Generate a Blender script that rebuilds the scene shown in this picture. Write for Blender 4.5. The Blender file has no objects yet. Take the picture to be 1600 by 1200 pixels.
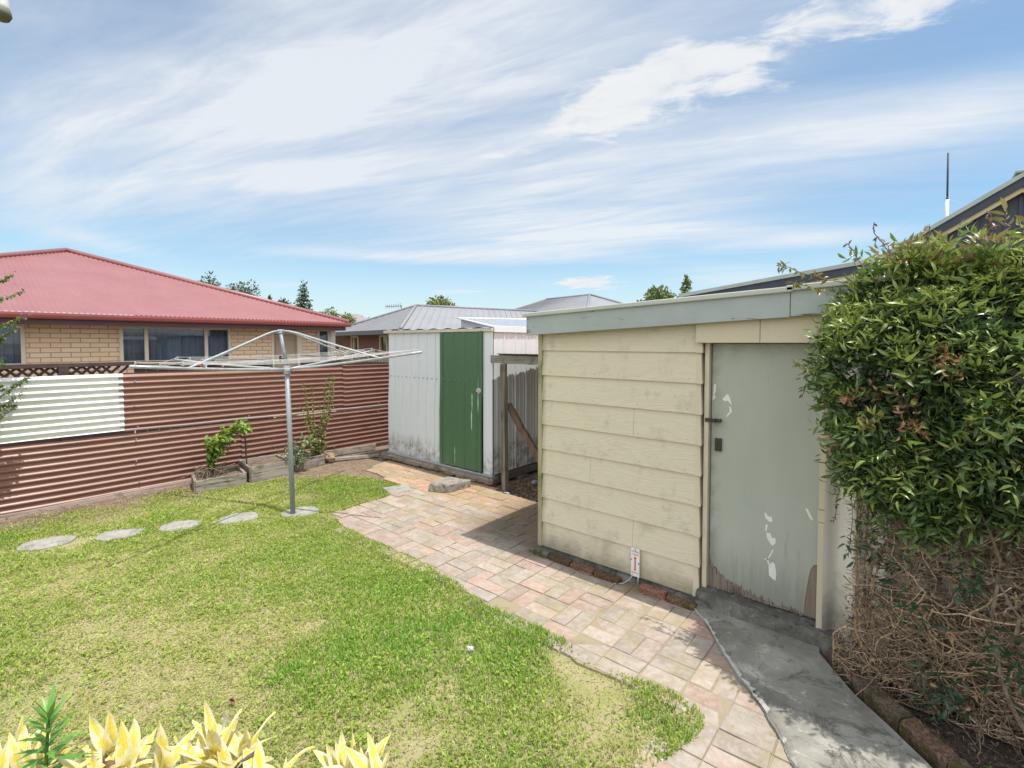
import bpy, math, random
import numpy as np
from mathutils import Vector, Matrix

random.seed(7)
rng = np.random.default_rng(7)
SC = bpy.context.scene
COL = SC.collection
TAU = 2 * math.pi

# ------------------------------------------------------------------ survey
# yard frame: +X runs along the cream shed's front, +Y along the iron fence,
# the eye point stands at (0, 0, 1.9).
EYE = np.array([0.0, 0.0, 1.9])
FOC, PPY = 759.0, 564.0
PITCH = math.atan(29 / 759)
YAW = math.radians(40)
FWD = np.array([-math.sin(YAW) * math.cos(PITCH), math.cos(YAW) * math.cos(PITCH), -math.sin(PITCH)])
RGT = np.array([math.cos(YAW), math.sin(YAW), 0.0])
UPV = np.cross(RGT, FWD)


def site(x, y, d):
    """survey point seen in direction (x, y) of the photo at depth d metres"""
    return EYE + d * (FWD + RGT * (x - 800) / FOC - UPV * (y - PPY) / FOC)


# ------------------------------------------------------------------ materials
class NT:
    def __init__(self, name):
        self.m = bpy.data.materials.new(name)
        self.m.use_nodes = True
        self.t = self.m.node_tree
        self.t.nodes.clear()
        self.out = self.n('ShaderNodeOutputMaterial')

    def n(self, kind, **kw):
        nd = self.t.nodes.new(kind)
        for k, v in kw.items():
            if k.startswith('i_'):
                key = k[2:]
                key = int(key) if key.isdigit() else key.replace('_', ' ')
                self.set(nd, key, v)
            else:
                setattr(nd, k, v)
        return nd

    def set(self, nd, key, v):
        if hasattr(v, 'is_output') or isinstance(v, bpy.types.NodeSocket):
            self.t.links.new(v, nd.inputs[key])
        else:
            nd.inputs[key].default_value = v

    def coord(self, scale=(1, 1, 1), rot=(0, 0, 0), loc=(0, 0, 0)):
        tc = self.n('ShaderNodeTexCoord')
        mp = self.n('ShaderNodeMapping')
        mp.inputs['Scale'].default_value = scale
        mp.inputs['Rotation'].default_value = rot
        mp.inputs['Location'].default_value = loc
        self.t.links.new(tc.outputs['Object'], mp.inputs['Vector'])
        return mp.outputs[0]

    def noise(self, vec, scale=5, detail=4, rough=0.55, dist=0.0):
        nd = self.n('ShaderNodeTexNoise')
        nd.inputs['Scale'].default_value = scale
        nd.inputs['Detail'].default_value = detail
        nd.inputs['Roughness'].default_value = rough
        nd.inputs['Distortion'].default_value = dist
        self.t.links.new(vec, nd.inputs['Vector'])
        return nd.outputs['Fac']

    def ramp(self, fac, stops):
        nd = self.n('ShaderNodeValToRGB')
        cr = nd.color_ramp
        while len(cr.elements) < len(stops):
            cr.elements.new(0.5)
        for e, (p, c) in zip(cr.elements, stops):
            e.position = p
            e.color = c if len(c) == 4 else (*c, 1)
        self.t.links.new(fac, nd.inputs[0])
        return nd.outputs[0]

    def step(self, fac, a, b):
        nd = self.n('ShaderNodeMapRange', interpolation_type='SMOOTHSTEP')
        self.set(nd, 0, fac)
        nd.inputs[1].default_value = a
        nd.inputs[2].default_value = b
        return nd.outputs[0]

    def mix(self, fac, a, b, mode='MIX'):
        nd = self.n('ShaderNodeMix', data_type='RGBA', blend_type=mode)
        self.set(nd, 0, fac)
        for k, v in ((6, a), (7, b)):
            if not isinstance(v, bpy.types.NodeSocket):
                v = (*v, 1) if len(v) == 3 else v
            self.set(nd, k, v)
        return nd.outputs[2]

    def math(self, op, a, b=0.0, c=None):
        nd = self.n('ShaderNodeMath', operation=op)
        self.set(nd, 0, a)
        self.set(nd, 1, b)
        if c is not None:
            self.set(nd, 2, c)
        return nd.outputs[0]

    def attr(self, name='tint'):
        return self.n('ShaderNodeAttribute', attribute_name=name).outputs['Color']

    def sep(self, vec):
        nd = self.n('ShaderNodeSeparateXYZ')
        self.t.links.new(vec, nd.inputs[0])
        return nd.outputs

    def bump(self, h, strength=0.3, dist=0.01):
        nd = self.n('ShaderNodeBump')
        nd.inputs['Strength'].default_value = strength
        nd.inputs['Distance'].default_value = dist
        self.t.links.new(h, nd.inputs['Height'])
        return nd.outputs[0]

    def done(self, color, rough=0.6, metal=0.0, normal=None, spec=0.5, trans=0.0, trans_col=None):
        b = self.n('ShaderNodeBsdfPrincipled')
        if not isinstance(color, bpy.types.NodeSocket):
            color = (*color, 1) if len(color) == 3 else color
        self.set(b, 'Base Color', color)
        self.set(b, 'Roughness', rough)
        self.set(b, 'Metallic', metal)
        b.inputs['Specular IOR Level'].default_value = spec
        if normal is not None:
            self.set(b, 'Normal', normal)
        sh = b.outputs[0]
        if trans > 0:
            tr = self.n('ShaderNodeBsdfTranslucent')
            self.set(tr, 'Color', trans_col if trans_col is not None else color)
            mx = self.n('ShaderNodeMixShader')
            mx.inputs[0].default_value = trans
            self.t.links.new(sh, mx.inputs[1])
            self.t.links.new(tr.outputs[0], mx.inputs[2])
            sh = mx.outputs[0]
        self.t.links.new(sh, self.out.inputs[0])
        return self.m


def mottled(name, c1, c2, scale=6, stretch=(1, 1, 1), rough=0.65, bump=0.15, metal=0.0, c3=None, c3_at=(0.62, 0.75), c3_scale=3, spec=0.4):
    t = NT(name)
    v = t.coord(stretch)
    f = t.noise(v, scale, 6, 0.6)
    col = t.ramp(f, [(0.3, c1), (0.7, c2)])
    if c3 is not None:
        f2 = t.noise(t.coord(stretch, loc=(3.1, 1.7, 0.4)), c3_scale, 6, 0.65)
        col = t.mix(t.step(f2, *c3_at), col, c3)
    nrm = t.bump(t.noise(v, scale * 6, 5, 0.6), bump, 0.004)
    return t.done(col, rough, metal, nrm, spec)


M = {}
M['soil'] = mottled('soil', (0.10, 0.07, 0.05), (0.21, 0.155, 0.11), 9, bump=0.6, rough=0.95, c3=(0.30, 0.24, 0.17), c3_at=(0.55, 0.7), c3_scale=22)
M['cream_paint'] = mottled('cream_paint', (0.54, 0.485, 0.355), (0.59, 0.535, 0.40), 3, (1, 1, 0.4), c3=(0.36, 0.31, 0.20), c3_at=(0.66, 0.86), c3_scale=5)
M['window_cream'] = mottled('window_cream', (0.66, 0.60, 0.49), (0.72, 0.66, 0.55), 4)
M['white_paint'] = mottled('white_paint', (0.72, 0.72, 0.72), (0.8, 0.8, 0.8), 4)
M['dark_timber'] = mottled('dark_timber', (0.055, 0.032, 0.03), (0.10, 0.06, 0.052), 8, (1, 1, 5))
M['galv'] = mottled('galvanised_steel', (0.36, 0.38, 0.40), (0.52, 0.54, 0.56), 20, rough=0.45, metal=0.35, c3=(0.22, 0.20, 0.19), c3_at=(0.66, 0.8), c3_scale=9)
M['galv_dark'] = mottled('dull_galvanised_steel', (0.22, 0.25, 0.28), (0.30, 0.33, 0.36), 14, rough=0.5, metal=0.2, c3=(0.17, 0.11, 0.08), c3_at=(0.66, 0.8), c3_scale=9)
M['wire'] = mottled('line_wire', (0.45, 0.45, 0.45), (0.6, 0.6, 0.6), 20, rough=0.5)
M['black_iron'] = mottled('black_iron', (0.025, 0.025, 0.025), (0.06, 0.05, 0.045), 40, rough=0.6)
M['navy_board'] = mottled('navy_board', (0.045, 0.055, 0.075), (0.06, 0.07, 0.09), 5)
M['sage_trim'] = mottled('sage_trim', (0.33, 0.40, 0.36), (0.42, 0.48, 0.44), 5)
M['butter_trim'] = mottled('butter_trim', (0.52, 0.45, 0.27), (0.58, 0.51, 0.32), 5)
M['straw_litter'] = mottled('straw_litter', (0.25, 0.17, 0.10), (0.45, 0.34, 0.22), 30)
M['bark'] = mottled('bark', (0.12, 0.085, 0.06), (0.22, 0.16, 0.11), 20)
M['curtain'] = mottled('curtain', (0.50, 0.54, 0.60), (0.60, 0.64, 0.70), 3)
M['room_dark'] = mottled('dark_room', (0.015, 0.016, 0.018), (0.03, 0.03, 0.032), 2)


def grey_timber(name, a, b, axis, dark=(0.05, 0.04, 0.035)):
    """weathered timber, grain along the given axis"""
    t = NT(name)
    s = [22, 22, 22]
    s[axis] = 1.2
    v = t.coord(tuple(s))
    f = t.noise(v, 1.0, 8, 0.65, 0.4)
    col = t.ramp(f, [(0.25, dark), (0.42, a), (0.7, b)])
    big = t.noise(t.coord((1, 1, 1)), 6, 4)
    col = t.mix(t.step(big, 0.5, 0.75), col, tuple(x * 0.55 for x in a))
    return t.done(col, 0.85, 0, t.bump(f, 0.8, 0.01), 0.2)


M['old_timber_x'] = grey_timber('old_timber_along', (0.20, 0.165, 0.135), (0.36, 0.31, 0.265), 0)
M['old_timber_y'] = grey_timber('old_timber_across', (0.24, 0.21, 0.18), (0.43, 0.39, 0.345), 1)
M['old_timber_z'] = grey_timber('old_timber_upright', (0.16, 0.135, 0.11), (0.27, 0.235, 0.20), 2)
M['dark_plank'] = grey_timber('dark_old_timber', (0.20, 0.185, 0.165), (0.38, 0.36, 0.33), 0, (0.03, 0.027, 0.023))
M['paling'] = grey_timber('paling_timber', (0.27, 0.235, 0.19), (0.46, 0.41, 0.35), 2)


def leafy(name, trans=0.3, rough=0.45, spec=0.4):
    t = NT(name)
    a = t.attr()
    n = t.noise(t.coord(), 40, 2)
    col = t.mix(t.math('MULTIPLY', n, 0.3), a, (0.02, 0.03, 0.01), 'MIX')
    return t.done(col, rough, 0, None, spec, trans, t.mix(0.5, a, (0.35, 0.45, 0.05), 'MULTIPLY') if False else a)


M['leaf'] = leafy('leaf', 0.28, 0.33, 0.6)
M['tree_leaf'] = leafy('tree_leaf', 0.25, 0.6, 0.3)


def grass_mat():
    t = NT('grass_blades')
    a = t.attr()
    return t.done(a, 0.6, 0, None, 0.2, 0.42, a)


M['grass'] = grass_mat()


def tinted(name, rough=0.8, bump=0.3, scale=30, speck=0.45, spec=0.3):
    """colour from the mesh's own tint attribute, broken by grain"""
    t = NT(name)
    v = t.coord()
    a = t.attr()
    f = t.noise(v, scale, 8, 0.7)
    dark = t.mix(1.0, a, (speck, speck, speck), 'MULTIPLY')
    col = t.mix(t.step(f, 0.62, 0.38), a, dark)
    nrm = t.bump(t.noise(v, scale * 2, 6, 0.7), bump, 0.006)
    return t.done(col, rough, 0, nrm, spec)


M['twig'] = tinted('twig', 0.9, 0.2, 60)
M['rubble'] = tinted('rubble', 0.9, 0.3, 60)


def paver_mat():
    t = NT('brick_pavers')
    v = t.coord()
    a = t.attr()
    f = t.noise(v, 26, 8, 0.72)
    col = t.mix(t.step(f, 0.66, 0.40), a, t.mix(1.0, a, (0.78, 0.745, 0.70), 'MULTIPLY'))
    pale = t.noise(v, 7, 6, 0.7)
    col = t.mix(t.math('MULTIPLY', t.step(pale, 0.40, 0.72), 0.6), col, (0.43, 0.38, 0.335))
    moss = t.noise(t.coord(loc=(5, 2, 0)), 3.2, 7, 0.7)
    x, y, z = t.sep(t.coord())[:3]
    near = t.step(y, 2.7, 4.4)
    col = t.mix(t.math('MULTIPLY', t.step(t.math('ADD', moss, t.math('MULTIPLY', near, 0.09)), 0.48, 0.70), 0.60), col, (0.30, 0.25, 0.13))
    damp = t.noise(t.coord(loc=(1, 8, 0)), 1.6, 6, 0.7)
    col = t.mix(t.math('MULTIPLY', t.step(damp, 0.54, 0.75), 0.4), col, (0.23, 0.19, 0.13))
    # the cream shed's cast shadow, painted darker into the bricks
    shed_shade = t.math('MULTIPLY', t.step(t.math('ADD', y, t.math('MULTIPLY', moss, 0.5)), 3.45, 3.85), t.step(x, -3.9, -3.2))
    col = t.mix(t.math('MULTIPLY', shed_shade, 0.7), col, (0.10, 0.075, 0.05))
    nrm = t.bump(f, 0.55, 0.006)
    return t.done(col, 0.85, 0, nrm, 0.25)


M['paver'] = paver_mat()


def joint_mat():
    t = NT('paver_joints')
    v = t.coord()
    f = t.noise(v, 8, 6, 0.7)
    col = t.ramp(f, [(0.3, (0.22, 0.18, 0.125)), (0.5, (0.31, 0.26, 0.185)), (0.68, (0.27, 0.25, 0.13))])
    return t.done(col, 0.95, 0, t.bump(t.noise(v, 120, 3), 0.5, 0.004), 0.1)


M['joint'] = joint_mat()


def concrete(name, a, b, c, scale=2.2, cracks=0.0):
    t = NT(name)
    v = t.coord()
    f = t.noise(v, scale, 8, 0.68, 0.3)
    col = t.ramp(f, [(0.28, a), (0.52, b), (0.74, c)])
    g = t.noise(v, 90, 6, 0.75)
    col = t.mix(t.step(g, 0.60, 0.74), col, tuple(x * 1.35 for x in c))
    col = t.mix(t.step(g, 0.42, 0.30), col, tuple(x * 0.5 for x in a))
    # blotchy damp and lime, and a few hair cracks
    h = t.noise(t.coord(loc=(2, 6, 1)), scale * 1.7, 9, 0.75, 0.6)
    col = t.mix(t.math('MULTIPLY', t.step(h, 0.52, 0.64), 0.75), col, tuple(x * 0.55 for x in a))
    col = t.mix(t.math('MULTIPLY', t.step(h, 0.44, 0.34), 0.55), col, tuple(min(0.6, x * 1.25) for x in c))
    vo = t.n('ShaderNodeTexVoronoi', feature='DISTANCE_TO_EDGE')
    vo.inputs['Scale'].default_value = 1.6
    wv = t.n('ShaderNodeVectorMath', operation='ADD')
    t.t.links.new(v, wv.inputs[0])
    nz = t.n('ShaderNodeTexNoise')
    nz.inputs['Scale'].default_value = 6
    nz.inputs['Detail'].default_value = 6
    t.t.links.new(v, nz.inputs['Vector'])
    sv = t.n('ShaderNodeVectorMath', operation='SCALE')
    t.t.links.new(nz.outputs['Color'], sv.inputs[0])
    sv.inputs['Scale'].default_value = 0.35
    t.t.links.new(sv.outputs[0], wv.inputs[1])
    t.t.links.new(wv.outputs[0], vo.inputs['Vector'])
    col = t.mix(t.math('MULTIPLY', t.step(vo.outputs['Distance'], 0.006, 0.001), 0.75 * cracks), col, (0.04, 0.036, 0.028))
    return t.done(col, 0.9, 0, t.bump(g, 0.8, 0.007), 0.2)


M['concrete'] = concrete('path_concrete', (0.15, 0.143, 0.122), (0.28, 0.27, 0.238), (0.45, 0.435, 0.385), 2.6, 0.8)
M['concrete_dark'] = concrete('foundation_concrete', (0.07, 0.068, 0.058), (0.14, 0.135, 0.12), (0.27, 0.26, 0.235), 5)
M['stone'] = concrete('stepping_stone', (0.23, 0.22, 0.19), (0.33, 0.32, 0.285), (0.41, 0.40, 0.365), 7)
M['block'] = concrete('block_concrete', (0.17, 0.15, 0.125), (0.28, 0.255, 0.22), (0.39, 0.365, 0.32), 9)


def mossy():
    t = NT('mossy_brick')
    v = t.coord()
    a = t.attr()
    f = t.noise(v, 9, 7, 0.7)
    g = t.noise(v, 70, 5, 0.7)
    col = t.mix(t.step(g, 0.6, 0.4), a, t.mix(1.0, a, (0.5, 0.45, 0.4), 'MULTIPLY'))
    col = t.mix(t.math('MULTIPLY', t.step(f, 0.48, 0.62), 0.85), col, (0.055, 0.06, 0.018))
    return t.done(col, 0.95, 0, t.bump(g, 0.8, 0.008), 0.15)


M['mossy'] = mossy()


def iron_sheet(name, a, b, chips, rust=None, gloss=0.5):
    t = NT(name)
    v = t.coord((1, 0.35, 1))
    f = t.noise(v, 7, 7, 0.65)
    col = t.ramp(f, [(0.3, a), (0.7, b)])
    s = t.noise(t.coord((1, 1, 1)), 75, 3, 0.5)
    col = t.mix(t.step(s, 0.73, 0.76), col, chips)
    if rust is not None:
        r = t.noise(t.coord((1, 0.6, 1), loc=(2, 2, 2)), 4, 7, 0.7)
        col = t.mix(t.math('MULTIPLY', t.step(r, 0.52, 0.75), 0.75), col, rust)
    return t.done(col, gloss, 0, t.bump(t.noise(v, 40, 4), 0.12, 0.003), 0.4)


M['brown_iron'] = iron_sheet('brown_iron', (0.215, 0.107, 0.078), (0.27, 0.142, 0.107), (0.6, 0.5, 0.45), (0.13, 0.058, 0.042), 0.36)
M['white_iron'] = iron_sheet('white_iron', (0.66, 0.67, 0.645), (0.73, 0.74, 0.71), (0.5, 0.48, 0.42))
M['pink_iron'] = iron_sheet('faded_iron_edge', (0.42, 0.30, 0.27), (0.55, 0.43, 0.39), (0.2, 0.1, 0.08))
M['rusty_iron'] = iron_sheet('rusty_iron', (0.30, 0.12, 0.06), (0.42, 0.19, 0.10), (0.2, 0.1, 0.08))


def shed_sheet(name, a, b, z0):
    """ribbed steel with mould creeping up from its bottom edge and run marks"""
    t = NT(name)
    v = t.coord()
    z = t.sep(t.coord())[2]
    streak = t.noise(t.coord((14, 14, 0.7)), 1.0, 7, 0.7)
    blot = t.noise(v, 9, 7, 0.7)
    col = t.ramp(streak, [(0.3, a), (0.7, b)])
    low = t.step(t.math('ADD', z, t.math('MULTIPLY', streak, -0.5)), z0 + 0.02, z0 - 0.26)
    col = t.mix(t.math('MULTIPLY', t.math('MULTIPLY', low, t.step(blot, 0.35, 0.65)), 0.8), col, (0.16, 0.155, 0.13))
    col = t.mix(t.math('MULTIPLY', t.step(blot, 0.60, 0.8), 0.25), col, (0.30, 0.29, 0.26))
    col = t.mix(t.math('MULTIPLY', t.step(streak, 0.62, 0.8), 0.22), col, (0.34, 0.32, 0.28))
    return t.done(col, 0.42, 0, t.bump(blot, 0.05, 0.004), 0.45)


M['shed_white'] = shed_sheet('shed_white_steel', (0.605, 0.64, 0.67), (0.66, 0.69, 0.715), 0.24)
M['shed_green'] = shed_sheet('shed_green_steel', (0.058, 0.130, 0.066), (0.072, 0.150, 0.078), 0.0)
M['shed_side'] = shed_sheet('shed_side_steel', (0.58, 0.62, 0.65), (0.67, 0.71, 0.735), 0.40)
M['pale_green'] = mottled('scratched_primer', (0.35, 0.55, 0.33), (0.42, 0.6, 0.4), 20)
M['rust_spotted_trim'] = mottled('rust_spotted_trim', (0.66, 0.70, 0.72), (0.72, 0.75, 0.77), 5, c3=(0.28, 0.17, 0.10), c3_at=(0.64, 0.70), c3_scale=14)
M['cream_metal'] = mottled('cream_metal', (0.5, 0.46, 0.37), (0.58, 0.54, 0.45), 9, c3=(0.2, 0.15, 0.1), c3_at=(0.66, 0.74), c3_scale=12)
M['zinc_roof'] = mottled('zinc_roof', (0.30, 0.34, 0.39), (0.38, 0.42, 0.47), 6, (1, 1, 1), rough=0.4, metal=0.3)
M['shaded_steel'] = mottled('shaded_steel', (0.42, 0.43, 0.5), (0.48, 0.49, 0.56), 4)  # the gable's shade is put into this lilac base colour


def super_six():
    t = NT('fibre_cement')
    v = t.coord()
    z = t.sep(t.coord())[2]
    streak = t.noise(t.coord((16, 16, 1.0)), 1.0, 7, 0.7)
    f = t.noise(v, 12, 7, 0.7)
    col = t.ramp(streak, [(0.3, (0.64, 0.61, 0.54)), (0.7, (0.76, 0.73, 0.66))])
    low = t.step(t.math('ADD', z, t.math('MULTIPLY', f, -0.6)), 0.20, -0.25)
    col = t.mix(t.math('MULTIPLY', low, 0.7), col, (0.16, 0.14, 0.10))
    col = t.mix(t.math('MULTIPLY', t.step(f, 0.60, 0.78), 0.4), col, (0.34, 0.29, 0.24))
    return t.done(col, 0.85, 0, t.bump(f, 0.25, 0.006), 0.2)


M['super_six'] = super_six()


def weatherboard():
    """cream boards pressed with a wood grain"""
    t = NT('grained_weatherboard')
    tc = t.coord()
    a = t.attr()
    off = t.n('ShaderNodeVectorMath', operation='ADD')
    t.t.links.new(tc, off.inputs[0])
    sc = t.n('ShaderNodeVectorMath', operation='SCALE')
    t.t.links.new(a, sc.inputs[0])
    sc.inputs['Scale'].default_value = 9.0
    t.t.links.new(sc.outputs[0], off.inputs[1])
    mp = t.n('ShaderNodeMapping')
    mp.inputs['Scale'].default_value = (1.1, 1.1, 7.0)
    t.t.links.new(off.outputs[0], mp.inputs['Vector'])
    wob = t.noise(mp.outputs[0], 1.0, 2, 0.4)
    fine = t.noise(tc, 30, 3, 0.5)
    ph = t.math('ADD', t.math('MULTIPLY', wob, 17.0), t.math('MULTIPLY', fine, 0.25))
    ring = t.math('SINE', t.math('MULTIPLY', ph, TAU))
    grain = t.step(ring, -0.2, 0.9)
    dirt = t.noise(t.coord((1.2, 1, 1)), 4.5, 7, 0.7)
    col = t.mix(t.math('MULTIPLY', t.math('MULTIPLY', grain, t.step(t.noise(t.coord((1.5, 1, 4), loc=(7, 1, 2)), 1.5, 3), 0.35, 0.6)), 0.13), (0.61, 0.56, 0.43), (0.43, 0.39, 0.285))
    col = t.mix(t.math('MULTIPLY', t.step(dirt, 0.52, 0.72), 0.50), col, (0.37, 0.335, 0.25))
    x, y, z = t.sep(tc)[:3]
    green = t.math('MULTIPLY', t.step(t.math('ADD', x, t.math('MULTIPLY', dirt, 0.12)), -2.46, -2.56), 0.7)
    col = t.mix(green, col, (0.20, 0.19, 0.08))
    lowd = t.math('MULTIPLY', t.step(t.math('ADD', z, t.math('MULTIPLY', dirt, -0.35)), 0.12, -0.14), 0.7)
    col = t.mix(lowd, col, (0.20, 0.17, 0.11))
    return t.done(col, 0.6, 0, t.bump(t.math('MULTIPLY', grain, -1.0), 0.35, 0.003), 0.3)


M['weatherboard'] = weatherboard()


def fascia_paint():
    t = NT('flaking_fascia_paint')
    v = t.coord()
    f = t.noise(v, 4, 6, 0.6)
    col = t.ramp(f, [(0.3, (0.31, 0.355, 0.35)), (0.7, (0.38, 0.425, 0.415))])
    crack = t.noise(t.coord((3.5, 1, 30)), 1.0, 7, 0.72, 0.3)
    col = t.mix(t.step(crack, 0.605, 0.66), col, (0.12, 0.105, 0.085))
    x = t.sep(t.coord())[0]
    endrot = t.step(t.math('ADD', x, t.math('MULTIPLY', t.noise(t.coord((6, 1, 40)), 1, 6, 0.7), 0.30)), -2.50, -2.56)
    col = t.mix(t.math('MULTIPLY', endrot, 0.85), col, (0.10, 0.08, 0.055))
    return t.done(col, 0.7, 0, t.bump(crack, 0.3, 0.004), 0.3)


M['fascia_paint'] = fascia_paint()


def door_paint():
    t = NT('worn_door_paint')
    v = t.coord()
    f = t.noise(t.coord((1, 1, 0.5)), 2.5, 6, 0.6)
    col = t.ramp(f, [(0.3, (0.35, 0.375, 0.33)), (0.7, (0.40, 0.425, 0.375))])
    s = t.noise(t.coord((24, 24, 2.2)), 1.0, 7, 0.7)
    col = t.mix(t.math('MULTIPLY', t.step(s, 0.6, 0.74), 0.38), col, (0.18, 0.20, 0.165))
    sp = t.noise(t.coord((60, 60, 9)), 1.0, 3, 0.6)
    col = t.mix(t.math('MULTIPLY', t.step(sp, 0.72, 0.78), 0.6), col, (0.11, 0.11, 0.09))
    x, y, z = t.sep(t.coord())[:3]
    mould = t.math('MULTIPLY', t.step(z, 1.72, 1.92), t.step(t.noise(v, 7, 6, 0.7), 0.4, 0.65))
    col = t.mix(t.math('MULTIPLY', mould, 0.45), col, (0.20, 0.20, 0.15))
    grime = t.math('MULTIPLY', t.step(t.math('ADD', z, t.math('MULTIPLY', s, -0.5)), 0.30, -0.10), 0.55)
    col = t.mix(grime, col, (0.17, 0.165, 0.13))
    left_tone = t.math('MULTIPLY', t.step(x, -1.03, -1.13), t.step(t.noise(v, 9, 6, 0.7), 0.40, 0.62))  # darker broken tone along the door's left edge
    col = t.mix(t.math('MULTIPLY', left_tone, 0.5), col, (0.19, 0.19, 0.15))
    return t.done(col, 0.5, 0, t.bump(s, 0.12, 0.004), 0.35)


M['door_paint'] = door_paint()
M['bare_primer'] = mottled('bare_primer', (0.66, 0.66, 0.62), (0.74, 0.74, 0.70), 30)
M['rotten_wood'] = grey_timber('rotten_door_wood', (0.19, 0.155, 0.125), (0.31, 0.26, 0.215), 2, (0.04, 0.032, 0.025))


def house_brick(name, c1, c2, mort, axis):
    """running-bond brickwork on an upright wall"""
    t = NT(name)
    tc = t.n('ShaderNodeTexCoord')
    s = t.sep(tc.outputs['Object'])
    cb = t.n('ShaderNodeCombineXYZ')
    t.t.links.new(s[axis], cb.inputs[0])
    t.t.links.new(s[2], cb.inputs[1])
    b = t.n('ShaderNodeTexBrick')
    b.inputs['Scale'].default_value = 1.0
    b.inputs['Brick Width'].default_value = 0.265
    b.inputs['Row Height'].default_value = 0.086
    b.inputs['Mortar Size'].default_value = 0.007
    b.inputs['Mortar Smooth'].default_value = 0.1
    b.inputs['Color1'].default_value = (*c1, 1)
    b.inputs['Color2'].default_value = (*c2, 1)
    b.inputs['Mortar'].default_value = (*mort, 1)
    t.t.links.new(cb.outputs[0], b.inputs['Vector'])
    n = t.noise(tc.outputs['Object'], 60, 5, 0.7)
    col = t.mix(t.math('MULTIPLY', t.step(n, 0.5, 0.75), 0.25), b.outputs['Color'], (0.25, 0.15, 0.09))
    return t.done(col, 0.8, 0, t.bump(t.math('MULTIPLY', b.outputs['Fac'], -1.0), 0.6, 0.008), 0.2)


M['tan_brick'] = house_brick('tan_brick', (0.80, 0.60, 0.41), (0.85, 0.66, 0.47), (0.42, 0.29, 0.20), 1)
M['dark_brick'] = house_brick('dark_brick', (0.16, 0.075, 0.06), (0.20, 0.095, 0.075), (0.15, 0.11, 0.10), 0)
M['red_roof'] = mottled('red_roof_steel', (0.275, 0.115, 0.115), (0.315, 0.14, 0.138), 1.5, rough=0.42, bump=0.02, spec=0.6)
M['red_gutter'] = mottled('red_gutter', (0.30, 0.085, 0.08), (0.34, 0.10, 0.095), 3, rough=0.35)
M['shaded_fascia'] = mottled('shaded_fascia', (0.085, 0.042, 0.045), (0.11, 0.055, 0.058), 3)  # shade under the eave is put into this dark plum colour
M['grey_roof'] = mottled('grey_roof_steel', (0.235, 0.24, 0.255), (0.27, 0.275, 0.29), 1.2, rough=0.5, bump=0.02)
M['pale_door'] = mottled('pale_door', (0.42, 0.34, 0.25), (0.46, 0.38, 0.285), 3)


def glass_mat():
    t = NT('window_glass')
    g = t.n('ShaderNodeBsdfGlossy')
    g.inputs['Roughness'].default_value = 0.02
    g.inputs['Color'].default_value = (0.9, 0.95, 1, 1)
    tr = t.n('ShaderNodeBsdfTransparent')
    tr.inputs['Color'].default_value = (0.55, 0.6, 0.65, 1)
    fr = t.n('ShaderNodeFresnel')
    fr.inputs['IOR'].default_value = 1.6
    mx = t.n('ShaderNodeMixShader')
    t.t.links.new(fr.outputs[0], mx.inputs[0])
    t.t.links.new(tr.outputs[0], mx.inputs[1])
    t.t.links.new(g.outputs[0], mx.inputs[2])
    t.t.links.new(mx.outputs[0], t.out.inputs[0])
    return t.m


M['glass'] = glass_mat()
M['dark_glass'] = mottled('dark_glass', (0.02, 0.025, 0.03), (0.03, 0.035, 0.04), 2, rough=0.06, bump=0.0, spec=0.6)
M['sign_white'] = mottled('sign_white', (0.70, 0.69, 0.68), (0.78, 0.77, 0.76), 20)
M['sign_red'] = mottled('sign_red', (0.50, 0.04, 0.035), (0.55, 0.06, 0.05), 20)
M['sign_ink'] = mottled('sign_ink', (0.10, 0.07, 0.16), (0.13, 0.09, 0.18), 20)


def yellow_leaf():
    """leaf blotched cream and yellow, pale along the rim (tint alpha = 0 midrib .. 1 rim)"""
    t = NT('variegated_leaf')
    a = t.attr()
    s = t.sep(a)
    v = t.coord((1, 1, 1))
    f = t.noise(v, 34, 5, 0.65)
    g = t.noise(t.coord(loc=(4, 4, 4)), 90, 3, 0.6)
    yel = t.mix(t.step(g, 0.45, 0.62), (0.76, 0.62, 0.10), (0.66, 0.58, 0.08))
    col = t.mix(t.step(t.math('ADD', t.math('MULTIPLY', s[0], 0.42), t.math('MULTIPLY', f, 1.25)), 0.71, 0.90), yel, (0.74, 0.68, 0.45))
    rib = t.math('MULTIPLY', t.step(s[0], 0.16, 0.04), 0.6)
    col = t.mix(rib, col, (0.50, 0.47, 0.10))
    grn = t.noise(t.coord(loc=(9, 1, 3)), 150, 3, 0.6)
    col = t.mix(t.math('MULTIPLY', t.step(grn, 0.60, 0.68), 0.55), col, (0.42, 0.45, 0.06))
    br = t.math('MULTIPLY', s[1], t.step(f, 0.3, 0.5))
    col = t.mix(br, col, (0.13, 0.07, 0.045))
    return t.done(col, 0.5, 0, t.bump(f, 0.25, 0.004), 0.4, 0.28, col)


M['yellow_leaf'] = yellow_leaf()


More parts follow.
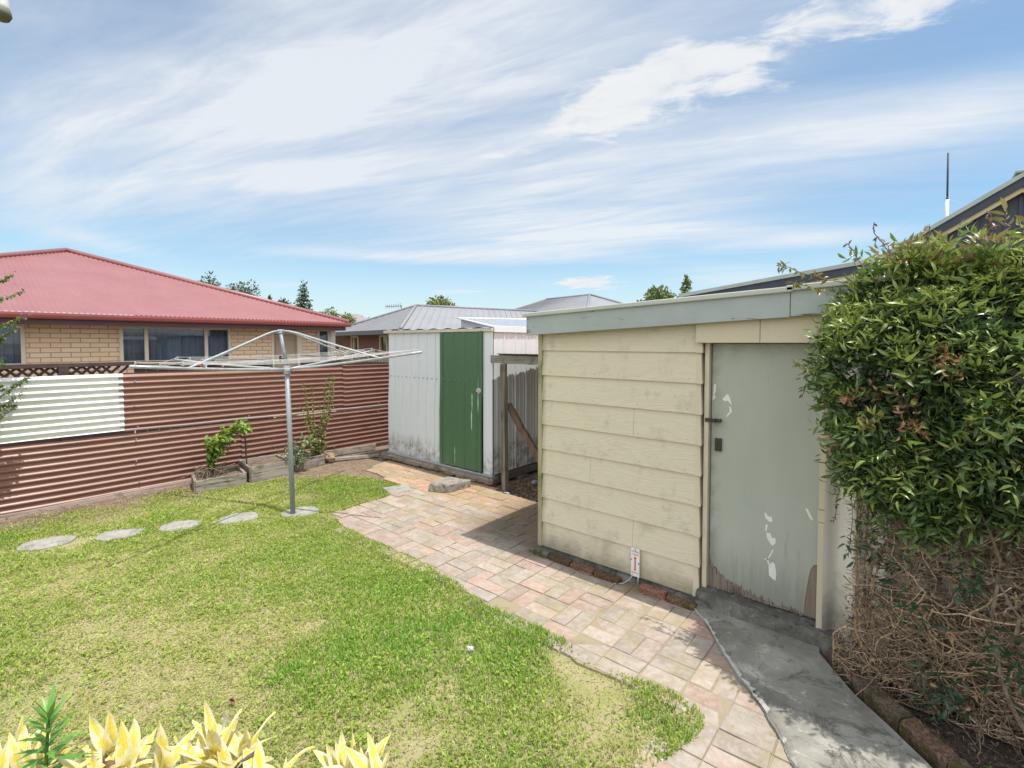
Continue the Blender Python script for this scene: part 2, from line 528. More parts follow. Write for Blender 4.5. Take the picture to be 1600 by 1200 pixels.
# ------------------------------------------------------------------ mesh builder
class MB:
    def __init__(self):
        self.v, self.f, self.c, self.n = [], [], [], 0

    def add(self, verts, faces, tint=None):
        verts = np.asarray(verts, float).reshape(-1, 3)
        self.v.append(verts)
        b = self.n
        for f in faces:
            self.f.append(tuple(b + i for i in f))
            self.c.append(tint)
        self.n += len(verts)
        return self

    def box(self, a, b, tint=None, rot=None, pivot=None):
        a, b = np.minimum(a, b), np.maximum(a, b)
        v = np.array([[(a, b)[i][0], (a, b)[j][1], (a, b)[k][2]] for i in (0, 1) for j in (0, 1) for k in (0, 1)], float)
        if rot is not None:
            p = (np.asarray(a, float) + b) / 2 if pivot is None else np.asarray(pivot, float)
            v = (v - p) @ np.array(rot).T + p
        return self.add(v, [(0, 1, 3, 2), (4, 6, 7, 5), (0, 4, 5, 1), (2, 3, 7, 6), (0, 2, 6, 4), (1, 5, 7, 3)], tint)

    def bar(self, p, q, w, h, tint=None, up=(0, 0, 1)):
        """square bar from p to q, w wide and h along up"""
        p, q = np.asarray(p, float), np.asarray(q, float)
        d = (q - p) / np.linalg.norm(q - p)
        s = np.cross(d, up)
        s /= np.linalg.norm(s)
        u = np.cross(s, d)
        v = [e + s * w / 2 * i + u * h / 2 * j for e in (p, q) for i, j in ((-1, -1), (1, -1), (1, 1), (-1, 1))]
        return self.add(v, [(3, 2, 1, 0), (4, 5, 6, 7), (0, 1, 5, 4), (1, 2, 6, 5), (2, 3, 7, 6), (3, 0, 4, 7)], tint)

    def prism(self, poly, vec, tint=None):
        """closed polygon swept along vec"""
        p = np.asarray(poly, float)
        n = len(p)
        v = np.vstack([p, p + np.asarray(vec, float)])
        return self.add(v, [tuple(range(n))[::-1], tuple(range(n, 2 * n))] + [(i, (i + 1) % n, n + (i + 1) % n, n + i) for i in range(n)], tint)

    def quad(self, *p, tint=None):
        return self.add(p, [tuple(range(len(p)))], tint)

    def tube(self, pts, r, sides=8, tint=None, cap=True):
        pts = np.asarray(pts, float)
        n = len(pts)
        r = np.full(n, r) if np.isscalar(r) else np.asarray(r, float)
        tan = np.gradient(pts, axis=0)
        tan /= np.linalg.norm(tan, axis=1)[:, None] + 1e-9
        ref = np.array([0, 0, 1.0]) if abs(tan[0][2]) < 0.9 else np.array([1.0, 0, 0])
        V = []
        for i in range(n):
            s = np.cross(tan[i], ref)
            s /= np.linalg.norm(s) + 1e-9
            u = np.cross(s, tan[i])
            for k in range(sides):
                a = TAU * k / sides
                V.append(pts[i] + r[i] * (s * math.cos(a) + u * math.sin(a)))
        F = [(i * sides + k, i * sides + (k + 1) % sides, (i + 1) * sides + (k + 1) % sides, (i + 1) * sides + k) for i in range(n - 1) for k in range(sides)]
        if cap:
            F += [tuple(range(sides))[::-1], tuple(range((n - 1) * sides, n * sides))]
        return self.add(V, F, tint)

    def grid(self, P, tint=None):
        P = np.asarray(P, float)
        a, b = P.shape[:2]
        F = [(i * b + j, i * b + j + 1, (i + 1) * b + j + 1, (i + 1) * b + j) for i in range(a - 1) for j in range(b - 1)]
        return self.add(P.reshape(-1, 3), F, tint)

    def blob(self, c, r, seed=0, rough=0.2, seg=8, tint=None):
        g = np.random.default_rng(seed)
        c = np.asarray(c, float)
        r = np.asarray(r, float) * np.ones(3)
        V, rings = [], seg // 2 + 1
        for i in range(rings):
            th = math.pi * i / (rings - 1)
            for k in range(seg):
                ph = TAU * k / seg
                q = 1 + g.uniform(-rough, rough) * (0 < i < rings - 1)
                V.append(c + r * q * np.array([math.sin(th) * math.cos(ph), math.sin(th) * math.sin(ph), math.cos(th)]))
        F = [(i * seg + k, (i + 1) * seg + k, (i + 1) * seg + (k + 1) % seg, i * seg + (k + 1) % seg) for i in range(rings - 1) for k in range(seg)]
        return self.add(V, F, tint)

    def each(self, name, mat, parent=None, smooth=False, bevel=0.0):
        """every shape added so far becomes a part of its own"""
        base, fi = 0, 0
        for v in self.v:
            m = MB()
            fs = []
            while fi < len(self.f) and max(self.f[fi]) < base + len(v):
                fs.append(fi)
                fi += 1
            m.add(v, [tuple(i - base for i in self.f[k]) for k in fs], None)
            m.c = [self.c[k] for k in fs]
            m.build(name, mat, parent, smooth, bevel)
            base += len(v)

    def build(self, name, mat, parent=None, smooth=False, bevel=0.0, label=None, kind=None):
        V = np.vstack(self.v)
        me = bpy.data.meshes.new(name)
        me.from_pydata(V.tolist(), [], self.f)
        if any(c is not None for c in self.c):
            ca = me.color_attributes.new('tint', 'FLOAT_COLOR', 'CORNER')
            arr = np.ones((len(me.loops), 4), np.float32)
            i = 0
            for f, c in zip(self.f, self.c):
                k = len(f)
                if c is not None:
                    arr[i:i + k, :3] = c
                i += k
            ca.data.foreach_set('color', arr.ravel())
        return link(name, me, mat, parent, smooth, bevel, label, kind)


def link(name, me, mat, parent=None, smooth=False, bevel=0.0, label=None, kind=None):
    me.materials.append(M[mat] if isinstance(mat, str) else mat)
    if smooth:
        me.polygons.foreach_set('use_smooth', [True] * len(me.polygons))
    o = bpy.data.objects.new(name, me)
    COL.objects.link(o)
    if parent is not None:
        o.parent = parent
        p, base = parent, Vector((0, 0, 0))
        while p is not None:
            base += Vector(p.location)
            p = p.parent
        o.location = -base
    if bevel:
        m = o.modifiers.new('edge', 'BEVEL')
        m.width = bevel
        m.segments = 2
        m.limit_method = 'ANGLE'
    if label:
        o['label'] = label
    if kind:
        o['kind'] = kind
    return o


def raw(name, V, F4, mat, tint=None, parent=None, smooth=False, kind=None, label=None):
    """fast mesh: V (n,3); F4 list of index arrays (m,k); tint per vertex"""
    me = bpy.data.meshes.new(name)
    V = np.asarray(V, np.float32)
    me.vertices.add(len(V))
    me.vertices.foreach_set('co', V.ravel())
    loops = np.concatenate([f.ravel() for f in F4]).astype(np.int32)
    tot = np.concatenate([np.full(len(f), f.shape[1], np.int32) for f in F4])
    start = np.concatenate([[0], np.cumsum(tot)[:-1]]).astype(np.int32)
    me.loops.add(len(loops))
    me.loops.foreach_set('vertex_index', loops)
    me.polygons.add(len(tot))
    me.polygons.foreach_set('loop_start', start)
    me.polygons.foreach_set('loop_total', tot)
    me.update(calc_edges=True)
    if tint is not None:
        ca = me.color_attributes.new('tint', 'FLOAT_COLOR', 'POINT')
        t = np.ones((len(V), 4), np.float32)
        t[:, :3] = tint
        ca.data.foreach_set('color', t.ravel())
    return link(name, me, mat, parent, smooth, 0, label, kind)


def thing(name, label, cat, loc=(0, 0, 0), group=None):
    o = bpy.data.objects.new(name, None)
    o.empty_display_size = 0.1
    COL.objects.link(o)
    o.location = loc
    return tag(o, label, cat, group)


def tag(o, label, cat, group=None):
    o['label'] = label
    o['category'] = cat
    if group:
        o['group'] = group
    return o


def rotz(a):
    c, s = math.cos(a), math.sin(a)
    return np.array([[c, -s, 0], [s, c, 0], [0, 0, 1]])


def axis_rot(ax, a):
    return np.array(Matrix.Rotation(a, 3, Vector(ax)))


def vnoise(x, y, scale, seed=0, octaves=3):
    """smooth value noise on arrays, 0..1"""
    g = np.random.default_rng(seed)
    T = g.random((64, 64))
    tot, amp, norm = 0, 1.0, 0
    for o in range(octaves):
        X, Y = x * scale * 2 ** o + 17.3 * o, y * scale * 2 ** o + 9.1 * o
        i, j = np.floor(X).astype(int), np.floor(Y).astype(int)
        fx, fy = X - i, Y - j
        fx, fy = fx * fx * (3 - 2 * fx), fy * fy * (3 - 2 * fy)
        a, b = T[i % 64, j % 64], T[(i + 1) % 64, j % 64]
        c, d = T[i % 64, (j + 1) % 64], T[(i + 1) % 64, (j + 1) % 64]
        tot = tot + amp * ((a * (1 - fx) + b * fx) * (1 - fy) + (c * (1 - fx) + d * fx) * fy)
        norm += amp
        amp *= 0.5
    return tot / norm


def inside(px, py, poly):
    poly = np.asarray(poly, float)
    r = np.zeros(np.shape(px), bool)
    j = len(poly) - 1
    for i in range(len(poly)):
        xi, yi, xj, yj = *poly[i], *poly[j]
        with np.errstate(divide='ignore', invalid='ignore'):
            r ^= ((yi > py) != (yj > py)) & (px < (xj - xi) * (py - yi) / (yj - yi + 1e-12) + xi)
        j = i
    return r


def edge_dist(px, py, poly):
    poly = np.asarray(poly, float)
    best = np.full(np.shape(px), 1e9)
    for i in range(len(poly)):
        a, b = poly[i - 1], poly[i]
        d = b - a
        t = np.clip(((px - a[0]) * d[0] + (py - a[1]) * d[1]) / (d @ d + 1e-12), 0, 1)
        best = np.minimum(best, np.hypot(px - a[0] - t * d[0], py - a[1] - t * d[1]))
    return best


# ------------------------------------------------------------------ camera, sun, sky
cam = bpy.data.cameras.new('camera')
cam.sensor_width = 36
cam.lens = 36 * FOC / 1600
cam.shift_y = -36 / 1600
cam.clip_start = 0.05
cam.clip_end = 3000
co = bpy.data.objects.new('camera', cam)
COL.objects.link(co)
co.location = EYE
co.rotation_euler = (math.pi / 2 - PITCH, 0, YAW)
SC.camera = co

SUN = Vector((0.33, 0.05, 1.0)).normalized()
ld = bpy.data.lights.new('sun', 'SUN')
ld.energy = 4.9
ld.angle = math.radians(0.5)
ld.color = (1.0, 0.95, 0.87)
lo = bpy.data.objects.new('sun', ld)
COL.objects.link(lo)
lo.rotation_euler = SUN.to_track_quat('Z', 'Y').to_euler()
lo.location = (3, 0, 12)


def make_world():
    w = bpy.data.worlds.new('World')
    SC.world = w
    w.use_nodes = True
    t = NT.__new__(NT)
    t.t = w.node_tree
    t.t.nodes.clear()
    out = t.n('ShaderNodeOutputWorld')
    bg = t.n('ShaderNodeBackground')
    bg.inputs['Strength'].default_value = 0.15
    sky = t.n('ShaderNodeTexSky', sky_type='NISHITA')
    sky.sun_disc = False
    sky.sun_elevation = math.asin(SUN.z)
    sky.sun_rotation = math.atan2(SUN.x, SUN.y)
    sky.air_density = 1.0
    sky.dust_density = 0.6
    sky.ozone_density = 1.2
    tc = t.n('ShaderNodeTexCoord')
    d = tc.outputs['Generated']

    def dot(v):
        nd = t.n('ShaderNodeVectorMath', operation='DOT_PRODUCT')
        t.t.links.new(d, nd.inputs[0])
        nd.inputs[1].default_value = v
        return nd.outputs['Value']
    side = dot((math.cos(YAW), math.sin(YAW), 0))
    ahead = dot((-math.sin(YAW), math.cos(YAW), 0))
    z = dot((0, 0, 1))
    zc = t.math('MAXIMUM', z, 0.0)
    # flat cloud deck overhead: bearing-plane position of the deck hit by each direction
    den = t.math('ADD', zc, 0.10)
    u, v = t.math('DIVIDE', side, den), t.math('DIVIDE', ahead, den)

    def plane(ca, cb, sx, sy, ox=0.0):
        """deck coordinates turned by the wind direction and stretched along it"""
        a = t.math('ADD', t.math('MULTIPLY', u, ca), t.math('MULTIPLY', v, cb))
        b = t.math('SUBTRACT', t.math('MULTIPLY', v, ca), t.math('MULTIPLY', u, cb))
        cbn = t.n('ShaderNodeCombineXYZ')
        t.t.links.new(t.math('MULTIPLY', a, sx), cbn.inputs[0])
        t.t.links.new(t.math('MULTIPLY', b, sy), cbn.inputs[1])
        cbn.inputs[2].default_value = ox
        return cbn.outputs[0]
    wind = plane(0.93, -0.36, 0.55, 2.3)
    streak = t.noise(wind, 1.0, 9, 0.60, 0.9)
    fine = t.noise(plane(0.93, -0.36, 1.6, 7.0, 4.0), 1.0, 7, 0.62, 0.6)
    puff = t.noise(plane(0.97, -0.25, 5.5, 9.0, 7.0), 1.0, 12, 0.64, 0.4)
    af = t.math('ADD', t.math('ABSOLUTE', ahead), 0.05)
    s, e = t.math('DIVIDE', side, af), t.math('DIVIDE', zc, af)

    def blob(px, py, rx, ry, amp, tilt=0.0):
        c, sn = math.cos(math.radians(tilt)), math.sin(math.radians(tilt))
        k = 759 * 1.05
        ds = t.math('SUBTRACT', s, (px - 800) / k)
        de = t.math('SUBTRACT', e, (535 - py) / k)
        a = t.math('ADD', t.math('MULTIPLY', ds, c * k / rx), t.math('MULTIPLY', de, sn * k / rx))
        b = t.math('SUBTRACT', t.math('MULTIPLY', de, c * k / ry), t.math('MULTIPLY', ds, sn * k / ry))
        r2 = t.math('ADD', t.math('MULTIPLY', a, a), t.math('MULTIPLY', b, b))
        return t.math('MULTIPLY', t.math('EXPONENT', t.math('MULTIPLY', r2, -1.0)), amp)

    def total(items):
        acc = None
        for it in items:
            b = blob(*it)
            acc = b if acc is None else t.math('ADD', acc, b)
        return acc
    veil = total([(700, 60, 460, 150, 1.1, 10), (480, 170, 330, 110, 0.6, 8), (120, 270, 280, 110, 0.55, -8), (60, 20, 160, 60, 0.45, 0),
                  (900, 240, 330, 70, 0.55, 10), (1480, 190, 420, 48, 0.95, 9), (1060, 285, 330, 50, 0.6, 8),
                  (900, 350, 260, 38, 0.62, 5), (980, 372, 230, 22, 0.75, 3), (800, 401, 210, 13, 0.85, 0),
                  (560, 399, 140, 8, 0.6, -2), (480, 290, 300, 40, 0.5, 4), (1280, 374, 130, 14, 0.75, 4),
                  (430, 446, 90, 7, 0.6, 0), (720, 458, 60, 7, 0.6, 0), (1150, 435, 120, 22, 0.7, 0),
                  (620, 485, 260, 14, 0.5, 0), (180, 385, 120, 14, 0.35, -14), (40, 180, 180, 50, 0.35, 10), (1330, 20, 200, 40, 0.3, 10)])
    cum = total([(950, 180, 120, 48, 1.15, 22), (1120, 118, 130, 46, 0.95, 12), (1420, 28, 120, 30, 1.2, 18), (1260, 45, 90, 26, 0.75, 12),
                 (1050, 110, 70, 20, 0.6, 10), (1200, 160, 60, 16, 0.4, 10), (760, 252, 45, 9, 0.85, 6), (915, 440, 62, 8, 1.15, 2), (930, 450, 45, 5, 0.8, 0), (735, 456, 50, 5, 0.5, 0)])
    cover = t.math('MULTIPLY', veil, t.math('ADD', 0.40, t.math('ADD', t.math('MULTIPLY', t.step(streak, 0.26, 0.78), 0.44), t.math('MULTIPLY', t.step(fine, 0.30, 0.72), 0.32))))
    base = t.math('MULTIPLY', t.step(streak, 0.42, 0.8), 0.16)
    cover = t.math('ADD', cover, base)
    cf = t.step(t.math('ADD', t.math('MULTIPLY', cum, 0.75), t.math('MULTIPLY', t.math('SUBTRACT', puff, 0.5), 1.9)), 0.28, 0.82)
    cf = t.math('MULTIPLY', cf, t.step(cum, 0.1, 0.35))
    amount = t.math('MINIMUM', t.math('MULTIPLY', cover, 0.92), 0.88)
    amount = t.math('ADD', t.math('MULTIPLY', amount, 0.86), 0.12)
    haze = t.step(z, 0.30, -0.02)
    amount = t.math('MAXIMUM', amount, t.math('MULTIPLY', haze, 0.55))
    blue = t.mix(1.0, sky.outputs[0], SKY_TINT, 'MULTIPLY')
    col = t.mix(amount, blue, CLOUD_THIN)
    col = t.mix(t.math('MULTIPLY', cf, 0.95), col, t.mix(t.step(puff, 0.35, 0.65), (5.5, 5.7, 5.95), CLOUD_THICK))
    # unseen bright fill added to the sky behind the viewer to lift the shade
    rear_fill = t.math('MULTIPLY', t.step(t.math('ADD', ahead, t.math('MULTIPLY', streak, 0.2)), 0.55, 0.12), 0.92)
    col = t.mix(rear_fill, col, REAR_FILL)
    # below the horizon: plain ground bounce
    col = t.mix(t.step(z, -0.005, -0.03), col, (1.8, 1.7, 1.3))
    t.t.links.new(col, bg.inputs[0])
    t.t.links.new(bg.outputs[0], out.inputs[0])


SKY_TINT = (0.76, 1.04, 1.10)
CLOUD_THIN = (5.85, 6.05, 6.3)
CLOUD_THICK = (5.9, 6.0, 6.1)
REAR_FILL = (9.5, 9.8, 10.2)
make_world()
SC.view_settings.view_transform = 'Standard'
SC.view_settings.look = 'None'
SC.view_settings.exposure = 0
SC.render.engine = 'CYCLES'
SC.cycles.use_denoising = True
SC.cycles.max_bounces = 6
SC.cycles.diffuse_bounces = 3
SC.cycles.glossy_bounces = 3
SC.cycles.transmission_bounces = 4
SC.cycles.transparent_max_bounces = 8

# ------------------------------------------------------------------ ground
def ground_mat():
    t = NT('yard_ground')
    v = t.coord()
    f = t.noise(v, 7, 8, 0.7)
    col = t.ramp(f, [(0.25, (0.13, 0.092, 0.065)), (0.5, (0.245, 0.18, 0.128)), (0.75, (0.34, 0.27, 0.20))])
    g = t.noise(v, 70, 5, 0.7)
    col = t.mix(t.step(g, 0.55, 0.72), col, (0.40, 0.32, 0.22))
    col = t.mix(t.step(g, 0.45, 0.28), col, (0.06, 0.042, 0.03))
    x, y = t.sep(v)[:2]
    lawn = t.math('MULTIPLY', t.step(x, -7.1, -6.4), t.step(y, 3.2, 2.6))
    lawn = t.math('MULTIPLY', lawn, t.step(x, -0.6, -0.9))
    thatch = t.mix(t.step(f, 0.4, 0.6), (0.46, 0.41, 0.22), (0.36, 0.37, 0.14))
    col = t.mix(t.math('MULTIPLY', lawn, t.step(g, 0.3, 0.5)), col, thatch)
    # leaf-mould in the bed under the climber
    bed = t.math('MULTIPLY', t.step(x, -0.45, -0.2), t.step(y, 3.6, 3.5))
    col = t.mix(t.math('MULTIPLY', bed, 0.8), col, t.mix(t.step(g, 0.4, 0.62), (0.045, 0.034, 0.027), (0.13, 0.10, 0.08)))
    far = t.step(x, -16, -30)
    col = t.mix(far, col, (0.10, 0.13, 0.05))
    return t.done(col, 0.95, 0, t.bump(g, 1.0, 0.02), 0.15)


def make_ground():
    # fine in the yard with a gentle uneven surface, coarse out to the horizon
    xs = np.concatenate([[-900, -300, -80, -30, -15], np.arange(-9, 3.01, 0.15), [8, 30, 100, 300, 900]])
    ys = np.concatenate([[-300, -80, -20, -6], np.arange(-2, 7.01, 0.15), [12, 30, 100, 300, 900]])
    X, Y = np.meshgrid(xs, ys, indexing='ij')
    Z = (vnoise(X, Y, 1.1, 3) - 0.5) * 0.02
    yard = (X > -9) & (X < 3) & (Y > -2) & (Y < 7)
    Z = np.where(yard, Z - 0.012, -0.012)
    mb = MB().grid(np.stack([X, Y, Z], -1))
    mb.build('ground', ground_mat(), smooth=True, kind='structure')


make_ground()

LAWN = [(-7.4, -2.2), (-7.4, 1.95), (-6.95, 2.15), (-6.8, 3.1), (-6.45, 3.65), (-5.9, 3.92), (-5.3, 3.95), (-5.05, 3.8), (-4.97, 3.41),
        (-4.93, 3.0), (-4.91, 2.77), (-4.36, 2.64), (-3.87, 2.64), (-3.42, 2.66), (-2.86, 2.60), (-2.33, 2.52), (-1.94, 2.51), (-1.70, 2.53),
        (-1.51, 2.46), (-1.19, 2.49), (-0.94, 2.51), (-0.78, 2.48), (-0.78, 2.3), (-0.86, 2.0), (-0.9, 1.2), (-1.2, -0.6), (-1.6, -2.2)]
PAVED = [(-6.5, 4.66), (-6.4, 4.3), (-6.15, 4.12), (-5.6, 4.0), (-5.1, 3.96), (-5.02, 3.68), (-4.95, 3.41), (-4.91, 2.98), (-4.88, 2.74), (-4.36, 2.6),
         (-3.87, 2.6), (-3.42, 2.62), (-2.86, 2.56), (-2.33, 2.46), (-1.94, 2.45), (-1.70, 2.47), (-1.51, 2.40), (-1.19, 2.43), (-0.94, 2.44),
         (-0.86, 2.3), (-0.92, 2.0), (-0.95, 0.5), (0.45, 0.9), (0.1, 1.75), (-0.20, 2.52), (-0.38, 2.80), (-0.60, 3.02), (-0.85, 3.40), (-1.15, 3.56), (-2.62, 3.56), (-2.75, 4.52),
         (-3.4, 4.54), (-4.2, 4.6), (-4.3, 4.8)]


def make_paving():
    p = np.array(PAVED)
    joint = MB()
    joint.prism([(x, y, -0.02) for x, y in PAVED], (0, 0, 0.0255))
    joint.build('paving_bed', 'joint', kind='structure')
    mb = MB()
    L, W, g = 0.2325, 0.1145, 0.0035
    g2 = np.random.default_rng(11)
    pal = [(0.40, 0.315, 0.275), (0.42, 0.34, 0.30), (0.39, 0.345, 0.30), (0.41, 0.31, 0.265), (0.38, 0.335, 0.285), (0.43, 0.37, 0.325), (0.35, 0.31, 0.27), (0.42, 0.305, 0.255)]
    u = 0.236
    for i in range(-30, 3):
        for j in range(0, 22):
            x0, y0 = i * u, j * u + 0.06
            blk = g2.random()
            kind = (i + j) % 2
            # long stretches were relaid in plain courses
            if j % 6 == 4 or y0 > 3.55:
                kind = 0
                x0 += (j % 2) * u / 2
            for k in (0, 1):
                if kind == 0:
                    a = (x0 + g / 2, y0 + k * u / 2 + g / 2)
                    s = (L - g * 0.3, W)
                else:
                    a = (x0 + k * u / 2 + g / 2, y0 + g / 2)
                    s = (W, L - g * 0.3)
                cx, cy = a[0] + s[0] / 2, a[1] + s[1] / 2
                ca_, cb_ = np.array([cx]), np.array([cy])
                if not inside(ca_, cb_, p)[0] and not (cy < 2.75 and cx > -4.95 and cx < -0.9 and edge_dist(ca_, cb_, p)[0] < 0.05 and not (-1.75 < cx < -1.2)):
                    continue
                c = np.array(pal[g2.integers(len(pal))]) * g2.uniform(0.84, 1.10)
                if cy > 4.0:
                    c = c * np.array([1.12, 0.9, 0.72])
                z = 0.006 + g2.uniform(0, 0.010) + 0.006 * (vnoise(np.array([cx]), np.array([cy]), 1.0, 5, 2)[0] - 0.5)
                tlt = g2.normal(0, 0.009, 2)
                R = axis_rot((1, 0, 0), tlt[0]) @ axis_rot((0, 1, 0), tlt[1]) @ rotz(g2.normal(0, 0.018))
                b = 0.004
                hx, hy = s[0] / 2 - g2.uniform(0, 0.003), s[1] / 2 - g2.uniform(0, 0.003)
                V = []
                for zz, ins in ((-0.03, 0.0), (z - b * 0.8, 0.0), (z, b)):
                    for sx, sy in ((-1, -1), (1, -1), (1, 1), (-1, 1)):
                        jx, jy = (g2.normal(0, 0.0016, 2) if ins else (0, 0))
                        V.append((sx * (hx - ins) + jx, sy * (hy - ins) + jy, zz))
                V = np.array(V) @ R.T + (cx, cy, 0)
                F = [(4 * r + q, 4 * r + (q + 1) % 4, 4 * (r + 1) + (q + 1) % 4, 4 * (r + 1) + q) for r in (0, 1) for q in range(4)] + [(8, 9, 10, 11)]
                mb.add(V, F, tuple(c))
    mb.build('brick_paving', 'paver', kind='structure')


make_paving()


def make_path():
    g = np.random.default_rng(5)
    left = [(-1.225, 3.44), (-1.01, 3.215), (-0.745, 2.86), (-0.575, 2.69), (-0.385, 2.41), (0.05, 1.8), (0.5, 1.15)]
    right = [(-0.43, 3.44), (-0.415, 3.37), (-0.22, 3.09), (-0.06, 2.93), (0.06, 2.80), (0.55, 2.18), (1.1, 1.5)]
    n, m = 240, 14
    tl = np.linspace(0, 1, len(left))
    T = np.linspace(0, 1, n)
    l = np.stack([np.interp(T, tl, [p[k] for p in left]) for k in (0, 1)], -1)
    r = np.stack([np.interp(T, tl, [p[k] for p in right]) for k in (0, 1)], -1)
    l += 0.030 * (np.stack([vnoise(T * 40, T * 0, 0.5, 3, 4), vnoise(T * 40, T * 0 + 5, 0.5, 4, 4)], -1) - 0.5)   # broken edge
    P = []
    for i in range(n):
        row = []
        row.append((*l[i], -0.03))
        for j in range(m + 1):
            w = j / m
            xy = l[i] * (1 - w) + r[i] * w
            z = 0.034 + 0.006 * (vnoise(xy[:1], xy[1:], 3.0, 9, 2)[0] - 0.5)
            if j == 0:
                z -= 0.010 + 0.006 * g.random()
            row.append((*xy, z))
        row.append((*r[i], -0.03))
        P.append(row)
    MB().grid(np.array(P)[:, ::-1]).build('concrete_path', 'concrete', kind='structure')
    # bright broken lip along the path's left edge
    mb = MB()
    for i in range(8, n - 1):
        wid = lambda q: 0.002 + 0.055 * max(0.0, float(vnoise(np.array([q * 0.22]), np.array([2.0]), 1.0, 6, 4)[0]) - 0.42)
        w = wid(i)
        d = (r[i] - l[i]) / np.linalg.norm(r[i] - l[i])
        a, b = l[i] + d * 0.004, l[i + 1] + d * 0.004
        w2 = wid(i + 1)
        mb.quad((*a, 0.028), (*b, 0.028), (*(b + d * w2), 0.0395), (*(a + d * w), 0.0395))
    mb.build('path_edge', mottled('chipped_concrete', (0.33, 0.32, 0.29), (0.50, 0.49, 0.46), 30, bump=0.6), kind='structure')


make_path()

# ------------------------------------------------------------------ lawn
BARE = [(-1.80, 1.39, 0.15, 1.0), (-2.02, 1.52, 0.09, 0.8), (-1.95, 1.72, 0.10, 0.6), (-1.45, 2.40, 0.17, 1.1), (-1.27, 2.27, 0.17, 0.85), (-1.15, 2.10, 0.16, 0.65), (-1.62, 2.42, 0.10, 0.7), (-0.9, 2.42, 0.10, 0.6), (-6.15, 0.75, 0.30, 0.9), (-7.25, 0.6, 0.32, 0.8),
        (-7.25, 1.4, 0.30, 0.8), (-7.2, 0.0, 0.35, 0.8), (-6.7, 1.2, 0.2, 0.7), (-6.2, 2.2, 0.22, 0.6), (-5.6, 2.9, 0.2, 0.5), (-3.1, 1.6, 0.08, 0.7), (-4.0, 0.6, 0.15, 0.6), (-3.6, 0.25, 0.25, 0.8),
        (-0.95, 2.05, 0.10, 0.7), (-1.0, 1.75, 0.12, 0.6), (-1.3, 1.9, 0.08, 0.5), (-6.55, 3.5, 0.2, 0.8), (-6.9, 2.0, 0.2, 0.8), (-5.05, 3.3, 0.12, 0.6), (-2.6, 2.25, 0.10, 0.4), (-4.6, 1.0, 0.2, 0.5)]
LUSH = [(-2.30, 2.35, 0.30, 1.0), (-2.0, 1.95, 0.34, 1.0), (-1.75, 2.30, 0.22, 1.0), (-3.4, 2.2, 0.45, 0.55), (-2.9, 2.4, 0.25, 0.8), (-1.45, 1.75, 0.25, 0.6), (-1.0, 2.3, 0.16, 0.5), (-2.5, 1.75, 0.3, 0.6),
        (-4.3, 2.0, 0.4, 0.5), (-5.6, 3.5, 0.3, 0.5), (-6.35, 1.6, 0.2, 0.6), (-6.5, 1.0, 0.18, 0.6), (-6.75, 0.35, 0.2, 0.7), (-5.2, 3.7, 0.15, 0.7), (-2.75, 1.25, 0.14, 0.7)]
DRY = [(-3.7, 0.8, 0.8, 0.6), (-2.6, 1.0, 0.45, 0.55), (-4.6, 1.5, 0.5, 0.35), (-3.2, 1.4, 0.4, 0.45), (-6.2, 2.7, 0.5, 0.4), (-2.9, 0.5, 0.5, 0.5), (-5.4, 0.9, 0.5, 0.4)]


def field(x, y, spots):
    f = np.zeros_like(x)
    for a, b, r, s in spots:
        f += s * np.exp(-((x - a) ** 2 + (y - b) ** 2) / (r * r))
    return f


STONES = [(-6.30, 0.64, 0.175, 0.15), (-6.03, 1.14, 0.165, 0.14), (-5.84, 1.60, 0.16, 0.145), (-5.61, 2.08, 0.165, 0.155), (-5.29, 2.60, 0.17, 0.16)]


